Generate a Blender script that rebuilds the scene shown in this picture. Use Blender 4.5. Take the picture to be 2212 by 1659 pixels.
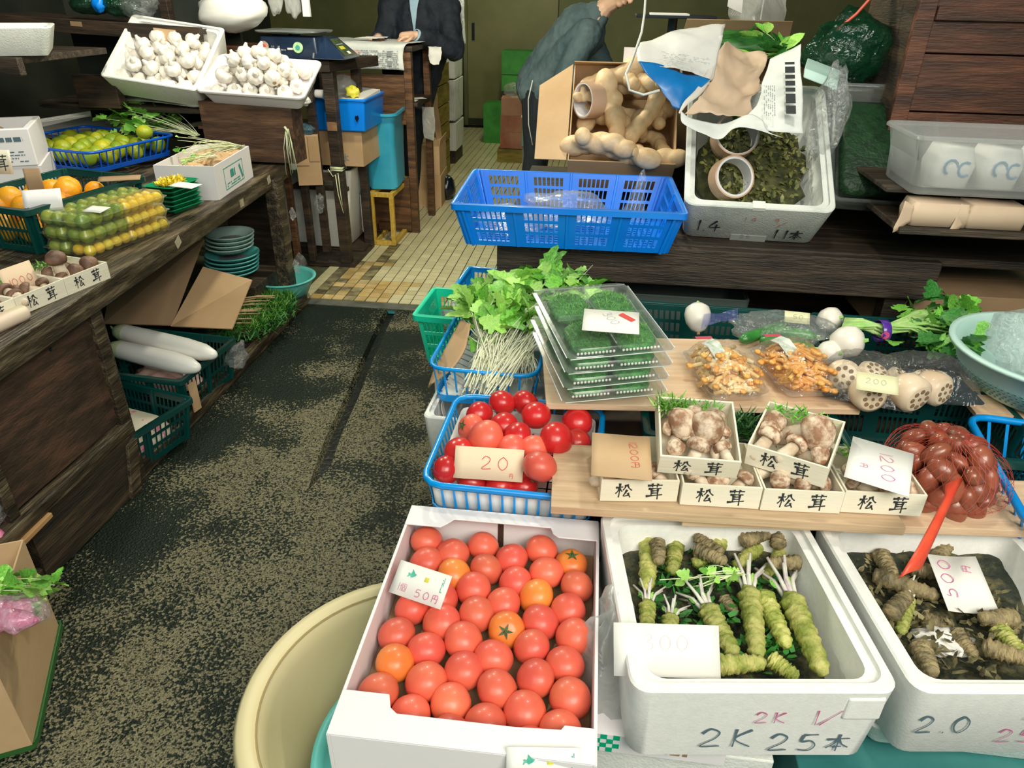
import bpy, bmesh, math, random
from mathutils import Vector, Matrix, noise, Euler
for o in list(bpy.data.objects): bpy.data.objects.remove(o)
sc = bpy.context.scene; COL = sc.collection
rnd = random.Random(7); PI = math.pi; rad = math.radians
# ---------------- camera
FPX, CX, CY, CH = 1540.0, 1106.0, 829.5, 1.5
CAMR = Matrix.Rotation(rad(6.45), 3, 'Z') @ Matrix.Rotation(rad(90-28.9), 3, 'X') @ Matrix.Rotation(rad(1.15), 3, 'Z')
cam = bpy.data.cameras.new('camera'); cam.sensor_width = 36; cam.lens = 36*FPX/2212; cam.clip_start = .05
camo = bpy.data.objects.new('camera', cam); COL.objects.link(camo)
camo.matrix_world = Matrix.Translation((0, 0, CH)) @ CAMR.to_4x4(); sc.camera = camo
sc.view_settings.view_transform = 'Standard'; sc.view_settings.look = 'None'
sc.view_settings.gamma = 1; sc.view_settings.use_curve_mapping = False
sc.view_settings.exposure = 0.0
# ---------------- light: pale daylight from the open street side, lamps of the stalls
w = bpy.data.worlds.new('world'); sc.world = w; w.use_nodes = True
w.node_tree.nodes['Background'].inputs[0].default_value = (.07, .50, .52, 1)
w.node_tree.nodes['Background'].inputs[1].default_value = .27
def area(name, loc, target, size, power, col, sy=None):
    l = bpy.data.lights.new(name, 'AREA'); l.energy = power; l.color = col; l.size = size
    if sy: l.shape = 'RECTANGLE'; l.size_y = sy
    o = bpy.data.objects.new(name, l); COL.objects.link(o); o.location = loc
    o.rotation_euler = (Vector(target)-Vector(loc)).to_track_quat('-Z', 'Y').to_euler(); return o
def lamp(name, loc, power, col, r=.08):
    l = bpy.data.lights.new(name, 'POINT'); l.energy = power; l.color = col; l.shadow_soft_size = r
    o = bpy.data.objects.new(name, l); COL.objects.link(o); o.location = loc
area('street_daylight', (1.3, -1.0, 2.75), (.55, 1.05, .5), 1.6, 96, (1, .925, .80), 1.3)
area('street_daylight_side', (-.5, -1.6, 3.2), (-.3, 3.2, .3), 2.2, 60, (1, .945, .80))
lamp('stall_bulb_left', (-1.7, 2.75, 2.25), 60, (1, .95, .78))
lamp('stall_bulb_aisle', (-.75, 3.5, 2.3), 88, (1, .96, .72))
lamp('stall_bulb_right', (.35, 1.7, 2.3), 34, (1, .96, .82))
lamp('back_fill_light', (-.9, 7.4, 2.4), 45, (.95, 1, .62))  # greenish fill added to brighten the back wall
# ---------------- geometry helpers
def ray(px, py): return CAMR @ Vector(((px-CX)/FPX, -(py-CY)/FPX, -1))
def P(px, py, z):
    d = ray(px, py); return Vector((0, 0, CH)) + d*((z-CH)/d.z)
def PY(px, py, y):
    d = ray(px, py); return Vector((0, 0, CH)) + d*(y/d.y)
def PX(px, py, x):
    d = ray(px, py); return Vector((0, 0, CH)) + d*(x/d.x)
def proj(p):
    q = CAMR.transposed() @ (Vector(p)-Vector((0, 0, CH))); return CX+FPX*q.x/-q.z, CY-FPX*q.y/-q.z
def rrect(w, d, r, n=4):
    r = min(r, w/2-1e-4, d/2-1e-4); out = []
    for cx, cy, a0 in ((w/2-r, d/2-r, 0), (-w/2+r, d/2-r, 90), (-w/2+r, -d/2+r, 180), (w/2-r, -d/2+r, 270)):
        for k in range(n+1):
            a = rad(a0+90*k/n); out.append((cx+r*math.cos(a), cy+r*math.sin(a)))
    return out
class M:
    def __init__(s): s.v = []; s.f = []; s.T = Matrix.Identity(4)
    def add(s, vs, fs):
        b = len(s.v); s.v += [tuple(s.T @ Vector(v)) for v in vs]; s.f += [tuple(i+b for i in f) for f in fs]; return s
    def at(s, loc=(0, 0, 0), rot=(0, 0, 0), sc_=(1, 1, 1)):
        s.T = Matrix.LocRotScale(Vector(loc), Euler(rot), Vector(sc_)); return s
    def box(s, x0, x1, y0, y1, z0, z1):
        return s.add([(x, y, z) for z in (z0, z1) for y in (y0, y1) for x in (x0, x1)],
                     [(0, 2, 3, 1), (4, 5, 7, 6), (0, 1, 5, 4), (1, 3, 7, 5), (3, 2, 6, 7), (2, 0, 4, 6)])
    def hexa(s, p): return s.add(p, [(0, 3, 2, 1), (4, 5, 6, 7), (0, 1, 5, 4), (1, 2, 6, 5), (2, 3, 7, 6), (3, 0, 4, 7)])
    def bar(s, a, b, wd, th=None, up=(0, 0, 1)):
        a, b = Vector(a), Vector(b); th = th or wd; d = (b-a).normalized(); u = Vector(up)
        x = d.cross(u)
        if x.length < .05: x = d.cross(Vector((1, 0, 0)))
        x.normalize(); z = x.cross(d); x *= wd/2; z *= th/2
        return s.hexa([a-x-z, a+x-z, a+x+z, a-x+z, b-x-z, b+x-z, b+x+z, b-x+z])
    def tube(s, pts, r, n=6, cap=True, closed=False):
        pts = [Vector(p) for p in pts]; N = len(pts); rs = r if isinstance(r, (list, tuple)) else [r]*N
        vs = []; u = None
        for i, p in enumerate(pts):
            if closed: d = pts[(i+1) % N]-pts[i-1]
            else: d = pts[min(i+1, N-1)]-pts[max(i-1, 0)]
            d = d.normalized() if d.length > 1e-9 else Vector((0, 0, 1))
            if u is None:
                u = d.cross(Vector((0, 0, 1)));
                if u.length < .1: u = d.cross(Vector((1, 0, 0)))
            u = (u-d*u.dot(d)).normalized(); q = d.cross(u)
            for k in range(n):
                a = 2*PI*k/n; vs.append(p+(u*math.cos(a)+q*math.sin(a))*rs[i])
        fs = []
        for i in range(N if closed else N-1):
            j = (i+1) % N
            for k in range(n): fs.append((i*n+k, i*n+(k+1) % n, j*n+(k+1) % n, j*n+k))
        if cap and not closed: fs += [tuple(range(n-1, -1, -1)), tuple((N-1)*n+k for k in range(n))]
        return s.add(vs, fs)
    def lathe(s, prof, n=20, fn=None, cap=True):
        vs = []; fs = []; N = len(prof)
        for i, (r, z) in enumerate(prof):
            for k in range(n):
                a = 2*PI*k/n; q = r*(fn(a, i/(N-1)) if fn else 1); vs.append((q*math.cos(a), q*math.sin(a), z))
        for i in range(N-1):
            for k in range(n): fs.append((i*n+k, i*n+(k+1) % n, (i+1)*n+(k+1) % n, (i+1)*n+k))
        if cap:
            if prof[0][0] > 1e-5: fs.append(tuple(range(n-1, -1, -1)))
            if prof[-1][0] > 1e-5: fs.append(tuple((N-1)*n+k for k in range(n)))
        return s.add(vs, fs)
    def blob(s, c, rx, ry, rz, nu=16, nv=10, fn=None):
        vs = [(0, 0, -1)]
        for j in range(1, nv):
            t = PI*j/nv
            for k in range(nu):
                a = 2*PI*k/nu; vs.append((math.sin(t)*math.cos(a), math.sin(t)*math.sin(a), -math.cos(t)))
        vs.append((0, 0, 1)); out = []
        for v in vs:
            v = Vector(v)
            if fn: v = v*fn(v)
            out.append((c[0]+v.x*rx, c[1]+v.y*ry, c[2]+v.z*rz))
        fs = [(0, 1+(k+1) % nu, 1+k) for k in range(nu)]
        for j in range(nv-2):
            for k in range(nu):
                a = 1+j*nu+k; b = 1+j*nu+(k+1) % nu; fs.append((a, b, b+nu, a+nu))
        L = len(vs)-1; o = 1+(nv-2)*nu
        fs += [(o+k, o+(k+1) % nu, L) for k in range(nu)]
        return s.add(out, fs)
    def loft(s, rings, n=4, capb=True, capt=True):
        # rings: (w, d, r, z[, ox, oy]) rounded rectangles
        vs = []; m = 4*(n+1)
        for g in rings:
            ox, oy = (g[4], g[5]) if len(g) > 4 else (0, 0)
            vs += [(x+ox, y+oy, g[3]) for x, y in rrect(g[0], g[1], g[2], n)]
        fs = []
        for i in range(len(rings)-1):
            for k in range(m): fs.append((i*m+k, i*m+(k+1) % m, (i+1)*m+(k+1) % m, (i+1)*m+k))
        if capb: fs.append(tuple(range(m-1, -1, -1)))
        if capt: fs.append(tuple((len(rings)-1)*m+k for k in range(m)))
        return s.add(vs, fs)
    def grid(s, fn, nu, nv):
        vs = [fn(i/nu, j/nv) for j in range(nv+1) for i in range(nu+1)]
        return s.add(vs, [(j*(nu+1)+i, j*(nu+1)+i+1, (j+1)*(nu+1)+i+1, (j+1)*(nu+1)+i) for j in range(nv) for i in range(nu)])
    def prism(s, pts, th, axis=2):
        # pts in 2D extruded by th
        n = len(pts); f = {2: lambda x, y, z: (x, y, z), 1: lambda x, y, z: (x, z, y), 0: lambda x, y, z: (z, x, y)}[axis]
        vs = [f(x, y, 0) for x, y in pts]+[f(x, y, th) for x, y in pts]
        return s.add(vs, [tuple(range(n-1, -1, -1)), tuple(range(n, 2*n))]+[(i, (i+1) % n, n+(i+1) % n, n+i) for i in range(n)])
    def slatwall(s, A, B, C, D, ug, vg):
        # quad A-B (bottom) D-C (top); ug / vg: lists of (t, solid_after) cuts; cell open when both are slots
        A, B, C, D = map(Vector, (A, B, C, D)); us = [u for u, _ in ug]; vs_ = [v for v, _ in vg]
        pts = [(A.lerp(B, u)).lerp(D.lerp(C, u), v) for v in vs_ for u in us]; nu = len(us); fs = []
        for j in range(len(vs_)-1):
            for i in range(nu-1):
                if ug[i][1] and vg[j][1]: continue
                fs.append((j*nu+i, j*nu+i+1, (j+1)*nu+i+1, (j+1)*nu+i))
        return s.add(pts, fs)
    def mesh(s, name, smooth=False):
        me = bpy.data.meshes.new(name); me.from_pydata(s.v, [], s.f); me.validate(); me.update()
        if smooth:
            me.polygons.foreach_set('use_smooth', [True]*len(me.polygons))
        return me
    def build(s, name, m, parent=None, smooth=False, bevel=0, solid=0, auto=0, sub=0, label=None, kind=None, loc=None, rot=None, weld=0):
        me = s.mesh(name, smooth)
        if weld or True:
            b = bmesh.new(); b.from_mesh(me)
            if weld: bmesh.ops.remove_doubles(b, verts=b.verts, dist=weld)
            bmesh.ops.recalc_face_normals(b, faces=b.faces); b.to_mesh(me); b.free()
        if auto: me.set_sharp_from_angle(angle=rad(auto)) if hasattr(me, 'set_sharp_from_angle') else None
        me.materials.append(m); o = bpy.data.objects.new(name, me); COL.objects.link(o)
        if parent: o.parent = parent
        if loc is not None: o.location = loc
        if rot is not None: o.rotation_euler = rot
        if bevel: q = o.modifiers.new('b', 'BEVEL'); q.width = bevel; q.segments = 2; q.limit_method = 'ANGLE'
        if solid: q = o.modifiers.new('s', 'SOLIDIFY'); q.thickness = solid; q.offset = 0
        if sub: q = o.modifiers.new('u', 'SUBSURF'); q.levels = sub; q.render_levels = sub
        if label: o['label'] = label
        if kind: o['kind'] = kind
        return o
def thing(name, label, cat, loc=(0, 0, 0), rot=(0, 0, 0), group=None):
    o = bpy.data.objects.new(name, None); COL.objects.link(o); o.location = loc
    o.rotation_euler = rot if isinstance(rot, (tuple, Euler)) else (0, 0, rot)
    o.empty_display_size = .05; o['label'] = label; o['category'] = cat
    if group: o['group'] = group
    return o
def tag(o, label, cat, group=None):
    o['label'] = label; o['category'] = cat
    if group: o['group'] = group
    return o
def dup(root, loc, rot, label, group=None, scale=None):
    r = root.copy(); COL.objects.link(r); r.location = loc
    r.rotation_euler = rot if isinstance(rot, (tuple, Euler)) else (0, 0, rot)
    r['label'] = label
    if group: r['group'] = group
    if scale: r.scale = (scale,)*3 if not isinstance(scale, tuple) else scale
    for ch in list(root.children):
        c = ch.copy(); COL.objects.link(c); c.parent = r
        for g in ch.children: d = g.copy(); COL.objects.link(d); d.parent = c
    return r
class Proto:
    """first use moves the source itself, later uses copy it"""
    def __init__(s, root): s.r = root; s.n = 0
    def put(s, loc, rot, label, group=None, scale=1):
        s.n += 1; scl = (scale,)*3 if not isinstance(scale, tuple) else scale
        if s.n == 1:
            r = s.r; r.location = loc; r.rotation_euler = rot; r.scale = scl; r['label'] = label
            if group: r['group'] = group
            return r
        return dup(s.r, loc, rot, label, group, scl)
def rrot(r=rnd): return (r.uniform(0, 6.28), r.uniform(0, 6.28), r.uniform(0, 6.28))
# ---------------- materials
MATS = {}
def mat(name, c1, c2=None, rough=.5, scale=8, bump=0, bscale=None, stretch=(1, 1, 1), spec=.5, metal=0, c3=None, var=0, lo=.35, hi=.65, coat=0, trans=0, sss=0, gen=False, detail=5):
    m = bpy.data.materials.new(name); m.use_nodes = True; nt = m.node_tree; N = nt.nodes; L = nt.links; b = N['Principled BSDF']
    b.inputs['Base Color'].default_value = (*c1, 1); b.inputs['Roughness'].default_value = rough
    b.inputs['Specular IOR Level'].default_value = spec; b.inputs['Metallic'].default_value = metal
    if coat: b.inputs['Coat Weight'].default_value = coat; b.inputs['Coat Roughness'].default_value = .12
    if trans: b.inputs['Transmission Weight'].default_value = trans
    if sss: b.inputs['Subsurface Weight'].default_value = sss; b.inputs['Subsurface Radius'].default_value = (.01, .005, .003); b.inputs['Subsurface Scale'].default_value = 1
    tc = N.new('ShaderNodeTexCoord'); mp = N.new('ShaderNodeMapping'); mp.inputs['Scale'].default_value = stretch
    L.new(tc.outputs['Object'], mp.inputs['Vector'])
    oi = N.new('ShaderNodeObjectInfo')
    va = N.new('ShaderNodeVectorMath'); va.operation = 'ADD'; L.new(mp.outputs[0], va.inputs[0]); 
    sm = N.new('ShaderNodeMath'); sm.operation = 'MULTIPLY'; sm.inputs[1].default_value = 37.; L.new(oi.outputs['Random'], sm.inputs[0]); L.new(sm.outputs[0], va.inputs[1])
    vec = va.outputs[0]; col = None
    if c2 is not None:
        nz = N.new('ShaderNodeTexNoise'); nz.inputs['Scale'].default_value = scale; nz.inputs['Detail'].default_value = detail; nz.inputs['Roughness'].default_value = .6
        L.new(vec, nz.inputs['Vector'])
        cr = N.new('ShaderNodeValToRGB'); e = cr.color_ramp; e.elements[0].position = lo; e.elements[0].color = (*c1, 1); e.elements[1].position = hi; e.elements[1].color = (*c2, 1)
        if c3 is not None: q = e.elements.new((lo+hi)/2); q.color = (*c3, 1)
        L.new(nz.outputs['Fac'], cr.inputs[0]); col = cr.outputs[0]
    if var:
        hs = N.new('ShaderNodeHueSaturation'); mr = N.new('ShaderNodeMapRange'); mr.inputs[3].default_value = 1-var; mr.inputs[4].default_value = 1+var
        L.new(oi.outputs['Random'], mr.inputs[0]); L.new(mr.outputs[0], hs.inputs['Value'])
        if col: L.new(col, hs.inputs['Color'])
        else: hs.inputs['Color'].default_value = (*c1, 1)
        col = hs.outputs[0]
    if col: L.new(col, b.inputs['Base Color'])
    if bump:
        n2 = N.new('ShaderNodeTexNoise'); n2.inputs['Scale'].default_value = bscale or scale*3; n2.inputs['Detail'].default_value = 4; L.new(vec, n2.inputs['Vector'])
        bp = N.new('ShaderNodeBump'); bp.inputs['Strength'].default_value = bump; bp.inputs['Distance'].default_value = .01
        L.new(n2.outputs['Fac'], bp.inputs['Height']); L.new(bp.outputs[0], b.inputs['Normal'])
    MATS[name] = m; return m
def film(name, tint=(.9, .97, 1), a=.12, rough=.12, scale=30, bump=.6, edge=.5, milk=.25):
    """thin plastic: see-through, glossy towards grazing angles and on creases, with some milky translucency"""
    m = bpy.data.materials.new(name); m.use_nodes = True; nt = m.node_tree; N = nt.nodes; L = nt.links; N.remove(N['Principled BSDF'])
    t = N.new('ShaderNodeBsdfTransparent'); t.inputs[0].default_value = (*[min(1, .8+.22*x) for x in tint], 1)
    g = N.new('ShaderNodeBsdfGlossy'); g.inputs['Roughness'].default_value = rough; g.inputs['Color'].default_value = (.95, .97, 1, 1)
    d = N.new('ShaderNodeBsdfDiffuse'); d.inputs[0].default_value = (*tint, 1); tr = N.new('ShaderNodeBsdfTranslucent'); tr.inputs[0].default_value = (*tint, 1)
    nz = N.new('ShaderNodeTexNoise'); nz.inputs['Scale'].default_value = scale; nz.inputs['Detail'].default_value = 3; nz.inputs['Distortion'].default_value = 1.5
    tc = N.new('ShaderNodeTexCoord'); L.new(tc.outputs['Object'], nz.inputs['Vector'])
    bp = N.new('ShaderNodeBump'); bp.inputs['Strength'].default_value = bump; bp.inputs['Distance'].default_value = .02; L.new(nz.outputs['Fac'], bp.inputs['Height'])
    for x in (g, d, tr): L.new(bp.outputs[0], x.inputs['Normal'])
    dt = N.new('ShaderNodeMixShader'); dt.inputs[0].default_value = .5; L.new(d.outputs[0], dt.inputs[1]); L.new(tr.outputs[0], dt.inputs[2])
    m1 = N.new('ShaderNodeMixShader'); m1.inputs[0].default_value = a; L.new(t.outputs[0], m1.inputs[1]); L.new(dt.outputs[0], m1.inputs[2])
    lw = N.new('ShaderNodeLayerWeight'); lw.inputs[0].default_value = .3; L.new(bp.outputs[0], lw.inputs['Normal'])
    ma = N.new('ShaderNodeMath'); ma.operation = 'MULTIPLY_ADD'; ma.inputs[1].default_value = edge; ma.inputs[2].default_value = .03; ma.use_clamp = True; L.new(lw.outputs['Fresnel'], ma.inputs[0])
    m2 = N.new('ShaderNodeMixShader'); L.new(ma.outputs[0], m2.inputs[0]); L.new(m1.outputs[0], m2.inputs[1]); L.new(g.outputs[0], m2.inputs[2])
    L.new(m2.outputs[0], N['Material Output'].inputs[0]); return m
wood_dark = mat('wood_dark', (.016, .011, .008), (.075, .042, .022), .6, 3, .4, 20, (1, 1, 9), c3=(.035, .022, .014))
wood_darky = mat('wood_dark_lengthwise', (.018, .014, .009), (.10, .065, .035), .6, 4, .5, 22, (9, .8, 9), c3=(.04, .027, .016))
wood_darkx = mat('wood_dark_crosswise', (.018, .014, .010), (.085, .055, .035), .6, 4, .5, 22, (.8, 9, 9), c3=(.04, .028, .018))
wood_red = mat('wood_reddish', (.035, .013, .007), (.15, .052, .024), .5, 3, .3, 20, (1, 9, 9), c3=(.075, .026, .012))
wood_brown = mat('wood_brown', (.05, .022, .01), (.20, .09, .035), .55, 4, .3, 20, (1, 8, 8), c3=(.11, .05, .02))
wood_wet = mat('wood_wet_old', (.018, .014, .010), (.15, .115, .07), .42, 5, .7, 18, (7, .9, 7), c3=(.05, .035, .02))
plank_m = mat('plank_pale', (.62, .40, .25), (.80, .60, .42), .55, 5, .12, 30, (.6, 8, 8), c3=(.70, .49, .32), lo=.3, hi=.7)
plank_d = mat('plank_tan', (.36, .23, .13), (.62, .44, .28), .6, 5, .15, 30, (.6, 9, 9), c3=(.52, .36, .22), lo=.25, hi=.6)
plank_pl = mat('box_veneer', (.83, .76, .60), (.88, .82, .68), .6, 4, .08, 30, (.7, 6, 6))
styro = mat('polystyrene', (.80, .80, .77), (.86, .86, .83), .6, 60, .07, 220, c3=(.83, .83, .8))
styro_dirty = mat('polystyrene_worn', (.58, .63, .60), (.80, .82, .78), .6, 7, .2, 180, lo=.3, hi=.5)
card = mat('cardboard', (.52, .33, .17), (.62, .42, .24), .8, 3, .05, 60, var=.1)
card_d = mat('cardboard_dark_brown', (.30, .19, .10), (.40, .26, .15), .8, 3, .05, 60)  # darker brown board, also used for tags and small brown prints
white_card = mat('white_cardboard', (.86, .83, .85), (.80, .77, .79), .6, 2)
paper = mat('paper_white', (.86, .84, .80), (.80, .79, .76), .7, 5)
paper_pink = mat('paper_price_tan', (.80, .62, .44), (.74, .55, .38), .7, 3)
news = mat('newsprint', (.74, .76, .74), (.62, .65, .64), .8, 12)
blue_pl = mat('plastic_blue', (.0, .19, .84), (.0, .24, .88), .35, 4, coat=.3)
cyan_pl = mat('plastic_azure', (.0, .27, .78), (.0, .33, .82), .3, 4, coat=.3)
dkgreen_pl = mat('plastic_dark_green', (.0, .042, .04), (.0, .06, .052), .35, 4, coat=.2)
green_pl = mat('plastic_green', (.0, .60, .36), (.02, .66, .40), .4, 4)
teal_pl = mat('plastic_turquoise', (.10, .52, .50), (.16, .60, .56), .4, 4)
ltblue_pl = mat('plastic_light_blue', (.03, .38, .62), (.06, .48, .70), .35, 5)
mint_pl = mat('plastic_pale_mint', (.48, .72, .66), (.56, .78, .72), .4, 5)
cream_pl = mat('plastic_cream', (.78, .68, .42), (.70, .60, .34), .45, 3, lo=.3, hi=.7)
black_pl = mat('plastic_black', (.006, .012, .022), None, .25, coat=.4)
clear = film('plastic_clear', (.90, .98, .97), .07, .20, 5, .05, .45)
bagfilm = film('plastic_bag_film', (.92, .96, .98), .16, .22, 26, .9, .35)
filmthin = film('film_thin', (.92, .96, .97), .05, .14, 22, .7, .35)
bagwhite = film('plastic_bag_white', (.93, .94, .92), .55, .3, 14, .5, .5)
frost = film('plastic_frosted', (.80, .82, .82), .24, .3, 5, .05, .4)
gfilm = film('plastic_green_film', (.006, .09, .035), .6, .12, 18, .9, .4)
ink = mat('ink_black', (.02, .025, .03), None, .6)
ink_blue = mat('ink_grey_blue', (.10, .16, .20), None, .6)
ink_red = mat('ink_red', (.62, .06, .05), None, .6)
ink_pink = mat('ink_magenta', (.60, .10, .28), None, .6)
ink_teal = mat('ink_teal', (.05, .35, .28), None, .6)
ink_pale = mat('ink_faded_red', (.75, .45, .38), None, .6)
ink_print = mat('ink_print_grey', (.25, .28, .30), None, .7)
leaf_g = mat('leaf_green', (.09, .33, .03), (.24, .58, .09), .45, 12, var=.35, sss=.0)
leaf_l = mat('leaf_light', (.24, .56, .07), (.45, .74, .18), .45, 14, var=.25)
leaf_d = mat('leaf_dark', (.015, .10, .015), (.05, .24, .04), .45, 14, var=.35)
stem_w = mat('stem_pale', (.68, .76, .42), (.80, .82, .60), .45, 20)
stem_g = mat('stem_green', (.30, .58, .15), (.50, .70, .28), .4, 20)
# ---------------- generic makers
def cuts(groups, per, margin, gap, bar):
    # positions with a flag: True = a slot follows
    tot = 1-2*margin-gap*(groups-1); gw = tot/groups; s = (gw-bar*(per-1))/per; out = [(0, False)]; t = margin
    for g in range(groups):
        for k in range(per):
            out.append((t, True)); t += s; out.append((t, False)); t += bar
        t += gap-bar
    out.append((1, False)); return out
def slot_crate(label, loc, rot, w, d, h, bw, bd, m, gl=4, gs=2, per=7, rows=3, th=.003, name='plastic_crate', cat='crate', group=None, lip=.014, mv=.14, gap=.09, margin=.06, bar=None, nsub=1, ribs=True):
    t = thing(name, label, cat, loc, rot, group)
    def c(z, sx, sy): f = z/h; return Vector((sx*(bw+(w-bw)*f)/2, sy*(bd+(d-bd)*f)/2, z))
    vg = cuts(rows, 1, mv, .07, .0)
    for (a, b_, g) in (((-1, -1), (1, -1), gl), ((1, -1), (1, 1), gs), ((1, 1), (-1, 1), gl), ((-1, 1), (-1, -1), gs)):
        q = M(); ug = cuts(g, per, margin, gap, bar or .012)
        q.slatwall(c(0, *a), c(0, *b_), c(h, *b_), c(h, *a), ug, vg)
        q.build('side_wall', m, t, solid=th)
        if ribs:
            for k in range(g+1):
                q = M()
                u = (margin*.45 if k == 0 else (1-margin*.45 if k == g else margin+k*((1-2*margin-gap*(g-1))/g+gap)-gap/2))
                A = c(0, *a).lerp(c(0, *b_), u); B = c(h, *a).lerp(c(h, *b_), u); q.bar(A, B, .012 if 0 < k < g else .022, .010, up=(b_[0]-a[0], b_[1]-a[1], 0)); q.build('wall_rib', m, t, bevel=.002)
    q = M(); q.slatwall(c(.003, -1, -1), c(.003, 1, -1), c(.003, 1, 1), c(.003, -1, 1), cuts(3, 8, .05, .04, .012), cuts(3, 5, .05, .04, .03)); q.build('bottom_grid', m, t, solid=th)
    q = M(); e = lip
    q.loft([(w-.004, d-.004, .01, h-.004), (w+2*e*.8, d+2*e*.8, .018, h-.004), (w+2*e*.8, d+2*e*.8, .018, h-.018), (w+2*e, d+2*e, .018, h-.018), (w+2*e, d+2*e, .018, h), (w-.004, d-.004, .01, h+.001)], capb=False, capt=False)
    q.build('rim', m, t, smooth=True, auto=40, solid=.0015)
    return t
def wire_basket(label, loc, rot, w, d, h, bw, bd, m, nx=9, ny=12, group=None, name='plastic_basket', r=.0065, bar=.005):
    t = thing(name, label, 'basket', loc, rot, group)
    ring = lambda z, k: [(x, y, z) for x, y in rrect(bw+(w-bw)*k, bd+(d-bd)*k, .03+.015*k, 3)]
    M().tube(ring(h, 1), r, 8, closed=True).build('rim', m, t, smooth=True)
    q = M(); a = ring(h*.02, 0); b_ = ring(h*.22, .2); n = len(a)
    q.add(a+b_, [(i, (i+1) % n, n+(i+1) % n, n+i) for i in range(n)]); q.build('lower_band', m, t, solid=.003)
    q = M()
    for s in (-1, 1):
        for i in range(nx):
            u = -1+2*(i+.5)/nx
            q.bar((u*(bw/2-.02), s*bd/2, h*.1), (u*(w/2-.03), s*d/2, h), bar, .003, up=(0, s, 0))
        for i in range(ny):
            u = -1+2*(i+.5)/ny
            q.bar((s*bw/2, u*(bd/2-.02), h*.1), (s*w/2, u*(d/2-.03), h), bar, .003, up=(s, 0, 0))
    q.build('side_bars', m, t)
    q = M()
    for i in range(nx): x = -bw/2+bw*(i+.5)/nx; q.box(x-.002, x+.002, -bd/2, bd/2, .001, .004)
    for i in range(ny): y = -bd/2+bd*(i+.5)/ny; q.box(-bw/2, bw/2, y-.002, y+.002, .001, .004)
    q.build('bottom_grid', m, t)
    return t
def tubbox(label, loc, rot, w, d, h, m, wall=.025, r=.03, bw=None, bd=None, ri=.03, lip=0, liph=.012, fl=.02, name='polystyrene_box', cat='box', group=None, ledge=True, sm=True):
    t = thing(name, label, cat, loc, rot, group); bw = bw or w*.94; bd = bd or d*.94
    R = [(bw-.01, bd-.01, r*.8, 0), (bw, bd, r, .006)]
    if lip: R += [(w-2*lip, d-2*lip, r, h-liph-.001), (w, d, r, h-liph)]
    R += [(w, d, r, h-.004), (w-.006, d-.006, r, h)]
    if ledge: R += [(w-wall*1.0, d-wall*1.0, ri, h), (w-wall*1.05, d-wall*1.05, ri, h-.010), (w-2*wall, d-2*wall, ri, h-.011)]
    else: R += [(w-2*wall, d-2*wall, ri, h)]
    R += [(bw-2*wall-.004, bd-2*wall-.004, ri, fl+.004), (bw-2*wall-.01, bd-2*wall-.01, ri, fl)]
    M().loft(R, 5).build('box_body', m, t, smooth=sm, auto=35)
    return t
def cardbox(label, loc, rot, w, d, h, m=None, th=.004, flaps=(), name='cardboard_box', group=None, tape=False, closed=False, cat='box'):
    """origin bottom centre; flaps: list of (side, length, angle) angle from upright outward"""
    m = m or card; t = thing(name, label, cat, loc, rot, group)
    for nm, b in (('side_panel', (-w/2, -w/2+th, -d/2, d/2, 0, h)), ('side_panel', (w/2-th, w/2, -d/2, d/2, 0, h)), ('front_panel', (-w/2+th, w/2-th, -d/2, -d/2+th, 0, h)), ('back_panel', (-w/2+th, w/2-th, d/2-th, d/2, 0, h)), ('bottom_panel', (-w/2+th, w/2-th, -d/2+th, d/2-th, 0, th))):
        M().box(*b).build(nm, m, t)
    if closed:
        M().box(-w/2, w/2, -d/2, -.001, h, h+th).build('top_flap', m, t); M().box(-w/2, w/2, .001, d/2, h, h+th).build('top_flap', m, t)
        if tape: M().box(-w/2-.0005, w/2+.0005, -.025, .025, h+th, h+th+.0008).build('packing_tape', MATS['cardboard'], t)
    for sd, ln, an in flaps:
        a = rad(an); q = M(); c, s = math.cos(a), math.sin(a)
        if sd in 'LR':
            sx = -1 if sd == 'L' else 1; x = sx*w/2
            q.hexa([(x, -d/2, h), (x, d/2, h), (x-sx*th, d/2, h), (x-sx*th, -d/2, h), (x+sx*s*ln, -d/2+.01, h+c*ln), (x+sx*s*ln, d/2-.01, h+c*ln), (x+sx*s*ln-sx*th*c, d/2-.01, h+c*ln+th*s), (x+sx*s*ln-sx*th*c, -d/2+.01, h+c*ln+th*s)])
        else:
            sy = -1 if sd == 'F' else 1; y = sy*d/2
            q.hexa([(-w/2, y, h), (w/2, y, h), (w/2, y-sy*th, h), (-w/2, y-sy*th, h), (-w/2+.01, y+sy*s*ln, h+c*ln), (w/2-.01, y+sy*s*ln, h+c*ln), (w/2-.01, y+sy*s*ln-sy*th*c, h+c*ln+th*s), (-w/2+.01, y+sy*s*ln-sy*th*c, h+c*ln+th*s)])
        q.build('top_flap', m, t)
    return t
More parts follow.
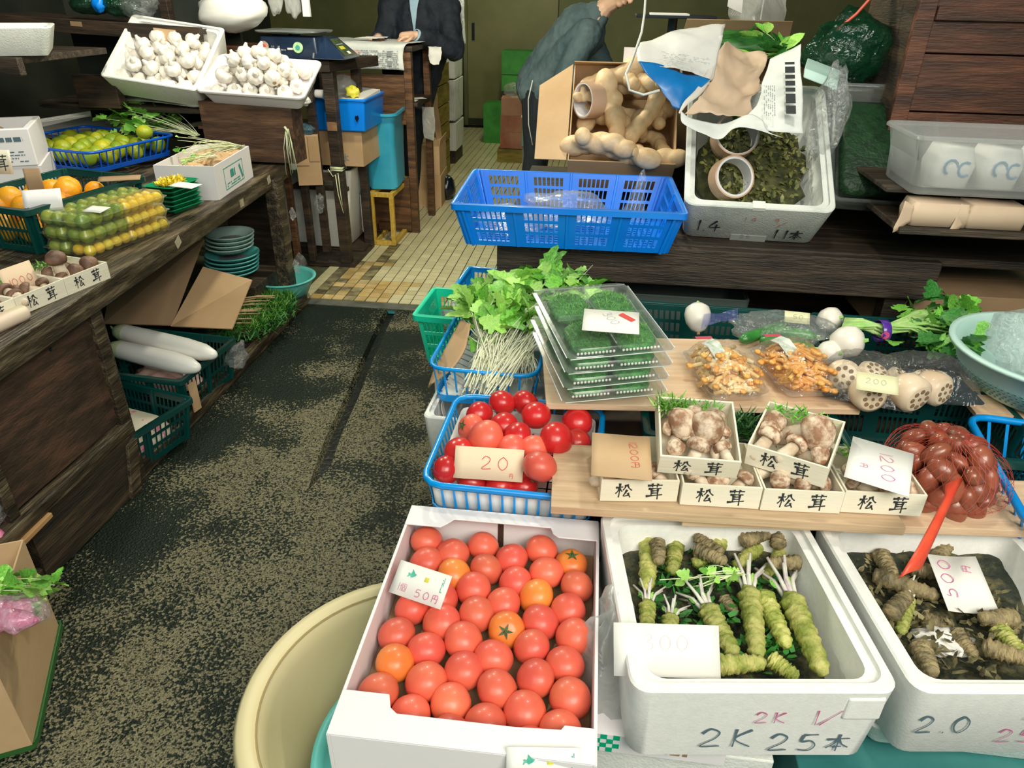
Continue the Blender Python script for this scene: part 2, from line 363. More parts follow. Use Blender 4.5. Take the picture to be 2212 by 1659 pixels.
# brush lettering: each glyph is a list of strokes in a unit square
G = {
 '松': [[(0, .68), (.44, .75)], [(.23, .98), (.24, .5), (.2, .02)], [(.22, .66), (.14, .45), (0, .28)], [(.25, .6), (.4, .42)], [(.6, .88), (.55, .68), (.44, .52)], [(.68, .93), (.8, .68), (1, .52)], [(.7, .56), (.6, .34), (.5, .12), (.84, .2)], [(.76, .34), (.92, .04)]],
 '茸': [[(.05, .85), (.95, .9)], [(.33, 1), (.36, .74)], [(.68, 1), (.62, .74)], [(.12, .64), (.9, .68)], [(.3, .64), (.32, .2)], [(.7, .67), (.71, .3), (.72, -.08)], [(.3, .5), (.7, .52)], [(.3, .35), (.7, .37)], [(0, .13), (.5, .19), (1, .26)]],
 '円': [[(.15, .9), (.12, 0)], [(.15, .9), (.88, .9), (.88, .0), (.76, .06)], [(.5, .9), (.5, .48)], [(.15, .48), (.88, .48)]],
 '本': [[(.02, .68), (.98, .76)], [(.52, 1), (.5, -.02)], [(.5, .7), (.32, .42), (.04, .18)], [(.52, .7), (.7, .42), (1, .22)], [(.32, .24), (.7, .28)]],
 '個': [[(.26, 1), (.18, .78), (.03, .58)], [(.17, .74), (.17, 0)], [(.38, .92), (.38, 0)], [(.38, .92), (.97, .92), (.97, 0)], [(.38, .03), (.97, .03)], [(.5, .72), (.85, .72)], [(.67, .86), (.67, .5)], [(.52, .48), (.84, .48), (.84, .2), (.52, .2), (.52, .48)]],
 '0': [[(.5, 1), (.15, .72), (.12, .3), (.45, 0), (.82, .28), (.84, .7), (.5, 1)]],
 '1': [[(.5, 1), (.48, 0)]], '2': [[(.12, .74), (.42, 1), (.8, .82), (.66, .48), (.1, .03), (.9, .06)]],
 '3': [[(.15, .88), (.6, 1), (.72, .74), (.4, .54), (.82, .36), (.66, .04), (.12, .06)]],
 '4': [[(.62, 1), (.1, .38), (.95, .42)], [(.64, .66), (.6, 0)]],
 '5': [[(.24, .95), (.2, .56), (.6, .6), (.82, .32), (.6, .02), (.12, .06)], [(.24, .95), (.85, .98)]],
 '7': [[(.1, .9), (.85, .95), (.4, 0)]], '9': [[(.8, .86), (.45, 1), (.18, .74), (.5, .54), (.8, .84), (.7, 0)]],
 '8': [[(.74, .86), (.4, 1), (.25, .76), (.72, .38), (.6, .02), (.2, .1), (.28, .42), (.74, .86)]],
 '.': [[(.3, .04), (.36, .0)]], 'K': [[(.2, 1), (.16, 0)], [(.82, .96), (.2, .46), (.86, .02)]], '/': [[(.0, .0), (1, 1)]], 'e': [[(.1, .5), (.8, .5), (.5, .95), (.1, .5), (.4, 0), (.85, .15)]]}
def curve_pts(p, k=5):
    if len(p) < 3: return [Vector(p[0]).lerp(Vector(p[1]), i/4) for i in range(5)]
    q = [Vector(x) for x in p]; out = []
    for i in range(len(q)-1):
        a, b, c, d = q[max(i-1, 0)], q[i], q[i+1], q[min(i+2, len(q)-1)]
        for j in range(k):
            t = j/k; out.append(.5*((2*b)+(c-a)*t+(2*a-5*b+4*c-d)*t*t+(3*b-a-3*c+d)*t**3))
    return out+[q[-1]]
def host(p):
    """print belongs to the sheet or panel that carries it"""
    if p.type == 'EMPTY':
        for k in ('card_sheet', 'front_panel', 'box_body'):
            for c in p.children:
                if c.name.split('.')[0] == k: return c
    return p
def write(txt, parent, o, ux, uy, size, m, gap=1.15, wt=.09, brush=True, asp=.9, name='lettering', lift=.0008):
    """flat strokes on a surface: o = lower left corner, ux / uy unit vectors (parent space)"""
    parent = host(parent); o, ux, uy = Vector(o), Vector(ux).normalized(), Vector(uy).normalized(); nz = ux.cross(uy); q = M(); x0 = 0
    for ch in txt:
        if ch != ' ':
            for si, st in enumerate(G[ch]):
                sm = [Vector((p[0], p[1], 0)) for p in st]; pts = curve_pts(sm) if (len(st) > 2 and ch not in '円本松茸個47') else curve_pts([sm[0], sm[-1]] if len(st) == 2 else sm, 4)
                n = len(pts); vs = []
                for i, p in enumerate(pts):
                    d = (pts[min(i+1, n-1)]-pts[max(i-1, 0)]); d = d.normalized() if d.length > 0 else Vector((1, 0, 0)); s = Vector((-d.y, d.x, 0))
                    f = i/(n-1); ww = wt*(1.25-.75*f+.25*math.cos(f*6)) if brush else wt
                    for k in (-.5, .5):
                        r = p+s*ww*k; vs.append(o+ux*(x0+r.x*asp*size)+uy*(r.y*size)+nz*(lift+si*.00004))
                q.add(vs, [(2*i, 2*i+2, 2*i+3, 2*i+1) for i in range(n-1)])
        x0 += size*gap*(.55 if ch in '.1' else 1)
    return q.build(name, m, parent)
def printed(parent, o, ux, uy, w, h, rows, m=None, seed=1, fill=.75, name='printed_text', th=.5):
    """unreadable far-off print: rows of small dashes"""
    parent = host(parent); r = random.Random(seed); o, ux, uy = Vector(o), Vector(ux).normalized(), Vector(uy).normalized(); nz = ux.cross(uy)*.0007; q = M(); rh = h/rows
    for i in range(rows):
        x = 0
        while x < w:
            L = min(r.uniform(.3, 1.6)*rh, w-x)
            if r.random() < fill:
                a = o+ux*x+uy*(i*rh); q.add([a+nz, a+ux*L+nz, a+ux*L+uy*rh*th+nz, a+uy*rh*th+nz], [(0, 1, 2, 3)])
            x += L+rh*.25
    return q.build(name, m or ink_print, parent)
def price_card(label, loc, rot, w, h, m, txt='', inkm=None, size=.03, tx=.0, ty=.0, bend=0, cat='price card', name='price_card', group=None, wt=.07, th=.0012, upm=None, cut=None, gap=1.15):
    """card lies in local XY, origin at its centre"""
    t = thing(name, label, cat, loc, rot, group); q = M()
    q.grid(lambda u, v: ((u-.5)*w, (v-.5)*h, bend*((2*u-1)**2)), 8, 1); q.build('card_sheet', m, t, solid=th, smooth=True)
    if txt: write(txt, t, (tx, ty, th), (1, 0, 0), (0, 1, 0), size, inkm or ink_red, wt=wt, brush=False, gap=gap)
    return t
def card_on(label, c, px_u, px_v, w, h, m, n=None, **k):
    """card at point c; px_u = world direction of its reading line, px_v = world 'up' of the card"""
    x = Vector(px_u).normalized(); y = Vector(px_v); y = (y-x*y.dot(x)).normalized(); z = x.cross(y)
    R = Matrix((x, y, z)).transposed(); return price_card(label, c, R.to_euler(), w, h, m, **k)
def patch(ctrl, nu=16, nv=16, amp=0, fs=8, seed=0):
    """B-spline-like smooth surface over a control grid of points (rows of points)"""
    C = [[Vector(p) for p in r] for r in ctrl]
    def cr(p, t):
        n = len(p)-1; x = t*n; i = min(int(x), n-1); f = x-i; a, b, c, d = p[max(i-1, 0)], p[i], p[i+1], p[min(i+2, n)]
        return .5*((2*b)+(c-a)*f+(2*a-5*b+4*c-d)*f*f+(3*b-a-3*c+d)*f**3)
    def fn(u, v):
        q = cr([cr(r, u) for r in C], v)
        if amp: q = q+noise.noise_vector(q*fs+Vector((seed, 0, 0)))*amp+noise.noise_vector(q*fs*3+Vector((0, seed, 0)))*amp*.35
        return q
    return M().grid(fn, nu, nv)
def nf(f, a, s=0): return lambda v: 1+a*noise.noise(v*f+Vector((s, s*1.7, 0)))
def crumple(c, rx, ry, rz, seed=0, a=.35, f=1.8):
    def fn(v):
        n = noise.noise(v*f+Vector((seed, 0, 0)))*a; n2 = abs(noise.noise(v*f*3+Vector((0, seed, 0))))*a*.7; return 1+n-n2
    return M().blob(c, rx, ry, rz, 26, 16, fn)
# ---------------- leaves
def leaf_mesh(name, out, fold=.18, m=leaf_g):
    """outline: list of (x, y) for the right half from base to tip, y along the leaf (length 1)"""
    q = M(); n = len(out); vs = [(0, y, -.25*y*y) for x, y in out]
    R = [(x, y+.04, -.25*y*y+x*fold) for x, y in out]; Lf = [(-x, y+.04, -.25*y*y+x*fold) for x, y in out]
    q.add(vs+R+Lf, [(i, n+i, n+i+1, i+1) for i in range(n-1)]+[(i, i+1, 2*n+i+1, 2*n+i) for i in range(n-1)])
    me = q.mesh(name, True); me.materials.append(m); return me
LOBED = [(0, 0), (.12, .12), (.42, .16), (.5, .34), (.3, .4), (.44, .58), (.26, .66), (.22, .86), (.0, 1)]
OVAL = [(0, 0), (.18, .15), (.3, .4), (.28, .65), (.16, .86), (0, 1)]
LM = {k: leaf_mesh('leaf', o, m=mm) for k, o, mm in (('lg', LOBED, leaf_g), ('ll', LOBED, leaf_l), ('ld', LOBED, leaf_d), ('og', OVAL, leaf_g), ('ol', OVAL, leaf_l), ('od', OVAL, leaf_d))}
def put_leaf(me, parent, base, d, size, rr, roll=None):
    d = Vector(d).normalized(); up = Vector((0, 0, 1)); x = d.cross(up)
    if x.length < .1: x = Vector((1, 0, 0))
    x.normalize(); z = x.cross(d); R = Matrix((x, d, z)).transposed() @ Matrix.Rotation(roll if roll is not None else rr.uniform(-1, 1), 3, 'Y')
    o = bpy.data.objects.new('leaf', me); COL.objects.link(o); o.parent = parent
    o.matrix_local = Matrix.Translation(base) @ R.to_4x4() @ Matrix.Scale(size, 4); return o
def herb(label, root, tip, spread, nst, nlv, lsize, kinds, seed, name='herb_bunch', sm=None, sr=.0014, droop=.06, group=None, start=.5, cat='herbs', tail=0, root_r=.012, zmin=None, tie=None):
    """bunch: pale stems from root splaying to the tip region, leaves on the far part. world coordinates, origin at root"""
    r = random.Random(seed); root = Vector(root); tip = Vector(tip)-root; t = thing(name, label, cat, root, (0, 0, 0), group); q = M(); L = tip.length; ends = []
    fl = (zmin-root.z) if zmin is not None else -9
    for i in range(nst):
        o = Vector((r.uniform(-1, 1), r.uniform(-1, 1), r.uniform(-.6, .6)))*root_r
        e = tip*r.uniform(.7, 1.08)+Vector((r.uniform(-1, 1)*spread[0], r.uniform(-1, 1)*spread[1], r.uniform(-1, 1)*spread[2]))
        mid = (o+e)*.5+Vector((r.uniform(-1, 1), r.uniform(-1, 1), r.uniform(0, 1)))*L*.09; e.z -= droop*r.random()
        if e.z < fl: e.z = fl+.005
        pts = [o-tip*tail*r.uniform(.4, 1)+Vector((r.uniform(-1, 1), r.uniform(-1, 1), 0))*root_r*.5] if tail else []
        pts += [(1-u)**2*o+2*u*(1-u)*mid+u*u*e for u in (0, .25, .5, .75, 1)]
        q.tube(pts, [sr*(1.2-.5*k/len(pts)) for k in range(len(pts))], 4); ends.append((o, mid, e))
    o_ = q.build('stems', sm or stem_w, t, smooth=True); o_['kind'] = 'stuff'
    for i in range(nlv):
        o, mid, e = ends[i % nst]; u = r.uniform(start, 1); p = (1-u)**2*o+2*u*(1-u)*mid+u*u*e
        d = (e-o).normalized()*.7+Vector((r.uniform(-1, 1), r.uniform(-1, 1), r.uniform(-.15, .8)))*.8
        put_leaf(LM[r.choice(kinds)], t, p, d, lsize*r.uniform(.6, 1.25), r)
    return t
def fuzz(label, c, rx, ry, rz, n, m, seed, name='sprig', cat='greens', parent=None, ln=.02, r_=.0011, kind=True, group=None):
    """dense feathery greens: n fine blades around an ellipsoid"""
    r = random.Random(seed); q = M()
    for i in range(n):
        a = r.uniform(0, 6.28); s = math.sqrt(r.random()); p = Vector((c[0]+rx*s*math.cos(a), c[1]+ry*s*math.sin(a), c[2]+rz*r.uniform(-.6, 1)*(1.1-s)))
        d = Vector((r.uniform(-1, 1), r.uniform(-1, 1), r.uniform(-.2, 1))).normalized()*ln*r.uniform(.5, 1.3); x = d.cross(Vector((r.uniform(-1, 1), .3, 1))).normalized()*r_
        q.add([p-x, p+x, p+d*.6+x*1.3, p+d, p+d*.6-x*1.3], [(0, 1, 2, 3, 4)])
    o = q.build(name, m, parent); o['kind'] = 'stuff'
    if not parent: tag(o, label, cat, group)
    return o
# ---------------- the setting
def struct(o, name=None): o['kind'] = 'structure'; return o
def asphalt():
    m = bpy.data.materials.new('asphalt_wet'); m.use_nodes = True; nt = m.node_tree; N = nt.nodes; L = nt.links; b = N['Principled BSDF']
    tc = N.new('ShaderNodeTexCoord')
    vo = N.new('ShaderNodeTexVoronoi'); vo.inputs['Scale'].default_value = 165; L.new(tc.outputs['Object'], vo.inputs['Vector'])
    n1 = N.new('ShaderNodeTexNoise'); n1.inputs['Scale'].default_value = 2.7; n1.inputs['Detail'].default_value = 6; L.new(tc.outputs['Object'], n1.inputs['Vector'])
    n2 = N.new('ShaderNodeTexNoise'); n2.inputs['Scale'].default_value = 105; n2.inputs['Detail'].default_value = 3; L.new(tc.outputs['Object'], n2.inputs['Vector'])
    sp = N.new('ShaderNodeSeparateColor'); L.new(vo.outputs['Color'], sp.inputs[0])
    ad = N.new('ShaderNodeMath'); ad.operation = 'MULTIPLY_ADD'; ad.inputs[1].default_value = 1.7; L.new(n1.outputs['Fac'], ad.inputs[0]); L.new(n2.outputs['Fac'], ad.inputs[2])
    a2 = N.new('ShaderNodeMath'); a2.operation = 'MULTIPLY_ADD'; a2.inputs[1].default_value = .28; L.new(sp.outputs[0], a2.inputs[0]); L.new(ad.outputs[0], a2.inputs[2])
    cr = N.new('ShaderNodeValToRGB'); e = cr.color_ramp; e.elements[0].position = .86; e.elements[0].color = (.004, .011, .006, 1); e.elements[1].position = 1.32; e.elements[1].color = (.27, .24, .145, 1)
    q = e.elements.new(1.0); q.color = (.016, .019, .010, 1)
    mr = N.new('ShaderNodeMapRange'); mr.inputs[1].default_value = .65; mr.inputs[2].default_value = 1.55
    sx = N.new('ShaderNodeSeparateXYZ'); L.new(tc.outputs['Object'], sx.inputs[0])
    def mth(op, a, b):
        k = N.new('ShaderNodeMath'); k.operation = op
        for i, v in enumerate((a, b)):
            if isinstance(v, (int, float)): k.inputs[i].default_value = v
            else: L.new(v, k.inputs[i])
        return k.outputs[0]
    # paler band along the middle of the aisle, its near end broader
    wr = mth('ABSOLUTE', mth('ADD', sx.outputs[0], .80), 0); wr = mth('SUBTRACT', .55, wr); wr = mth('MULTIPLY', wr, .55); wr = mth('MINIMUM', wr, .15); wr = mth('MAXIMUM', wr, -.22)
    yf = mth('ABSOLUTE', mth('ADD', sx.outputs[1], -1.45), 0); yf = mth('SUBTRACT', .95, yf); yf = mth('MAXIMUM', mth('MINIMUM', mth('MULTIPLY', yf, .5), .14), -.05)
    a3 = mth('ADD', a2.outputs[0], mth('ADD', wr, mth('ADD', yf, -.57)))
    L.new(a3, mr.inputs[0]); L.new(mr.outputs[0], cr.inputs[0])
    e.elements[0].position = .50; e.elements[1].position = .665; e.elements[2].position = .86
    L.new(cr.outputs[0], b.inputs['Base Color']); b.inputs['Roughness'].default_value = .55; b.inputs['Specular IOR Level'].default_value = .35
    bp = N.new('ShaderNodeBump'); bp.inputs['Strength'].default_value = .55; bp.inputs['Distance'].default_value = .006; L.new(vo.outputs['Distance'], bp.inputs['Height'])
    b2 = N.new('ShaderNodeBump'); b2.inputs['Strength'].default_value = .45; b2.inputs['Distance'].default_value = .01; L.new(n2.outputs['Fac'], b2.inputs['Height']); L.new(bp.outputs[0], b2.inputs['Normal']); L.new(b2.outputs[0], b.inputs['Normal'])
    return m
asph = asphalt()
# floor with the drain groove running down the aisle
gl = [(-1.045, 3.43), (-1.02, 3.1), (-.985, 2.75), (-.955, 2.5), (-.93, 2.2), (-.90, 2.0), (-.90, 1.86)]
q = M(); wv = []
for i, (x, y) in enumerate(gl):
    h_ = .028*(1 if i < 6 else .1); wv += [(-7, y, 0), (x-h_, y, 0), (x-h_*.6, y, -.035), (x+h_*.6, y, -.035), (x+h_, y, 0), (5, y, 0)]
q.add(wv, [(i*6+k, i*6+k+1, (i+1)*6+k+1, (i+1)*6+k) for i in range(6) for k in range(5)])
q.add([(-7, 1.86, 0), (5, 1.86, 0), (5, -2.5, 0), (-7, -2.5, 0)], [(0, 1, 2, 3)])
struct(q.build('floor', asph, weld=.0005))
q = M(); n7 = len(gl); q.add([(x-.022, y, -.030) for x, y in gl]+[(x+.022, y, -.030) for x, y in gl], [(i, i+1, n7+i+1, n7+i) for i in range(n7-1)]); struct(q.build('trim_3', mat('groove_dark', (.002, .004, .003), (.008, .012, .008), .35, 30, .5, 60)))  # near-black strip laid along the groove bottom
tile_m = mat('tile_cream', (.62, .56, .33), (.72, .66, .42), .35, 6, .05, 40, var=.09)
tile_s = mat('tile_stained', (.50, .30, .08), (.62, .50, .26), .35, 9, .05, 40, var=.15)
tile_d = mat('tile_dirty', (.10, .085, .05), (.34, .29, .15), .4, 14, .1, 40, var=.25)
grout = mat('grout', (.035, .04, .018), (.09, .09, .045), .9, 20)
ft = struct(M().add([(-7, 3.455, -.004), (5, 3.455, -.004), (5, 9.6, -.004), (-7, 9.6, -.004)], [(0, 1, 2, 3)]).build('floor', grout))
TP = .0627
def tile_mesh(m):
    me = M().box(.0025, TP-.0025, .0018, TP-.0018, -.001, .0035).mesh('tile'); me.materials.append(m); return me
tms = [tile_mesh(tile_m), tile_mesh(tile_s), tile_mesh(tile_d)]
def tile_kind(x, y):
    n = noise.noise(Vector((x*3.1, y*2.6, 3.)))*.5+noise.noise(Vector((x*9, y*9, 1.)))*.3
    if x < -1.27+n*.25 and y < 4.45: return 2 if n < .12 else 1
    if x < -1.05+n*.4 and y < 3.8: return 1
    if y < 3.75 and n > .22: return 1
    return 0
q = M(); cnt = 0
for j in range(90):
    for i in range(-16, 22):
        x, y = -1.15+i*TP, 3.50+j*TP; lim = -1.62 if y < 4.2 else -1.9
        if x < lim or x > -.15 and y < 4.3 or x > .3: continue
        vis = (-1.56 < x < -.42+.02) and j < 17 and not (x < -1.35 and y > 4.1)
        if vis and cnt < 300:
            cnt += 1; o = bpy.data.objects.new('tile', tms[tile_kind(x, y)]); COL.objects.link(o); o.parent = ft; o.location = (x, y, rnd.uniform(-.0006, .0006))
        else: q.box(x+.0025, x+TP-.0025, y+.0018, y+TP-.0018, -.001, .0035)
q.build('tile_field', tile_m, ft)['kind'] = 'stuff'
struct(M().box(-7, 5, 3.415, 3.475, -.01, .006).box(-7, 5, 3.475, 3.497, -.01, .002).build('trim_1', mat('threshold_steel', (.10, .11, .10), (.20, .20, .16), .45, 12, .1, metal=.3), bevel=.002))
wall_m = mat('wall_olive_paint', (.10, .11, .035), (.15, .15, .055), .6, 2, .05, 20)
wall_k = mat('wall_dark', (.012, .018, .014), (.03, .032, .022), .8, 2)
struct(M().box(-7, 5, 9.3, 9.4, 0, 3).build('wall_back', wall_m))
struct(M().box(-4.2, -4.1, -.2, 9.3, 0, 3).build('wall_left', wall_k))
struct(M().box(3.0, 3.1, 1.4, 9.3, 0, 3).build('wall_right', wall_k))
struct(M().box(-4.2, 3.1, 1.9, 9.4, 2.75, 2.85).build('unseen_ceiling', wall_k))  # out of view, added to keep the daylight off the interior
# sliding door leaf in the back wall
dr = struct(M().box(-1.70, -.6, 9.24, 9.3, .02, 2.1).build('door_1', mat('door_olive', (.14, .14, .045), (.19, .18, .07), .5, 2)))
M().box(-1.70, -1.655, 9.2, 9.24, .02, 2.1).build('door_frame', wall_m, dr)
M().box(-1.60, -1.57, 9.215, 9.24, .98, 1.16).build('door_pull', black_pl, dr)
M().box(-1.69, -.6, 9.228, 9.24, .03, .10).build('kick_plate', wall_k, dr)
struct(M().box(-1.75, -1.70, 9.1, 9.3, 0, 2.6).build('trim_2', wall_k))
# ---------------- left display table
lt = thing('market_table', 'long worn wooden display table along the left of the aisle, loaded with citrus and boxes', 'table', (-1.5, 1.8, 0))
def L(x, y, z): return (x+1.5, y-1.8, z)
def hex8(q, base, z0, z1): return q.hexa([L(x, y, z0) for x, y in base]+[L(x, y, z1) for x, y in base])
def ex(y): return -1.452-.0745*(y-1.76)   # aisle edge of the top
for k in range(4):
    d0, d1 = k*.30+.002, (k+1)*.30-.002
    if k == 0: d0 = .05
    hex8(M(), [(ex(1.25)-d1, 1.25), (ex(1.25)-d0, 1.25), (ex(3.60)-d0, 3.60), (ex(3.60)-d1, 3.60)], .675, .705).build('top_board', wood_wet, lt, bevel=.003)
hex8(M(), [(ex(1.25)-.052, 1.25), (ex(1.25), 1.25), (ex(3.58), 3.58), (ex(3.58)-.052, 3.58)], .635, .707).build('edge_beam', wood_wet, lt, bevel=.005)
hex8(M(), [(ex(3.58)-1.1, 3.53), (ex(3.58)-.05, 3.53), (ex(3.58)-.05, 3.58), (ex(3.58)-1.1, 3.58)], .62, .675).build('end_beam', wood_darkx, lt, bevel=.004)
for nx, (x, y, wd) in enumerate(((-1.575, 3.36, .07), (-1.53, 1.84, .07), (-2.5, 3.45, .07), (-2.5, 1.5, .07))):
    M().box(x+1.5-wd/2, x+1.5+wd/2, y-1.8-wd/2, y-1.8+wd/2, 0, .675).build('leg', wood_wet, lt, bevel=.004)
hex8(M(), [(-1.545, 1.30), (-1.47, 1.30), (-1.50, 3.42), (-1.575, 3.42)], 0, .055).build('floor_rail', wood_wet, lt, bevel=.006)
hex8(M(), [(-1.50, 1.335), (-1.482, 1.335), (-1.482, 1.80), (-1.50, 1.80)], .255, .635).build('side_board', mat('board_umber', (.03, .018, .012), (.11, .055, .035), .55, 3, .4, 20, (9, 2, 9), c3=(.055, .032, .02)), lt, bevel=.002)
hex8(M(), [(-1.500, 1.79), (-1.468, 1.79), (-1.468, 1.835), (-1.500, 1.835)], .0, .66).build('post', wood_wet, lt, bevel=.003)
hex8(M(), [(-1.500, 1.30), (-1.468, 1.30), (-1.468, 1.335), (-1.500, 1.335)], .20, .66).build('post', wood_wet, lt, bevel=.003)
hex8(M(), [(-1.49, 1.05), (-1.44, 1.05), (-1.46, 1.83), (-1.50, 1.83)], .205, .245).build('shelf_rail', wood_wet, lt, bevel=.004)
hex8(M(), [(-2.1, 1.0), (-1.445, 1.0), (-1.49, 1.42), (-2.1, 1.42)], .175, .20).build('low_shelf', wood_darky, lt, bevel=.002)
hex8(M(), [(-1.44, .96), (-1.415, .96), (-1.44, 1.40), (-1.462, 1.40)], .19, .205).build('edge_strip', mat('wood_orange_strip', (.38, .20, .08), (.55, .32, .14), .5, 5, .1), lt, bevel=.002)
M().hexa([L(-1.49, 1.335, .01), L(-1.462, 1.335, .01), L(-1.462, 1.72, 0), L(-1.49, 1.72, 0), L(-1.49, 1.335, .20), L(-1.462, 1.335, .20), L(-1.462, 1.80, .20), L(-1.49, 1.80, .20)]).build('lower_board', wood_darky, lt, bevel=.002)
M().hexa([L(-1.480, 1.72, 0), L(-1.452, 1.72, 0), L(-1.452, 1.775, .0), L(-1.480, 1.775, 0), L(-1.480, 1.77, .18), L(-1.452, 1.77, .18), L(-1.452, 1.82, .18), L(-1.480, 1.82, .18)]).build('brace', wood_wet, lt, bevel=.002)
for k_, (y, z_) in enumerate(((2.95, .64), (3.30, .66), (2.35, .655))): M().box(0, .0012, -.02, .02, -.012, .02).build('paint_patch', MATS['paper_white'] if k_ < 0 else mat('paint_worn', (.35, .30, .20), (.5, .44, .32), .7, 30), lt, loc=L(ex(y)+.0005, y, z_+.02), rot=(.2*k_, 0, rad(4.2)))
for y in (1.42, 1.62): M().at(L(-1.481, y, .6), (0, PI/2, 0)).lathe([(.006, 0), (.005, .003), (0, .004)], 8).build('nail', black_pl, lt)
ORD = 'first second third fourth fifth sixth seventh eighth ninth tenth eleventh twelfth thirteenth fourteenth fifteenth sixteenth'.split()
# ---------------- produce prototypes
def proto(name, cat): return thing(name, 'x', cat)
cit_y = mat('citrus_yellow_green', (.20, .32, .02), (.52, .50, .02), .4, 9, .1, 90, lo=.4, hi=.7, var=.12)
cit_o = mat('citrus_yellow', (.90, .56, .01), (.82, .66, .03), .4, 8, .1, 90, var=.08)
orange_m = mat('orange_peel', (.85, .33, .01), (.90, .42, .02), .42, 8, .15, 120, var=.06)
garlic_m = mat('garlic_skin', (.84, .80, .74), (.78, .70, .62), .55, 7, .12, 40, (3, 3, .6), var=.06, lo=.45, hi=.8)
garlic_r = mat('garlic_root', (.45, .30, .16), (.30, .18, .10), .9, 60)
def citrus(name, m, r, flat=.88):
    t = proto(name, 'citrus fruit'); M().blob((0, 0, 0), r, r, r*flat, 16, 10, nf(2.2, .06, r)).build('peel', m, t, smooth=True)
    M().at((0, 0, r*flat*.96)).lathe([(r*.12, 0), (r*.09, r*.05), (0, r*.06)], 7).build('stem_end', stem_g, t); return Proto(t)
yuzu = citrus('yuzu_fruit', cit_y, .036, .86); kum = citrus('small_citrus', cit_o, .021, .95); sud = citrus('green_citrus', cit_y, .026, .95); org = citrus('orange_fruit', orange_m, .044, .92)
def garlic_proto():
    t = proto('garlic_bulb', 'garlic'); r = .032
    def fn(v):
        a = math.atan2(v.y, v.x); s = math.sqrt(max(0, 1-v.z*v.z)); k = 1-.10*(1-abs(math.cos(a*4)))**1.3*s
        if v.z > .55: k *= 1-.25*(v.z-.55)/.45
        return k
    M().blob((0, 0, 0), r, r, r*.86, 32, 12, fn).build('bulb', garlic_m, t, smooth=True)
    M().tube([(0, 0, r*.5), (0, 0, r*.85), (.001, 0, r*1.05), (.002, .001, r*1.2)], [.014, .009, .006, .005], 8).build('neck', garlic_m, t, smooth=True)
    M().at((0, 0, -r*.86)).lathe([(.0, -.001), (.007, -.0012), (.008, .002)], 10, cap=False).build('root_plate', garlic_r, t); return Proto(t)
garl = garlic_proto()
def heap(pr, parent_mat, w, d, z0, r, n, labels, group, seed, layers=1, hum=0, jit=.25, rot=None, sc=1):
    """fill a w x d tray (local frame given by matrix) with n items in hex rows, upper layers on the lower"""
    rr = random.Random(seed); pts = []
    for Ly in range(layers):
        s = 1-.22*Ly; ww, dd = w*s, d*s; z = z0+r+Ly*r*1.5; ny = max(1, int(dd/(r*1.78))); nx = max(1, int(ww/(r*2.04)))
        for j in range(ny):
            for i in range(nx):
                x = -ww/2+ww*(i+.5+(.25 if j % 2 else -.25))/nx if nx > 1 else 0; y = -dd/2+dd*(j+.5)/ny
                pts.append((Ly, j, i, x+rr.uniform(-1, 1)*r*jit, y+rr.uniform(-1, 1)*r*jit, z+rr.uniform(0, 1)*r*.3+hum*(1-(2*x/w)**2)*(1-(2*y/d)**2)))
    pts = pts[-n:] if n < len(pts) else pts
    for p in pts:
        pos = ('bottom', 'upper', 'top')[p[0]]+f' layer, {ORD[p[1]]} row back, {ORD[p[2]]} from the left'
        pr.put(parent_mat @ Vector(p[3:]), rot(rr) if rot else rrot(rr), labels+', '+pos, group, rr.uniform(.88, 1.1)*sc)
def frame(o): return Matrix.LocRotScale(o.location, o.rotation_euler, None)
# ---------------- things on the left table
T = .705
yb = wire_basket('shallow blue lattice basket of green yuzu citrus on the left table', (-2.47, 3.32, T+.035), rad(-13), .60, .52, .095, .55, .47, mat('plastic_royal_blue', (.0, .09, .55), None, .35, coat=.2), 16, 12, name='fruit_basket', bar=.006)
heap(yuzu, frame(yb), .53, .45, .004, .042, 62, 'yuzu in the shallow blue basket', 'yuzu in the blue basket', 3, 1, .012, sc=1.15)
yuzu.put(P(312, 285, .87), (0, 0, 1), 'single green yuzu sitting on top at the right end of the blue basket', 'yuzu in the blue basket', 1.05)
card_on('brown cardboard tag lying over the back edge of the yuzu basket', P(228, 296, .80), (1, -.15, .0), (0, .9, .25), .17, .12, card_d)
herb('bunch of leafy mitsuba greens with long pale stems lying behind the yuzu basket', P(425, 292, .83), P(265, 250, .90), (.16, .12, .08), 34, 80, .088, ['lg', 'll', 'lg'], 5, sm=stem_w, start=.62, droop=.03)
lid = tubbox('white polystyrene sheet lying flat behind the yuzu basket', (P(215, 282, .78)+Vector((0, .1, 0))).to_tuple(), rad(-14), .85, .80, .03, styro, .03, .03, fl=.02, name='foam_sheet')
# printed white box and the high polystyrene box at the far left
def printed_box(label, loc, rz, w, d, h, name='printed_box'):
    t = tubbox(label, loc, rz, w, d, h, white_card, .02, .006, bw=w, bd=d, ri=.004, name=name, ledge=False, sm=False); return t
a = PY(78, 300, 2.75); pb = printed_box('white carton with grey print, open top, at the far left behind the yuzu', (a.x-.33, a.y+.06, T+.12), rad(30), .46, .34, .15)
printed(pb, (-.10, -.1705, .10), (1, 0, 0), (0, 0, 1), .30, .022, 1, ink_blue, 3, .95, th=.8); printed(pb, (-.10, -.1705, .02), (1, 0, 0), (0, 0, 1), .30, .05, 4, ink_blue, 4, .7, th=.35)
crumple((0, 0, 0), .16, .11, .05, 3, .2).build('mushroom_heap', mat('brown_produce', (.12, .07, .03), (.32, .2, .1), .8, 20, .5), loc=(a.x-.34, a.y+.06, T+.225), smooth=True)
tag(bpy.data.objects['mushroom_heap'], 'brown heap of produce inside the white printed carton', 'produce')
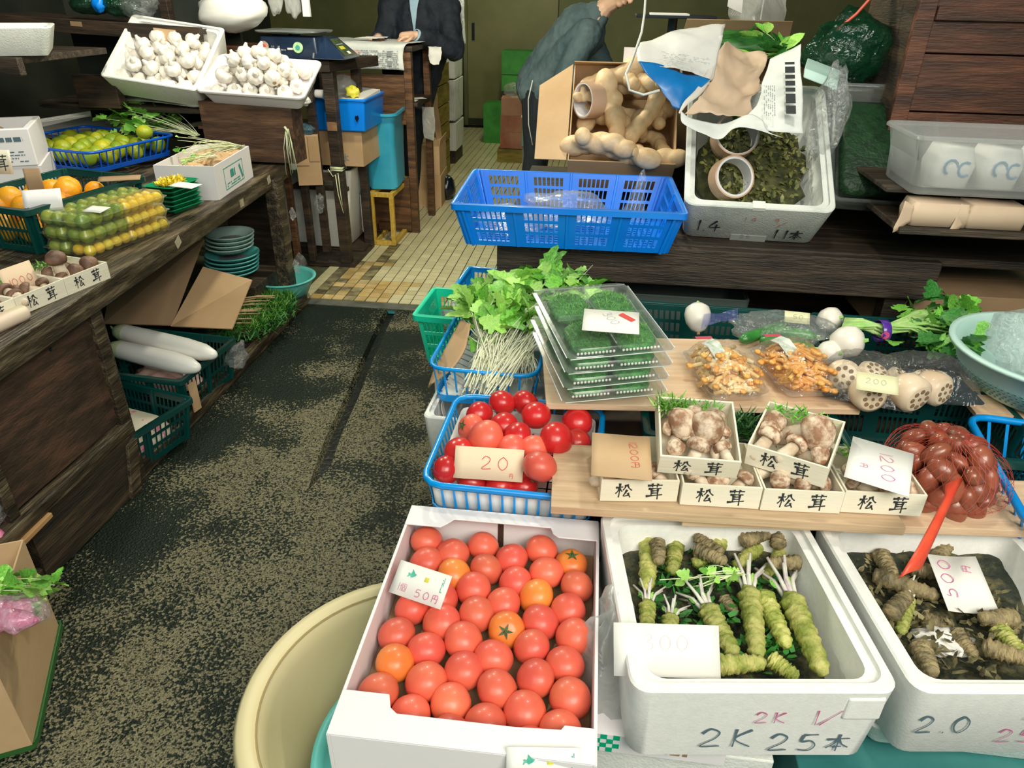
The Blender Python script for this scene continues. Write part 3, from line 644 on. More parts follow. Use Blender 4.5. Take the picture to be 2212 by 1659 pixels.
pb2 = cardbox('plain white box under the printed carton at the far left', (a.x-.34, a.y+.07, T), rad(30), .48, .36, .116, white_card, closed=True)
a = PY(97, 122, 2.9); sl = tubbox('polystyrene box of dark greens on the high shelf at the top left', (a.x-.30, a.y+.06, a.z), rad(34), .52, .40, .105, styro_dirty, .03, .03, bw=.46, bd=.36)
fuzz('dark curly greens filling the polystyrene box at the top left', (a.x-.32, a.y+.04, a.z+.06), .17, .12, .03, 900, leaf_d, 4, name='dark_greens', ln=.03, r_=.003)
sh = thing('high_shelf', 'dark wooden shelf carrying the polystyrene box at the top left', 'shelf', (a.x-.4, a.y+.2, a.z-.03))
M().box(-1.0, .30, -.24, .35, 0, .027).build('shelf_board', wood_darkx, sh, bevel=.003); M().box(-1.0, .32, -.26, -.225, -.04, .027).build('edge_batten', wood_darkx, sh, bevel=.003)
M().box(.0, .06, 1.0, 1.06, -1.4, .9).build('post', wood_dark, sh, bevel=.003)
# dark green crate of oranges
A = P(58, 458, .855); B = P(305, 385, .855); u = (B-A).normalized(); ang = math.atan2(u.y, u.x)-PI/2; n_ = Vector((-u.y, u.x, 0)); c = A+u*.25+n_*.18
oc = slot_crate('dark green slotted crate of oranges at the near end of the left table', (c.x, c.y, T+.002), ang, .36, .50, .155, .31, .45, dkgreen_pl, 2, 3, 8, 2)
heap(org, frame(oc), .28, .42, .008, .044, 30, 'orange in the dark green crate', 'oranges in the dark green crate', 6, 2, -.012)
for px, py, lab in ((22, 428, 'big orange on top at the near corner of the dark green crate'), (112, 412, 'orange peeking over the rim behind the white card'), (143, 413, 'orange beside the brown tag in the dark green crate')):
    org.put(P(px, py, .84), (0, 0, 1), lab, None, 1.0)
card_on('folded white card standing over the oranges in the dark green crate', P(92, 432, .875), (.9, .5, 0), (-.2, .3, .6), .11, .07, white_card)
card_on('brown paper tag stuck upright at the back of the orange crate', P(75, 397, .90), (.9, .4, 0), (.1, .2, 1), .05, .10, card_d)
card_on('thin brown cardboard strip resting on the far rim of the orange crate', P(258, 385, .875), (.9, .45, 0), (-.3, .7, .1), .14, .05, card_d)
card_on('white card with a brushed character at the far left edge of the table', PY(2, 350, 2.3), (1, .15, 0), (0, .2, 1), .07, .08, plank_pl, txt='茸', inkm=ink, size=.05, tx=-.02, ty=-.025)
# clear packs of small citrus: three high, two end to end
def pack_root():
    t = proto('fruit_pack', 'fruit pack'); W, D, Hh = .092, .2, .047
    M().loft([(W*.86, D*.9, .012, .001), (W, D, .012, Hh*.55), (W+.01, D+.01, .012, Hh*.55), (W+.01, D+.01, .012, Hh*.58), (W*.97, D*.97, .012, Hh*.6), (W*.86, D*.9, .012, Hh)], 3).build('clear_shell', clear, t, smooth=True, auto=40); return Proto(t)
fp = pack_root()
for si, (px, py) in enumerate(((200, 566), (290, 531))):
    base = P(px, py, T)
    for col in (0, 1):
        for lv in range(3):
            o_ = base+u*.102+n_*(.05+col*.095)+Vector((0, 0, .002+lv*.0485)); o_.x -= 0; low = ('bottom', 'middle', 'top')[lv]
            green = (si == 0 and lv == 2) or (col == 1) or (si == 0 and lv == 1)
            pos = ('near', 'far')[si]+' stack, '+('aisle side' if col == 0 else 'inner side')
            fp.put(o_, (0, 0, ang), f'clear pack of small citrus, {low} of the {pos}', 'clear citrus packs')
            R = Matrix.LocRotScale(o_, Euler((0, 0, ang)), None)
            for i in range(2):
                for j in range(4 if green else 5):
                    nn = 4 if green else 5; (sud if green else kum).put(R @ Vector(((i-.5)*.044, (j-(nn-1)/2)*.188/nn, .024)), rrot(), f'small {"green" if green else "yellow"} citrus, {low} pack of the {pos}, {ORD[j]} along, {("inner", "outer")[i]} row', 'small citrus in the clear packs', .92)
card_on('pale paper label lying on the nearest clear citrus pack', P(208, 452, T+.150), (.9, -.1, 0), (.1, .9, .1), .07, .05, paper)
# stack of green trays with yellow flowers
gt = P(395, 462, T); gtr = thing('x', 'x', 'tray'); gtr.name = 'food_tray'
M().loft([(.10, .14, .012, 0), (.13, .18, .014, .018), (.136, .186, .014, .018), (.128, .178, .014, .020), (.096, .136, .012, .003)], 3).build('tray_shell', mat('tray_green', (.0, .20, .08), (.01, .26, .11), .3, 5, coat=.3), gtr, smooth=True, auto=40); gtp = Proto(gtr)
for k in range(6):
    gtp.put((gt.x-.06, gt.y+.06, T+.001+k*.0175), (0, 0, ang+rad(k*1.5-4)), f'dark green plastic tray, {["lowest", "second from the bottom", "third from the bottom", "fourth from the bottom", "second from the top", "topmost"][k]} of the stack by the citrus packs', 'stack of green trays')
fuzz('yellow edible petals filling the topmost green tray', (gt.x-.06, gt.y+.06, T+.106), .045, .065, .012, 500, mat('petal_yellow', (.80, .62, .03), (.9, .75, .1), .5, 20), 2, name='flower_petals', ln=.02, r_=.003)
card_on('cream paper label lying over the yellow petals', P(400, 400, T+.125), (.95, -.2, 0), (.2, .9, .05), .11, .06, paper)
# white wasabi carton with brown bags and sprouts
A = P(372, 402, T); Cc = P(475, 433, T); B = P(555, 376, T); u2 = (B-Cc).normalized(); v2 = Vector((-u2.y, u2.x, 0)); w_, d_ = .25, .44; cc = Cc+u2*d_/2+v2*w_/2; a2 = math.atan2(u2.y, u2.x)-PI/2
wb = cardbox('white open carton with green print, filled with brown bags and sprouts', (cc.x, cc.y, T), a2, w_, d_, .14, white_card, .005, name='printed_carton')
printed(wb, (.1262, -.11, .03), (0, 1, 0), (0, 0, 1), .16, .02, 2, ink_teal, 5, .9); printed(wb, (.1262, -.12, .06), (0, 1, 0), (0, 0, 1), .12, .04, 1, ink_teal, 6, .8, th=.8)
q = M(); y0, y1, z0, z1 = -.13, .10, .02, .11
for s in ((y0, y1, z0, z0+.003), (y0, y1, z1-.003, z1), (y0, y0+.003, z0, z1), (y1-.003, y1, z0, z1)): q.box(.1255, .1262, *s)
q.build('printed_frame', ink_teal, wb); M().at((.126, .07, .065), (rad(25), 0, 0)).box(0, .0006, -.008, .008, -.035, .03).build('printed_root', ink_teal, wb)
M().at((-.06, -.2225, .08)).box(-.03, .03, 0, .002, -.012, .012).build('carton_slot', card_d, wb)
for k, (x, y, z, h) in enumerate(((-.06, .04, .09, .05), (.05, .05, .09, .06), (.0, -.12, .09, .05), (.06, .15, .10, .05), (-.05, .17, .09, .05))):
    b_ = crumple((0, 0, 0), .062, .06, h*.8, k+3, .35).build('paper_bag', card, smooth=False, loc=frame(wb) @ Vector((x, y, z))); tag(b_, 'brown paper bag in the white printed carton, '+['back left', 'back right', 'front middle', 'far right', 'far left'][k], 'paper bag', 'paper bags in the carton')
herb('handful of pale sprouts tumbling over the far corner of the white carton', frame(wb) @ Vector((.10, .20, .14)), frame(wb) @ Vector((-.05, .03, .17)), (.06, .07, .05), 40, 10, .025, ['ll'], 9, name='sprouts', sr=.0012, start=.8, cat='sprouts')
herb('few green leaves lying in the front of the white carton', frame(wb) @ Vector((.05, .02, .13)), frame(wb) @ Vector((-.08, -.06, .15)), (.04, .04, .02), 8, 12, .03, ['ll', 'lg'], 10, name='leaf_sprig', cat='greens')
# ---------------- small veneer boxes of matsutake mushrooms
mush_m = mat('matsutake_brown', (.30, .15, .08), (.76, .60, .45), .6, 60, .3, 110, lo=.42, hi=.6, var=.15)
mush_s = mat('matsutake_stem', (.58, .44, .30), (.80, .70, .56), .6, 24, .3, 60, lo=.35, hi=.6)
def mush(name='matsutake_mushroom', cm=mush_m, s=1):
    t = proto(name, 'mushroom')
    M().lathe([(0, .021), (.010, .020), (.017, .014), (.019, .006), (.0175, 0), (.013, -.001), (.008, .004)], 16, lambda a, u: 1+.06*math.sin(3*a+u)).build('cap', cm, t, smooth=True)
    M().tube([(0, 0, .006), (.001, 0, -.012), (.003, .001, -.03), (.004, .002, -.042)], [.0095, .011, .0115, .006], 10).build('stem', mush_s, t, smooth=True); return Proto(t)
msh = mush(); mshd = mush(cm=mat('matsutake_dark', (.10, .05, .03), (.26, .14, .09), .55, 40, .3, 90, var=.15))
MB = dict(w=.155, d=.16, h=.052)
def mbox(label, loc, rot, seed, n=7, pr=None, sprig=True, glyph=True, desc='', empty=False, w=None):
    W, D, Hh = w or MB['w'], MB['d'], MB['h']; t = thing('mushroom_box', label, 'box', loc, rot, 'veneer mushroom boxes'); e = .004
    for nm, b in (('front_panel', (-W/2, W/2, -D/2, -D/2+e, 0, Hh)), ('back_panel', (-W/2, W/2, D/2-e, D/2, 0, Hh)), ('side_panel', (-W/2, -W/2+e, -D/2+e, D/2-e, 0, Hh)), ('side_panel', (W/2-e, W/2, -D/2+e, D/2-e, 0, Hh)), ('bottom_panel', (-W/2+e, W/2-e, -D/2+e, D/2-e, 0, e))):
        M().box(*b).build(nm, plank_pl, t, bevel=.0008)
    if glyph: write('松', t, (-W/2+.030, -D/2, .009), (1, 0, 0), (0, 0, 1), .036, ink, wt=.11, lift=.0006, name='brushed_character'); write('茸', t, (W/2-.064, -D/2, .009), (1, 0, 0), (0, 0, 1), .036, ink, wt=.11, lift=.0006, name='brushed_character')
    R = Matrix.LocRotScale(Vector(loc), Euler(rot) if isinstance(rot, tuple) else Euler((0, 0, rot)), None); r = random.Random(seed)
    if not empty:
        for k in range(n):
            x = (-.36+.72*((k % 3)+r.uniform(.1, .4))/2.4)*W; y = (-.34+.7*((k//3)+r.uniform(.1, .4))/2.6)*D
            (pr or msh).put(R @ Vector((x*.95, y*.9, .034+r.uniform(0, .012))), (r.uniform(.5, 1.5), r.uniform(-.5, .5), r.uniform(0, 6.28)), f'matsutake in {desc}, {("front", "middle", "back")[min(k//3, 2)]} row, {ORD[k % 3]} from the left', 'matsutake in '+desc, r.uniform(.9, 1.35))
        if sprig: s_ = fuzz('green fern sprig tucked in '+desc, (0, 0, 0), W*.42, .018, .015, 130, leaf_g, seed, name='fern_sprig', ln=.022, r_=.0014); s_.location = R @ Vector((-.01, D*.33, .052)); s_.rotation_euler = R.to_euler()
    return t
A = P(151, 640, T); B = P(232, 606, T); u = (B-A).normalized(); am = math.atan2(u.y, u.x); nn = Vector((-u.y, u.x, 0))
lefts = ['farthest on the left table', 'midmost on the left table', 'nearest on the left table']
for k in range(3):
    c = A+u*(.5-k*1.01)*MB['w']+nn*(MB['d']/2+.004)
    mbox('veneer box of matsutake, '+lefts[k], (c.x, c.y, T+.001), am, 40+k, 5, pr=mshd, desc='the veneer box '+lefts[k])
c = A+u*.02
mshd.put((c.x-.055, c.y+.03, T+.085), (.15, .1, 0), 'dark capped matsutake standing upright in the farthest left veneer box', None, 1.5)
card_on('tan price card marked 1000 leaning on the veneer boxes of the left table', P(48, 612, T+.05), u, (-.25, .05, 1), .10, .105, paper_pink, txt='1000', inkm=ink_red, size=.02, tx=-.04, ty=.0)
for k, (px, py, l) in enumerate(((25, 668, 'upper'), (35, 700, 'lower'))):
    c = P(px, py, T+.02-.0*k); t = thing('bamboo_packet', f'pale wrapped bamboo packet with pink ends at the table edge, {l} of two', 'packet', (c.x-.05, c.y-.02, T+.021), (0, 0, am+rad(8-5*k)), 'wrapped packets at the table edge')
    M().loft([(.2, .03, .014, -.02), (.21, .042, .02, -.01), (.21, .045, .02, .004), (.2, .03, .014, .016)], 4).build('wrapper', mat('packet_pale', (.80, .68, .50), (.84, .60, .52), .5, 9), t, smooth=True)
    M().box(-.02, -.012, -.0235, .0235, -.0195, .0175).build('tie_band', ink_pale, t)
# ---------------- under the left table
cr1 = slot_crate('dark green slotted crate holding two daikon radishes under the left table', (-1.675, 2.36, .035), rad(-4), .40, .37, .175, .36, .33, dkgreen_pl, 3, 2, 6, 2)
cr2 = slot_crate('dark green slotted crate holding printed bags under the left table', (-1.63, 1.93, .022), rad(-14), .34, .40, .16, .30, .36, dkgreen_pl, 2, 2, 7, 3)
daik_m = mat('daikon_white', (.86, .85, .82), (.80, .78, .73), .35, 5, .06, 30, lo=.5, hi=.8); daik_g = mat('daikon_shoulder', (.45, .60, .25), (.70, .74, .52), .4, 9)
for k, (p0, p1, lab) in enumerate((((255, 716, .245), (468, 768, .245), 'white daikon radish lying at the back of the dark green crate'), ((246, 752, .232), (432, 796, .232), 'white daikon radish lying in front in the dark green crate'))):
    a, b = P(*p0), P(*p1); t = thing('daikon_radish', lab, 'radish', a); d = b-a; L_ = d.length; rot = d.to_track_quat('Z', 'Y').to_euler(); t.rotation_euler = rot
    M().lathe([(.012, -.012), (.028, 0), (.036, .03), (.039, L_*.35), (.040, L_*.7), (.034, L_*.88), (.018, L_*.975), (.006, L_)], 20).build('root', daik_m, t, smooth=True)
    M().lathe([(.0, -.03), (.012, -.02), (.028, -.001), (.0365, .03), (.0385, .055)], 16, cap=False).build('green_shoulder', daik_g, t, smooth=True)
    M().at((0, 0, -.02)).tube([(0, 0, 0), (.01, .01, -.03)], [.008, .003], 6).build('leaf_stub', stem_g, t)
tag(M().at((0, 0, 0), (0, 0, rad(-14))).loft([(.26, .28, .03, 0), (.28, .30, .04, .05), (.24, .27, .05, .085), (.10, .12, .04, .095)], 4).build('printed_bag', mat('bag_print_pink', (.80, .74, .60), (.80, .25, .38), .3, 22, coat=.5, lo=.56, hi=.6), loc=(-1.63, 1.93, .04), smooth=True), 'plastic bag with pink and green print in the lower crate under the table', 'bag')
crumple((0, 0, 0), .15, .13, .05, 8, .3).build('red_produce', mat('pinkish_produce', (.50, .22, .24), (.62, .5, .4), .6, 14), loc=(-1.67, 2.36, .10), smooth=True)
tag(bpy.data.objects['red_produce'], 'pinkish bag lying under the daikon in the dark green crate', 'bag')
M().at((0, 0, 0)).box(-.02, .02, -.0025, .0025, -.07, .05).build('brown_tag', card, loc=(-1.468, 2.20, .13), rot=(0, 0, rad(80)))
tag(bpy.data.objects['brown_tag'], 'narrow brown cardboard strip tucked at the corner of the daikon crate', 'cardboard')
tag(crumple((0, 0, 0), .04, .06, .055, 12, .5).build('plastic_bag', bagfilm, loc=(-1.455, 2.53, .135), smooth=True), 'small clear plastic bag hanging off the daikon crate beside the aisle', 'plastic bag')
# cardboard sheets leaning under the table
def sheet(label, pts, m=card, th=.006, name='cardboard_sheet'):
    p = [Vector(x) for x in pts]; n = (p[1]-p[0]).cross(p[3]-p[0]).normalized()*th; return tag(M().hexa(p+[x+n for x in p]).build(name, m), label, 'cardboard')
sheet('light brown corrugated sheet leaning in front of the colander stack', [P(370, 706, .19), PY(502, 712, 2.60), PY(545, 606, 2.95), PY(440, 578, 2.95)])
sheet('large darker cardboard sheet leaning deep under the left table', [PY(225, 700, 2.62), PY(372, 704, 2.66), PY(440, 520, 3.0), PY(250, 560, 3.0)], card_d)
cm = mat('colander_mesh', (.22, .24, .26), (.30, .32, .34), .5, 60)
for k in range(9):
    up = k > 4; c = PY(494 if up else 500, 590-(k*8.5 if not up else 6+k*9.5), 3.25); r = .112 if up else .128
    t = thing('colander', f'{"turquoise" if k < 5 else "pale"} colander rim under the left table, {ORD[k]} from the bottom of the stack', 'colander', (c.x-.02, 3.30, .22+k*.021+(.02 if up else 0)), rad(k*20), 'stack of colanders')
    M().lathe([(r*.6, -.03), (r*.9, -.01), (r, .0), (r+.006, .002), (r+.006, .006), (r-.003, .006), (r*.88, -.006), (r*.6, -.026)], 28, cap=False).build('rim', teal_pl if not up else mint_pl, t, smooth=True)
    M().lathe([(0, -.03), (r*.62, -.03), (r*.9, -.009)], 24, cap=False).build('mesh_bowl', cm, t, smooth=True)
M().at().box(-.16, .16, -.16, .16, 0, .185).build('wooden_block', wood_darkx, loc=(c.x-.02, 3.32, 0), bevel=.004); tag(bpy.data.objects['wooden_block'], 'dark wooden block carrying the colander stack under the table', 'block')
c = P(612, 590, .16); t = thing('wash_basin', 'turquoise plastic basin behind the far leg of the left table', 'basin', (c.x, c.y, .012))
M().lathe([(.0, .0), (.10, .0), (.15, .11), (.158, .125), (.168, .128), (.168, .134), (.155, .134), (.147, .12), (.098, .008), (.0, .006)], 36, cap=False).build('bowl', teal_pl, t, smooth=True)
r0 = random.Random(3); t = thing('spring_onions', 'dark green bunch of root vegetables with feathery tops under the table by the aisle', 'greens', (-1.62, 3.0, .09))
q = M()
for k in range(46):
    y = r0.uniform(-.16, .12); z = r0.uniform(-.05, .06); q.tube([(-.16+r0.uniform(-.03, .03), y-.05, z), (0, y, z+.02), (.07, y+.04, z+.01)], [.004, .005, .003], 5)
q.build('roots', mat('root_tan', (.40, .26, .14), (.55, .42, .22), .7, 20), t, smooth=True)['kind'] = 'stuff'
fuzz('', (.04, .06, .02), .11, .26, .05, 1500, leaf_g, 5, name='feathery_tops', parent=t, ln=.035, r_=.0012)
fuzz('', (.03, .02, .0), .16, .30, .05, 1500, leaf_d, 6, name='dark_tops', parent=t, ln=.05, r_=.002)
# lower left: shelf with bagged pink radishes, carton on the ground
pinkr = mat('radish_pink', (.72, .12, .30), (.85, .45, .60), .35, 14, coat=.5, lo=.4, hi=.7, var=.1); redr = mat('radish_red', (.45, .02, .06), (.62, .08, .14), .35, 14, coat=.5)
t = proto('pink_radish', 'radish'); M().lathe([(.004, -.045), (.014, -.03), (.024, -.008), (.026, .012), (.018, .028), (.0, .032)], 14).build('bulb', pinkr, t, smooth=True); M().tube([(0, 0, .028), (.004, 0, .045), (.01, .0, .06)], [.007, .005, .004], 6).build('leaf_stub', stem_g, t); rad_ = Proto(t)
for k in range(16):
    x, y = (k % 3)*.05, (k//3 % 3)*.055; lv = k//9
    rad_.put((-1.575+x*.9-lv*.01, 1.145+y, .232+lv*.045), (r0.uniform(1.2, 1.9), 0, r0.uniform(0, 6)), f'pink radish in the clear bag on the low shelf, {ORD[k % 9]} of the {("lower", "upper")[lv]} layer', 'bagged pink radishes', r0.uniform(.9, 1.15))
for k, (x, y, z, s) in enumerate(((-1.53, 1.24, .30, .085), (-1.51, 1.17, .25, .07))):
    tag(crumple((0, 0, 0), s, s*1.1, s*.75, 30+k, .45).build('produce_bag', bagfilm, loc=(x, y, z), smooth=True), ('clear plastic bag around pink radishes, upper one on the low shelf', 'clear plastic bag around radishes, lower one on the low shelf edge')[k], 'plastic bag')
c = P(40, 1350, .20); t = cardbox('brown carton on the ground at the lower left corner', (-1.385, .93, .03), rad(28), .36, .36, .29, card, name='cardboard_carton')
t2 = slot_crate('green plastic crate under the brown carton at the lower left', (-1.395, .94, .0), rad(28), .37, .37, .028, .36, .36, mat('plastic_moss', (.03, .13, .03), None, .5), 2, 2, 5, 1, lip=.004, ribs=False, mv=.3)
herb('bright frilly green leaves spilling from the lower left carton', P(-60, 1275, .33), P(85, 1248, .36), (.05, .05, .03), 14, 40, .045, ['ll', 'lg'], 14, name='leafy_greens', start=.3)
for k in range(6):
    rad_.put(P(5+(k % 3)*18, 1318+(k//3)*22, .315), (1.4, 0, k), 'pink radish under film in the lower left carton, '+ORD[k]+' from the left', 'radishes in the lower left carton', .9)
tag(crumple((0, 0, 0), .07, .05, .03, 44, .4).build('plastic_film', bagfilm, loc=P(25, 1325, .335), smooth=True), 'crumpled clear film over the radishes of the lower left carton', 'plastic film')
# ---------------- stall behind the left table
def upright(label, name, cat, x0, x1, y0, y1, z0, z1, m, bev=.003):
    o = M().box(-(x1-x0)/2, (x1-x0)/2, -(y1-y0)/2, (y1-y0)/2, 0, z1-z0).build(name, m, loc=((x0+x1)/2, (y0+y1)/2, z0), bevel=bev); return tag(o, label, cat)
def crate_wood(label, loc, rz, w, d, h, m, nb=3, name='wooden_crate', gap=.012, legs=True):
    t = thing(name, label, 'crate', loc, rz); bh = (h-gap*(nb-1))/nb
    for k in range(nb):
        z0 = k*(bh+gap)
        for b in ((-w/2, w/2, -d/2, -d/2+.012), (-w/2, w/2, d/2-.012, d/2), (-w/2, -w/2+.012, -d/2+.012, d/2-.012), (w/2-.012, w/2, -d/2+.012, d/2-.012)):
            M().box(*b, z0, z0+bh).build('plank', m, t, bevel=.0015)
    for sx in (-1, 1):
        for sy in (-1, 1): M().box(sx*(w/2-.024)-.012, sx*(w/2-.024)+.012, sy*(d/2-.024)-.012, sy*(d/2-.024)+.012, 0, h).build('corner_post', m, t)
    M().box(-w/2+.012, w/2-.012, -d/2+.012, d/2-.012, .002, .012).build('bottom_panel', m, t)
    return t
wood_crate = mat('wood_crate_brown', (.035, .018, .010), (.14, .07, .035), .6, 4, .3, 20, (1, 8, 8), c3=(.07, .035, .02))
crt = crate_wood('dark stained wooden crate carrying the tray of garlic at the end of the left table', (-1.735, 3.57, .72), 0, .47, .13, .28, wood_crate, 1)
c0 = upright('dark wooden stand under the crate behind the left table', 'wooden_stand', 'stand', -1.98, -1.66, 3.60, 3.66, .0, .715, wood_dark)
# string bundles on the crate corner
def strings(label, c, n, ln, seed, m=stem_w, r=.0016, name='string_bundle'):
    r1 = random.Random(seed); q = M()
    for k in range(n):
        x, y = r1.uniform(-.02, .02), r1.uniform(-.01, .01); l = ln*r1.uniform(.5, 1)
        q.tube([(x*.4, 0, 0), (x+r1.uniform(-.01, .01), y-.006, -l*.4), (x*1.3+r1.uniform(-.015, .015), y, -l)], r, 4)
    q.tube([(-.008, -.008, .01), (.008, -.012, -.01), (.006, -.01, -.03)], .006, 6)
    o = q.build(name, m, smooth=True, loc=c); o['kind'] = 'thing'; return tag(o, label, 'string')
strings('bundle of pale straw strings hanging on the corner of the dark wooden crate', PY(620, 278, 3.49), 10, .24, 3, stem_w)
# garlic trays
def tilted(mk, FLp, FRp, y, d, ang_, h):
    a, b = PY(*FLp, y), PY(*FRp, y); mid = (a+b)/2; w = (b-a).length; rz = math.atan2(b.y-a.y, b.x-a.x); ry = -math.asin((b.z-a.z)/w)
    e = Euler((rad(ang_), ry, rz)); R = e.to_matrix(); loc = mid-R @ Vector((0, -d/2, h)); return mk(tuple(loc), e, w, d, h)
g1 = tilted(lambda l, e, w, d, h: tubbox('deep white polystyrene box of garlic tilted towards the aisle', l, e, w, d, h, styro, .028, .02, bw=w*.9, bd=d*.9), (214, 163), (424, 196), 3.45, .42, 38, .14)
heap(garl, frame(g1), .38, .34, .03, .037, 48, 'garlic bulb in the deep box', 'garlic in the deep box', 21, 2, .012, sc=1.27, rot=lambda r: (r.uniform(-.9, .9), r.uniform(-.9, .9), r.uniform(0, 6.3)))
g2 = tilted(lambda l, e, w, d, h: tubbox('shallow white tray of garlic heaped on the wooden crate', l, e, w, d, h, white_card, .008, .03, bw=w*.86, bd=d*.82, lip=.012, ledge=False), (420, 195), (655, 212), 3.44, .32, 26, .085)
heap(garl, frame(g2), .42, .26, .012, .036, 60, 'garlic bulb in the shallow tray', 'garlic in the shallow tray', 22, 3, .02, sc=1.2, rot=lambda r: (r.uniform(-1.2, 1.2), r.uniform(-1.2, 1.2), r.uniform(0, 6.3)))
tag(crumple((0, 0, 0), .12, .06, .035, 51, .4).build('plastic_net', bagwhite, loc=PY(560, 118, 3.72), smooth=True), 'white plastic film at the back edge of the shallow garlic tray', 'plastic film')
# rack beneath the deep garlic box
rk = thing('garlic_rack', 'dark wooden rack beneath and behind the deep garlic box', 'rack', (-2.2, 3.75, 0))
def rb(nm, x0, x1, y0, y1, z0, z1, m=wood_darkx): M().box(x0+2.2, x1+2.2, y0-3.75, y1-3.75, z0, z1).build(nm, m, rk, bevel=.003)
rb('post', -2.40, -2.35, 4.05, 4.10, 0, 1.5, wood_dark); rb('post', -2.02, -1.975, 3.60, 3.65, .70, 1.0, wood_brown); rb('post', -1.98, -1.94, 3.56, 3.60, .70, 1.0, wood_red)
rb('rail', -2.85, -1.98, 3.56, 3.60, .93, .955); rb('shelf_board', -2.9, -1.98, 3.60, 4.05, .93, .955); rb('back_board', -3.0, -2.0, 4.12, 4.15, .7, 1.6, wall_k)
rb('box_side', -2.60, -2.38, 3.50, 3.56, .95, 1.10, wood_dark); rb('cross_bar', -2.02, -1.95, 3.55, 3.56, .86, .875, wood_red)
tag(patch([[(-.26, -.02, 0), (-.1, -.02, .01), (.1, -.02, 0), (.26, -.02, .0)], [(-.26, .1, .02), (-.1, .1, .03), (.1, .1, .02), (.26, .1, .02)]], 24, 8, .012, 14).build('folded_paper', bagwhite, loc=(-2.16, 3.56, .972), smooth=True), 'crumpled white film lying on the rack under the deep garlic box', 'plastic film')
# top shelf with bags, brown scale board
a = PY(130, 40, 3.7); b = PY(430, 62, 3.7)
ts = thing('top_shelf', 'dark wooden top shelf at the upper left with bagged greens on it', 'shelf', (a.x, 3.7, a.z-.03))
M().box(-.5, b.x-a.x, 0, .035, -.035, .03).build('front_rail', wood_dark, ts, rot=(0, rad(2), 0), bevel=.003); M().box(-.5, b.x-a.x, .035, .5, .0, .022).build('shelf_board', wood_darkx, ts, rot=(0, rad(2), 0))
M().at((b.x-a.x-.24, -.003, -.02), (0, rad(4), 0)).box(-.0, .115, 0, .002, -.055, .02).build('paper_tape', card, ts)
M().at((.05, -.003, .01), (0, rad(2), 0)).box(-.0, .06, 0, .002, -.012, .01).build('paper_tape', card_d, ts)
for k, (px, py, m_, nm, lb) in enumerate(((195, 5, gfilm, 'green_bag', 'green plastic bag of produce on the top shelf, left'), (255, 8, gfilm, 'green_bag', 'green and clear produce bag on the top shelf, in the middle'), (300, 12, bagfilm, 'clear_bag', 'clear plastic bag bulging over the top shelf edge, right'))):
    c = PY(px, py, 3.82); tag(crumple((0, 0, 0), .10, .09, .055, 60+k, .35).build(nm, m_, loc=(c.x, c.y, c.z), smooth=True), lb, 'bag')
c = PY(213, 8, 3.74); tag(crumple((0, 0, 0), .035, .03, .04, 5, .2).build('blue_bag_tie', blue_pl, loc=c, smooth=True), 'small blue wrapper among the bags on the top shelf', 'wrapper')
a = PY(470, 92, 3.75); sb = thing('scale_bench', 'reddish brown wooden bench board under the scale and white bag', 'bench', (-1.72, 4.0, a.z-.03))
M().hexa([(-.35, -.02, -.03), (.16, -.02, -.03), (.22, .16, -.03), (-.35, .30, -.03), (-.35, -.02, .0), (.16, -.02, .0), (.22, .16, .0), (-.35, .30, .0)]).build('bench_board', wood_brown, sb, bevel=.003)
M().box(-.35, .16, -.02, .0, -.12, -.03).build('apron', wood_brown, sb, bevel=.002); M().box(-.35, -.31, .0, .04, -1.12, -.03).build('leg', wood_dark, sb); M().box(.10, .14, .0, .04, -1.12, -.03).build('leg', wood_dark, sb)
c = PY(500, 40, 3.95); bagm = mat('bag_opaque_white', (.86, .85, .80), (.80, .80, .77), .35, 5, .1, 30, coat=.2)
t = tag(crumple((0, 0, 0), .185, .13, .10, 71, .16, 1.3).build('white_bag', bagm, loc=(c.x, c.y+.02, c.z+.035), smooth=True), 'full white plastic bag sitting left of the scale', 'bag')
t = thing('hanging_bags', 'pale translucent bags hanging above the scale', 'bag', PY(600, -10, 4.25))
for k, (x, z) in enumerate(((-.02, -.0), (.07, -.01))): crumple((x, .02*k, z), .045, .03, .10, 73+k, .3).build('bag_sheet', bagwhite, t, smooth=True)
M().box(.135, .175, -.01, .01, -.10, .1).build('paper_roll', paper, t)
M().box(-.08, .20, -.006, .006, .09, .10).build('hanging_bar', steel if 'steel_platter' in MATS and 'steel' in globals() else paper, t); M().tube([(.05, 0, .10), (.05, 0, 2.75-t.location.z)], .003, 6).build('hanging_cord', paper, t)
# scale
c = PY(560, 92, 3.98); sx = c.x; t = thing('weighing_scale', 'dark blue electronic counter scale with a steel platter', 'scale', (sx+.16, 4.08, 1.165), rad(-2))
navy = mat('scale_navy', (.008, .018, .05), (.012, .03, .07), .3, 8, coat=.3); steel = mat('steel_platter', (.30, .33, .33), (.42, .44, .42), .35, 6, metal=.6)
M().loft([(.34, .22, .02, 0), (.34, .22, .02, .02), (.32, .20, .02, .10), (.30, .18, .02, .105)], 3).build('scale_body', navy, t, smooth=True, auto=30)
M().loft([(.33, .25, .03, .118), (.345, .265, .03, .124), (.345, .265, .03, .130), (.325, .245, .03, .126)], 4).build('platter', steel, t, smooth=True, auto=30); M().at((0, 0, .105)).lathe([(.03, 0), (.03, .016)], 12).build('platter_post', black_pl, t)
M().hexa([(.14, -.13, 0), (.32, -.13, 0), (.32, .12, 0), (.14, .12, 0), (.13, -.04, .10), (.19, -.04, .10), (.19, .11, .10), (.13, .11, .10)]).build('display_wedge', navy, t, bevel=.006)
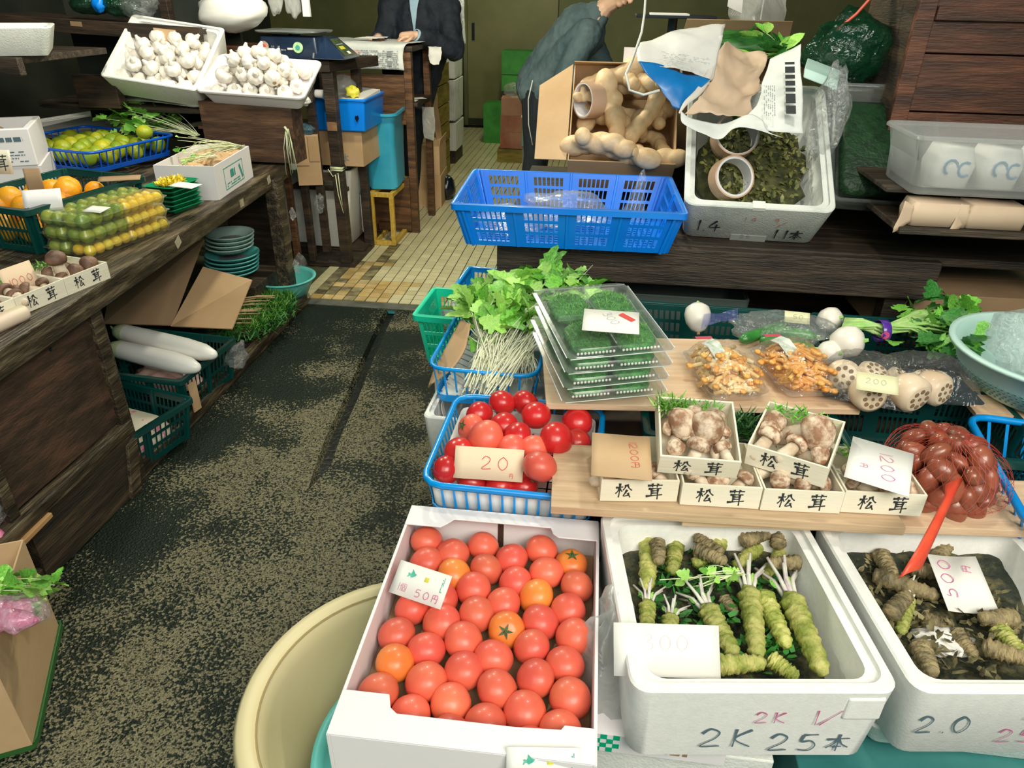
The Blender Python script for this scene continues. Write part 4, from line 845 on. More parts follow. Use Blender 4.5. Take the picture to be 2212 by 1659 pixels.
def wp(u, v, l=.0012):  # point on the sloped right face
    A, B, C_, D = Vector((.32, -.13, 0)), Vector((.32, .12, 0)), Vector((.19, .11, .10)), Vector((.19, -.04, .10)); return A.lerp(B, u).lerp(D.lerp(C_, u), v)+Vector((.6, 0, .8))*l
q = M(); q.add([wp(.15, .15), wp(.85, .15), wp(.85, .9), wp(.15, .9)], [(0, 1, 2, 3)]); q.build('display_panel', mat('lcd_dark', (.03, .05, .03), (.10, .13, .06), .15, 30), t)
for (u0, v0, u1, v1, mm) in ((.3, .42, .62, .56, mat('lcd_yellow', (.55, .55, .05), None, .4)), (.5, .2, .66, .32, paper), (.25, .62, .75, .66, ink_print)):
    M().add([wp(u0, v0, .002), wp(u1, v0, .002), wp(u1, v1, .002), wp(u0, v1, .002)], [(0, 1, 2, 3)]).build('display_field', mm, t)
M().bar((.145, -.128, .004), (.135, -.045, .10), .008, .004).build('steel_edge', steel, t)
for x, mm, l in ((-.13, mat('sticker_pink', (.40, .22, .17), (.55, .35, .28), .5, 60), 'round pinkish sticker on the scale'), (.06, mat('sticker_green', (.25, .55, .18), (.6, .8, .5), .5, 50), 'round green sticker on the scale')):
    M().at((x, -.113, .052), (PI/2-.15, 0, 0)).lathe([(.0, .003), (.026, .003), (.028, 0)], 20, cap=False).build('sticker', mm, t, label=l)
    M().at((x, -.1165, .052), (PI/2-.15, 0, 0)).lathe([(.0, .001), (.012, .001), (.013, 0)], 16, cap=False).build('sticker_logo', ink_teal if x > 0 else ink_red, t)
M().box(.0, .035, -.1115, -.110, .040, .05).build('maker_plate', paper, t); printed(t, (-.10, -.1105, .035), (1, 0, 0), (0, 0, 1), .09, .03, 2, ink_print, 8, .6)
# stool under the scale
st = thing('tall_stool', 'tall dark wooden stool with a thick corner leg, scale on top', 'stool', (-1.56, 4.10, 0))
M().hexa([(-.16, -.12, 1.10), (.10, -.12, 1.10), (.24, .32, 1.10), (-.16, .32, 1.10), (-.16, -.12, 1.155), (.10, -.12, 1.155), (.24, .32, 1.155), (-.16, .32, 1.155)]).build('seat', wood_dark, st, bevel=.004)
for (x, y, w_) in ((.078, -.075, .062), (.11, .28, .05), (-.13, .28, .045), (-.13, -.09, .04)): M().box(x-w_/2, x+w_/2, y-w_/2, y+w_/2, .03, 1.10).build('leg', wood_dark, st, bevel=.004)
M().box(.05, .105, -.108, -.1055, .80, .845).build('worn_patch', mat('wood_worn', (.30, .15, .07), (.42, .24, .13), .6, 20), st)
M().box(-.16, .13, -.10, .32, 0, .03).build('foot_block', wood_darkx, st, bevel=.004); M().box(-.13, .05, -.09, -.06, .52, .56).build('stretcher', wood_dark, st)
q = M(); 
for z in (.585, .595, .60): q.tube([(x, y, z) for x, y in ((.044, -.109), (.112, -.109), (.112, -.041), (.044, -.041))], .004, 5, closed=True)
q.tube([(.03, -.11, .59), (.055, -.113, .55), (.085, -.108, .57), (.088, -.106, .45), (.10, -.10, .30)], .003, 5); q.tube([(.07, -.11, .56), (.075, -.11, .45), (.095, -.108, .34)], .003, 5)
q.build('string_wrap', stem_w, st, smooth=True)
# shelf items inside the stool
def boxfrom(px0, px1, pz0, pz1, y, d):
    a = PY(px0, pz1, y); b = PY(px1, pz1, y); c = PY((px0+px1)/2, pz0, y); return (a.x+b.x)/2, y+d/2, a.z, abs(b.x-a.x), c.z-a.z
x, y, z, w_, h_ = boxfrom(672, 788, 212, 280, 4.14, .36)
bt = tubbox('blue rectangular tub with white cloth and odds and ends beside the stool', (x+.01, y, z), 0, w_+.02, .40, h_, blue_pl, .006, .012, bw=w_*.96, bd=.38, name='blue_tub', cat='tub', ledge=False, lip=.006)
M().at((w_/2-.045, -.201, h_*.42)).prism([(0, -.02), (.012, .0), (.008, .018), (-.002, .012), (-.008, .016), (-.012, 0)], .0012, 1).build('dark_sticker', black_pl, bt)
M().hexa([(-w_/2+.02, -.19, h_-.02), (w_/2-.015, -.19, h_-.02), (w_/2-.015, .19, h_-.01), (-w_/2+.02, .19, h_+.01), (-w_/2+.02, -.19, h_-.005), (w_/2-.015, -.19, h_-.005), (w_/2-.015, .19, h_+.01), (-w_/2+.02, .19, h_+.03)]).build('folded_cloth', paper, loc=(x+.01, y, z)); tag(bpy.data.objects['folded_cloth'], 'white folded cloth lying in the blue tub', 'cloth')
tag(crumple((0, 0, 0), .08, .07, .05, 75, .3).build('clear_bag', bagwhite, loc=(x-.02, y+.02, z+h_+.05), smooth=True), 'translucent white bag on top of the blue tub', 'bag')
tag(crumple((0, 0, 0), .04, .03, .035, 76, .3).build('yellow_wrapper', mat('yellow_film', (.75, .68, .02), (.85, .8, .1), .3, 8), loc=(x+.09, y-.13, z+h_+.03), smooth=True), 'small yellow wrapper standing at the right end of the blue tub', 'wrapper')
t = thing('squeeze_bottle', 'red bottle with a white cap lying by the stool leg', 'bottle', PY(672, 202, 4.05), (0, PI/2, 0)); M().lathe([(.0, -.09), (.016, -.088), (.018, -.08), (.018, .02), (.012, .03)], 14).build('bottle_body', mat('plastic_red', (.55, .01, .03), None, .3, coat=.4), t, smooth=True); M().lathe([(.02, .02), (.022, .03), (.022, .07), (.0, .072)], 14).build('cap', paper, t, smooth=True)
tag(crumple((0, 0, 0), .045, .04, .028, 77, .3).build('white_cloth', paper, loc=PY(655, 218, 3.98), smooth=True), 'crumpled white cloth just right of the garlic tray corner', 'cloth')
x, y, z, w_, h_ = boxfrom(690, 786, 280, 356, 4.16, .34)
cb = cardbox('brown cardboard box under the blue tub, marked with one black character', (x, y, z), 0, w_, .34, h_, closed=True); write('本', cb, (-w_/2+.14, -.1705, .02), (1, 0, 0), (0, 0, 1), .05, ink_print, wt=.12, lift=.0005, name='stamped_character')
x, y, z, w_, h_ = boxfrom(634, 682, 300, 404, 3.93, .16)
cb = cardbox('smaller brown cardboard box with torn flaps in front, left of the stool leg', (x+.01, y, z+.01), rad(20), w_, .13, h_, closed=True)
M().box(-w_/2+.0, -w_/2+.07, -.069, -.0655, h_*.42, h_).build('torn_flap', card, cb); M().box(-w_/2+.075, w_/2-.0, -.069, -.0655, h_*.5, h_).build('torn_flap', card, cb)
tag(crumple((0, 0, 0), .07, .06, .03, 79, .4).build('blue_film', film('bag_blue_film', (.25, .55, .75), .4, .15, 20, .9, .5), loc=(x+.01, y, z+h_+.04), smooth=True), 'crumpled bluish film on the small cardboard box', 'plastic film')
upright('dark shelf board carrying boxes between the stool and the left table', 'shelf_board', 'shelf', -1.85, -1.50, 4.20, 4.62, z-.08, z-.055, wood_darkx)['name_'] = 1
# light blue bin
c = P(815, 420, .33); t = thing('blue_bin', 'light blue plastic bin with a flared rim beside the stool', 'bin', (-1.385, 4.66, .36), rad(4))
M().loft([(.17, .30, .03, 0), (.20, .38, .04, .42), (.22, .40, .05, .45), (.25, .44, .06, .455), (.25, .44, .06, .47), (.212, .395, .05, .468), (.19, .37, .04, .44), (.19, .29, .03, .01)], 5).build('bin_body', ltblue_pl, t, smooth=True, auto=40)
# yellow box frame
def frame_crate(label, loc, rz, w, d, h, m, name='wooden_frame_crate', s=.028):
    t = thing(name, label, 'crate', loc, rz)
    for sx in (-1, 1):
        for sy in (-1, 1): M().box(sx*(w/2)-(s if sx > 0 else 0), sx*(w/2)+(0 if sx > 0 else s), sy*d/2-(s if sy > 0 else 0), sy*d/2+(0 if sy > 0 else s), 0, h).build('corner_post', m, t, bevel=.002)
    for z0 in (0, h-s):
        for sy in (-1, 1): M().box(-w/2+s, w/2-s, sy*d/2-(s if sy > 0 else 0), sy*d/2+(0 if sy > 0 else s), z0, z0+s).build('rail', m, t, bevel=.002)
        for sx in (-1, 1): M().box(sx*(w/2)-(s if sx > 0 else 0), sx*(w/2)+(0 if sx > 0 else s), -d/2+s, d/2-s, z0, z0+s).build('rail', m, t, bevel=.002)
    return t
yel = mat('wood_yellow', (.55, .33, .03), (.70, .48, .10), .5, 8, .2, 30, (6, 1, 6)); frame_crate('yellow wooden frame crate on the tiles under the blue bin', (-1.375, 4.70, .005), rad(0), .16, .50, .345, yel)
M().box(-.05, .04, -.10, .12, 0, .05).build('brown_lump', wood_brown, loc=(-1.43, 4.8, .035)); tag(bpy.data.objects['brown_lump'], 'dark wooden block inside the yellow frame crate', 'block')
sbx = tubbox('white polystyrene box standing on the tiles beside the stool leg', (-1.655, 4.42, .05), 0, .35, .40, .48, styro, .025, .02, bw=.225, bd=.385); M().box(.165, .1715, -.04, .10, .06, .30).build('side_rib', styro, sbx, bevel=.003)
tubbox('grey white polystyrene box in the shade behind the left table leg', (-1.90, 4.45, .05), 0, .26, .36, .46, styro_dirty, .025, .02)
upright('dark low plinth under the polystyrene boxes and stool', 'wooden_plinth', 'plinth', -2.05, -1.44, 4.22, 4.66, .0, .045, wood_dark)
upright('slim dark post tied with clear film, between table leg and stool', 'wooden_post', 'post', -1.80, -1.765, 3.98, 4.02, .0, .74, wood_brown)
for k, (px, py, y, s) in enumerate(((648, 570, 3.9, .05), (690, 440, 3.95, .04), (632, 462, 3.32, .022), (640, 575, 3.32, .025))):
    tag(crumple((0, 0, 0), s*.7, s*.6, s*1.3, 90+k, .5).build('tied_film', bagfilm, loc=PY(px, py, y), smooth=True), 'scrap of clear film tied '+['low on the slim dark post', 'high on the slim dark post', 'halfway up the far table leg', 'near the foot of the far table leg'][k], 'plastic film')
# newspaper table
nt_ = thing('paper_table', 'tall narrow brown table spread with newspaper beside the seated seller', 'table', (-1.42, 4.95, 0))
def nb(nm, x0, x1, y0, y1, z0, z1, m=wood_brown): M().box(x0+1.42, x1+1.42, y0-4.95, y1-4.95, z0, z1).build(nm, m, nt_, bevel=.003)
nb('tabletop', -1.95, -1.20, 4.75, 5.25, 1.155, 1.185, wood_dark); nb('leg', -1.265, -1.215, 4.76, 4.81, 0, 1.155); nb('leg', -1.245, -1.20, 5.20, 5.245, 0, 1.155); nb('leg', -1.93, -1.88, 4.76, 4.81, 0, 1.155)
nb('side_panel', -1.88, -1.265, 4.76, 4.78, .72, 1.02, wood_brown); nb('shelf_board', -1.88, -1.19, 4.78, 5.22, .83, .855, wood_dark); nb('foot_panel', -1.60, -1.26, 4.74, 4.76, .02, .38, wood_brown)
np_ = thing('newspaper', 'newspaper spread over the tall table and hanging down its front', 'newspaper', (-1.42, 4.95, 1.19))
patch([[(-.52, -.235, -.135), (-.2, -.235, -.135), (.17, -.235, -.14)], [(-.52, -.232, -.05), (-.2, -.232, -.05), (.17, -.232, -.04)], [(-.52, -.205, .008), (-.2, -.205, .010), (.19, -.205, .008)], [(-.52, 0, .008), (-.2, 0, .012), (.235, 0, .010)], [(-.52, .24, .008), (-.2, .24, .010), (.25, .24, .004)]], 30, 24, .005, 12).build('paper_sheet', news, np_, smooth=True, solid=.001)
printed(np_, (-.14, -.244, -.128), (1, 0, 0), (0, 0, 1), .28, .105, 9, ink_print, 21, .8); printed(np_, (-.16, -.246, -.125), (1, 0, 0), (0, 0, 1), .06, .10, 3, ink_pale, 22, .9, th=.8, name='red_headline')
for z in (-.115, -.06): M().at((.085, -.2465, z)).box(-.014, .014, 0, .001, 0, .03).build('printed_photo', ink_print, np_)
for k in range(3): M().at((-.1+k*.02, .02+k*.03, .022+k*.0), (0, 0, .1*k)).box(-.07, .07, -.05, .05, 0, .0015).build('paper_slip', paper, loc=(-1.40, 4.80, 1.20+k*.002)); tag(bpy.data.objects['paper_slip' if k == 0 else 'paper_slip.%03d' % k], 'loose white paper slip on the newspaper, '+['lowest', 'middle', 'top'][k]+' of three', 'paper')
for k, (x, y) in enumerate(((-1.26, 4.86), (-1.23, 4.95), (-1.30, 4.90))): tag(M().box(-.05, .05, -.035, .035, 0, .001).build('note_paper', paper, loc=(x, y, .858+k*.003), rot=(0, 0, k*.7)), 'note paper on the lower shelf of the newspaper table, '+['bottom', 'upper', 'middle'][k], 'paper')
tag(patch([[(0, 0, 0), (.08, 0, .0)], [(0, 0, -.1), (.09, 0, -.12)], [(.01, 0, -.20), (.07, 0, -.22)]], 6, 8, .006, 20).build('hanging_cloth', bagwhite, loc=(-1.22, 5.02, .80), smooth=True), 'whitish cloth hanging under the lower shelf of the newspaper table', 'cloth')
tag(patch([[(0, 0, 0), (.08, .02, .0)], [(0, 0, -.06), (.09, 0.02, -.05)], [(.01, 0, -.10), (.07, 0.02, -.11)]], 6, 8, .012, 20).build('paper_scrap', paper, loc=(-1.17, 5.05, 1.17), smooth=True), 'torn white paper sticking out at the newspaper table corner', 'paper')
# cartons, crates and boxes further down the aisle
cardbox('brown cardboard box on the floor beside the aisle, lower of two', (-1.36, 5.62, .004), rad(4), .30, .36, .235, closed=True); u_ = cardbox('brown cardboard box with an open flap, upper of two beside the aisle', (-1.365, 5.62, .245), rad(4), .30, .36, .215, flaps=(('R', .05, 10),), closed=True)
write('e', u_, (-.02, -.181, .10), (1, 0, 0), (0, 0, 1), .03, ink_pale, wt=.2, name='red_stamp')
cardbox('small brown cardboard box behind the two stacked ones', (-1.62, 5.60, .36), 0, .26, .3, .16, closed=True); upright('wooden board under the small cardboard box', 'wooden_board', 'board', -1.80, -1.48, 5.45, 5.8, .0, .35, wood_dark)
c = P(928, 400, .0); tag(crumple((0, 0, 0), .06, .09, .10, 99, .2).build('black_bag', black_pl, loc=(-1.20, 5.72, .09), smooth=True), 'small black bag on the tiles beside the stacked cardboard boxes', 'bag')
olw = mat('wood_olive_yellow', (.16, .13, .015), (.38, .28, .05), .6, 5, .2, 30, (1, 1, 6))
for k, (z, l) in enumerate(((.0, 'bottom'), (.30, 'middle'), (.62, 'top'))): crate_wood(f'yellowish wooden crate, {l} of the stack by the standing seller', (-1.56, 6.45, z+.002), rad(1-k), .36, .55, (.29, .31, .32)[k], olw, 2)
tag(patch([[(0, 0, 0), (0, .1, 0)], [(.0, 0, -.25), (.02, .1, -.25)], [(.03, 0, -.5), (.05, .1, -.5)], [(.02, 0, -.64), (.06, .1, -.62)]], 5, 12, .01, 10).build('paper_strip', card, loc=(-1.30, 5.72, .88), smooth=True), 'long torn kraft paper strip hanging beside the yellowish crates', 'paper')
for k, (z, h_) in enumerate(((.12, .26), (.40, .36), (.77, .32))): tubbox(f'pale narrow polystyrene box, {["lowest", "middle", "top"][k]} of the column before the back door', (-1.46, 7.25, z), 0, .15, .42, h_, styro_dirty, .015, .01, name='narrow_box')
upright('dark low stand under the column of pale narrow boxes', 'wooden_stand', 'stand', -1.54, -1.40, 7.05, 7.45, 0, .115, wood_dark)
gb = mat('green_carton', (.03, .22, .03), (.06, .34, .05), .6, 6); cardbox('green cardboard carton standing on the tiles near the back wall', (-1.13, 8.35, .004), 0, .34, .34, .40, gb, closed=True)
cardbox('green cardboard carton high at the back, resting on a dark rack', (-.98, 8.9, .66), 0, .40, .30, .24, gb, closed=True); cardbox('smaller green carton under the high green one at the back', (-1.06, 8.9, .48), 0, .24, .28, .17, gb, closed=True)
upright('dark rack under the green cartons at the back', 'dark_rack', 'rack', -1.18, -.72, 8.75, 9.05, 0, .475, wood_dark)
rb_ = mat('carton_red_white', (.36, .10, .06), (.52, .26, .16), .5, 3)
for k in range(3): cardbox(f'red and cream carton, {["lowest", "middle", "topmost"][k]} of the small stack by the bending seller', (-.865, 7.35, .13+k*.155), rad(k*2), .24, .22, .15, rb_, closed=True)
crate_wood('low yellow wooden crate under the red and cream cartons', (-.87, 7.35, .002), 0, .28, .26, .125, olw, 1); tag(crumple((0, 0, 0), .09, .06, .07, 7, .4).build('clear_bag', bagfilm, loc=(-.87, 7.3, .66), smooth=True), 'clear bag crumpled on top of the red and cream cartons', 'bag')
c = PY(1150, 285, 5.3); t = thing('metal_tin', 'grey green metal tin on a thin stand in front of the bending seller', 'tin', (c.x+.02, 5.4, c.z-.11)); M().box(-.10, .10, -.08, .08, 0, .20).build('tin_body', mat('tin_teal', (.05, .12, .09), (.12, .22, .17), .4, 7), t, bevel=.004); M().box(-.105, .105, -.085, .085, .20, .215).build('tin_lid', mat('tin_pale', (.40, .40, .30), None, .5), t, bevel=.002)
M().tube([(-.085, -.06, 0), (-.085, -.06, -(c.z-.11))], .008, 8).build('stand_leg', steel, t); M().tube([(.08, .06, 0), (.08, .06, -(c.z-.11))], .008, 8).build('stand_leg', steel, t)
# ---------------- right hand back table with crate, ginger and the numbered polystyrene box
rt = thing('stall_table', 'dark heavy wooden stall table on the right carrying the blue crate and ginger', 'table', (.4, 2.9, 0))
def tb(nm, x0, x1, y0, y1, z0, z1, m=wood_darkx): return M().box(x0-.4, x1-.4, y0-2.9, y1-2.9, z0, z1).build(nm, m, rt, bevel=.004)
for k in range(4): tb('top_board', -.33, 1.6, 2.44+k*.29, 2.44+k*.29+.286, .715, .745)
tb('front_beam', -.335, 1.15, 2.405, 2.438, .605, .738); 
for x in (-.29, 1.05): tb('leg', x-.035, x+.035, 2.44, 2.51, 0, .70); tb('leg', x-.035, x+.035, 3.4, 3.47, 0, .70)
tb('back_rail', -.33, 1.6, 3.5, 3.54, .55, .71); tb('side_rail', -.33, -.30, 2.44, 3.5, .56, .71)
slot_crate('large blue slotted crate overhanging the front left corner of the stall table', (-.095, 2.525, .748), rad(1.5), .73, .50, .145, .655, .43, blue_pl, 4, 2, 7, 3, th=.004, gap=.085, margin=.06, mv=.12, bar=.0065)
t = thing('plastic_bags', 'clear crumpled plastic bags lying inside the large blue crate', 'plastic bag', (-.10, 2.50, .80))
crumple((-.02, .0, .03), .17, .11, .055, 3, .45).build('bag_heap', bagfilm, t, smooth=True); crumple((-.18, -.05, .0), .12, .10, .04, 5, .5).build('bag_fold', bagfilm, t, smooth=True)
patch([[(.15, -.10, .02), (.20, -.12, .03), (.27, -.10, .02)], [(.20, -.06, .08), (.235, -.08, .09), (.27, -.06, .07)], [(.235, -.02, .17), (.245, -.02, .185), (.255, -.02, .16)]], 8, 14, .012, 14).build('standing_bag', bagfilm, t, smooth=True)
# ginger
ging_m = mat('ginger_skin', (.74, .54, .32), (.52, .32, .15), .5, 14, .25, 50, lo=.42, hi=.75, var=.14); ging_d = mat('ginger_cut', (.80, .66, .40), (.70, .5, .22), .5, 10)
def ginger(seed, n=5):
    r = random.Random(seed); t = proto('ginger_root', 'ginger'); q = M(); p = Vector((-.065, 0, 0)); d = Vector((1, 0, 0))
    for k in range(n):
        rr = r.uniform(.025, .038); q.blob(p, rr*1.25, rr, rr*.85, 14, 9)
        if k % 2: 
            s = Vector((r.uniform(-.3, .5), r.choice((-1, 1)), r.uniform(-.2, .5))).normalized()
            for j in range(r.choice((1, 2, 2))): q.blob(p+s*(.032+.024*j), .025-.003*j, .024, .022, 10, 7)
        d = (d+Vector((0, r.uniform(-.6, .6), r.uniform(-.35, .35)))).normalized(); p = p+d*.036
    o = q.build('root_body', ging_m, t, smooth=True); rm = o.modifiers.new('r', 'REMESH'); rm.mode = 'VOXEL'; rm.voxel_size = .005; rm.use_smooth_shade = True
    M().at(p-d*.012, d.to_track_quat('Z', 'Y').to_euler()).lathe([(.013, .0), (.012, .006), (.0, .007)], 10).build('cut_end', ging_d, t, smooth=True)
    return Proto(t)
gg = [ginger(s) for s in (11, 12, 13)]
lip = (PY(1228, 350, 2.86)+PY(1458, 352, 2.86))/2; ea = Euler((rad(46), 0, rad(1))); Rg = ea.to_matrix(); W_, D_, H_ = .415, .44, .205
loc = lip-Rg @ Vector((0, -D_/2, H_))
gbx = cardbox('brown cardboard box of ginger roots tilted forward, its left flap hanging open', tuple(loc), ea, W_, D_, H_)
M().at((-W_/2, 0, H_), (0, rad(-14), 0)).prism([(-.005, -D_/2), (-.135, -D_/2+.02), (-.14, D_/2-.08), (-.005, D_/2)], .004).build('side_flap', card, gbx)
M().at((0, D_/2, H_), (rad(-60), 0, 0)).box(-W_/2, W_/2, -.06, 0, 0, .004).build('torn_back_flap', card, gbx)
for k, (x, y, z, a, i, s, l) in enumerate(((-.05, .14, .17, .2, 0, 1.15, 'at the top left'), (.02, .11, .16, -.5, 1, 1.1, 'at the top in the middle'), (-.03, .02, .17, 1.7, 2, 1.2, 'in the middle beside the tape roll'), (.06, .0, .16, 1.2, 0, 1.1, 'in the middle towards the right'), (-.08, -.13, .185, .1, 1, 1.35, 'at the bottom left, the palest'), (.02, -.15, .18, -.2, 2, 1.15, 'at the bottom in the middle'), (.10, -.145, .18, .3, 0, 1.15, 'brownish at the bottom right'), (.11, .08, .13, .9, 1, 1.1, 'deep at the right'), (.0, .06, .12, .4, 2, 1.1, 'low in the centre'), (-.1, .06, .13, 1.1, 0, 1.1, 'under the tape roll'), (.13, -.06, .13, 2, 1, 1, 'in the shade at the right'))):
    lc = Matrix.Translation(loc) @ Rg.to_4x4() @ Vector((x*1.1, y*1.1, z*1.09)); gg[i].put(lc, (ea.to_matrix() @ Euler((k*.4, 0, a)).to_matrix()).to_euler(), 'knobbly ginger root '+l+' of the tilted cardboard box', 'ginger roots in the box', s*1.12)
def tape(label, loc, rot, r=.052, w=.048, ri=.043):
    t = thing('tape_roll', label, 'tape roll', loc, rot); M().lathe([(r-.006, -w/2), (r, -w/2+.001), (r, w/2-.001), (r-.006, w/2)], 40, cap=False).build('brown_tape', mat('tape_brown', (.52, .33, .22), (.58, .40, .28), .35, 3, coat=.3), t, smooth=True, auto=40)
    M().lathe([(ri, -w/2), (r-.005, -w/2), (r-.005, w/2), (ri, w/2), (ri, -w/2)], 40, cap=False).build('core', mat('core_white', (.74, .72, .74), (.66, .64, .68), .6, 5), t, smooth=True, auto=40); return t
tape('brown packing tape roll lying on the ginger, a ginger piece seen through it', Matrix.Translation(loc) @ Rg.to_4x4() @ Vector((-.138, .035, .232)), (rad(88), rad(8), rad(-52)), .068, .068, .059)
gg[1].put(Matrix.Translation(loc) @ Rg.to_4x4() @ Vector((-.148, .045, .218)), (1.2, .3, .4), 'small ginger piece seen through the tape roll', 'ginger roots in the box', .62)
M().box(-.035, .035, -.003, .003, -.04, .05).build('paper_label', white_card, loc=PY(1365, 132, 3.18)); tag(bpy.data.objects['paper_label'], 'white paper label standing at the back right of the ginger box', 'paper')
# polystyrene box 1.4
FL, FR = PY(1478, 442, 2.4), PY(1806, 458, 2.4); mid = (FL+FR)/2; W_ = (FR-FL).length; D_ = .60; H_ = .19; es = Euler((rad(33), 0, rad(-2))); Rs = es.to_matrix(); sloc = mid-Rs @ Vector((0, -D_/2, H_)); MS = Matrix.Translation(sloc) @ Rs.to_4x4()
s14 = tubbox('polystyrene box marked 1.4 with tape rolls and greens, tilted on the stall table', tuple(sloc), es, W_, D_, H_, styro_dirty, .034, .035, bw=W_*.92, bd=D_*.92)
fv = lambda x, z: (x, -D_/2*(.92+.08*z/H_)-.0005, z)
def front(txt, x, z, s, m, **k): write(txt, s14, fv(x, z), (1, 0, 0), (0, -D_/2*.08, H_), s, m, lift=.004, **k)
front('1.4', -W_/2+.045, .05, .062, ink, wt=.12, asp=.7, gap=.75); front('1.4', -.04, .12, .022, ink_red, wt=.09); front('9', .06, .12, .022, ink_red, wt=.09); front('/', .08, .10, .03, ink_red, wt=.07); front('11本', .065, .03, .052, ink, wt=.13, asp=.8); front('25', -.03, .02, .018, ink_print, wt=.1)
M().box(-.06, .06, -D_/2*.935-.001, -D_/2*.90, -.001, .032).build('notch_shade', mat('styro_shade_grey', (.30, .33, .31), (.36, .38, .36), .8, 5), s14)  # darker slab paints the shade of the notch, no recess is cut
M().box(-.02, .02, -D_/2-.001, -D_/2+.03, H_-.012, H_+.0015).build('rim_notch', styro, s14)
r0 = random.Random(8)
tag(crumple((0, 0, 0), W_*.40, D_*.42, .06, 8, .25, 3).build('dark_mound', mat('mound_dark', (.02, .03, .012), (.10, .10, .03), .7, 20, .6, 60), loc=MS @ Vector((0, 0, .075)), rot=es, smooth=True), 'dark mound of wasabi leaf stalks in the box marked 1.4', 'greens')
o = fuzz('olive green curled leaf ends strewn over the mound in the box marked 1.4', (0, 0, 0), W_*.36, D_*.38, .03, 700, mat('olive_leaf', (.05, .07, .015), (.26, .25, .07), .5, 30), 19, name='leaf_ends', ln=.022, r_=.005); o.matrix_world = MS @ Matrix.Translation((0, -.02, .125))
tape('brown tape roll leaning against the left wall inside the box marked 1.4', MS @ Vector((-.075, .035, .175)), (rad(52), rad(-30), rad(28)), .078, .07, .070)
tape('tape roll with white core, front left in the box marked 1.4', MS @ Vector((-.085, -.15, .165)), (rad(64), rad(10), rad(14)), .072, .055, .060)
for k in range(7): put_leaf(LM['od'], tag(thing('green_leaf_sprig', 'dark green leaves sticking through the upper tape roll', 'leaves', MS @ Vector((-.06, .05, .20))), 'dark green leaf sticking through the upper tape roll', 'leaves') if k == 0 else bpy.data.objects['green_leaf_sprig'], Vector((0, 0, 0)), (r0.uniform(-.5, .5), r0.uniform(-.3, .3), 1), .07, r0)
# open paper sack with cartons of greens behind
def Q(*a): return [PY(x, y, d) for x, y, d in a]
sk = thing('paper_sack', 'open printed paper sack, white and blue outside with kraft lining, draped over the boxes', 'sack')
kraft = mat('kraft_paper', (.66, .50, .36), (.56, .41, .29), .65, 4, .1, 12); sackw = mat('sack_white', (.62, .62, .60), (.74, .73, .71), .5, 5, .15, 12); sackb = mat('sack_blue', (.0, .11, .36), (.01, .20, .55), .35, 4, .2, 8)
def sp(nm, c, m, nu=18, nv=14, amp=.012, fs=9, seed=1): return patch(c, nu, nv, amp, fs, seed).build(nm, m, sk, smooth=True, solid=.0012)
wp_ = sp('white_panel', [Q((1382, 92, 2.75), (1440, 72, 2.8), (1500, 60, 2.85), (1566, 50, 2.9)), Q((1380, 108, 2.66), (1440, 100, 2.70), (1500, 92, 2.74), (1560, 84, 2.80)), Q((1380, 130, 2.6), (1435, 136, 2.62), (1495, 146, 2.66), (1545, 150, 2.72)), Q((1380, 132, 2.58), (1430, 142, 2.6), (1485, 156, 2.63), (1538, 168, 2.68))], sackw)
sp('blue_panel', [Q((1382, 132, 2.58), (1430, 142, 2.6), (1485, 156, 2.63), (1534, 168, 2.66)), Q((1396, 160, 2.56), (1436, 170, 2.57), (1480, 180, 2.58), (1520, 186, 2.62)), Q((1430, 190, 2.55), (1450, 200, 2.55), (1476, 206, 2.56), (1496, 210, 2.58)), Q((1455, 232, 2.54), (1462, 236, 2.54), (1468, 238, 2.54), (1474, 236, 2.55))], sackb, seed=5)
sp('folded_edge', [Q((1562, 76, 2.8), (1550, 120, 2.76), (1538, 165, 2.68), (1518, 200, 2.6), (1486, 226, 2.53), (1469, 246, 2.5)), Q((1548, 80, 2.8), (1536, 120, 2.76), (1524, 160, 2.68), (1506, 190, 2.6), (1478, 220, 2.53), (1466, 244, 2.5))], mat('sack_edge', (.72, .68, .62), (.66, .62, .58), .5, 4), 30, 2, .002)
sp('kraft_lining', [Q((1560, 100, 2.86), (1600, 104, 2.95), (1650, 116, 2.95)), Q((1548, 140, 2.78), (1600, 150, 2.86), (1655, 140, 2.84)), Q((1520, 205, 2.62), (1580, 200, 2.72), (1640, 190, 2.72)), Q((1480, 240, 2.52), (1550, 256, 2.56), (1615, 245, 2.58))], kraft, 26, 24, .022, 11, 3)
pn = sp('print_panel', [Q((1664, 128, 2.78), (1700, 112, 2.76), (1731, 96, 2.74)), Q((1652, 170, 2.70), (1690, 165, 2.66), (1728, 150, 2.64)), Q((1635, 215, 2.60), (1685, 230, 2.54), (1732, 215, 2.54)), Q((1610, 250, 2.54), (1660, 285, 2.47), (1734, 288, 2.46))], news, 16, 16, .008, 8, 7)
sp('lower_fold', [Q((1469, 238, 2.5), (1500, 258, 2.5), (1560, 268, 2.52), (1620, 246, 2.54), (1650, 262, 2.5)), Q((1470, 262, 2.47), (1510, 280, 2.45), (1560, 286, 2.47), (1600, 262, 2.5), (1660, 284, 2.46)), Q((1482, 274, 2.45), (1520, 292, 2.43), (1556, 300, 2.43), (1598, 274, 2.47), (1690, 296, 2.43))], news, 24, 10, .005, 8, 9)
u_ = (PY(1700, 260, 2.49)-PY(1697, 130, 2.70)).normalized(); v_ = (PY(1715, 200, 2.55)-PY(1690, 200, 2.57)).normalized()
printed(sk, PY(1690, 140, 2.665)+Vector((0, -.03, .01)), u_, v_, .26, .035, 1, ink, 31, .85, th=.9, name='bold_characters'); printed(sk, PY(1645, 190, 2.60)+Vector((0, -.03, .01)), u_, v_, .13, .04, 6, ink_print, 32, .7)
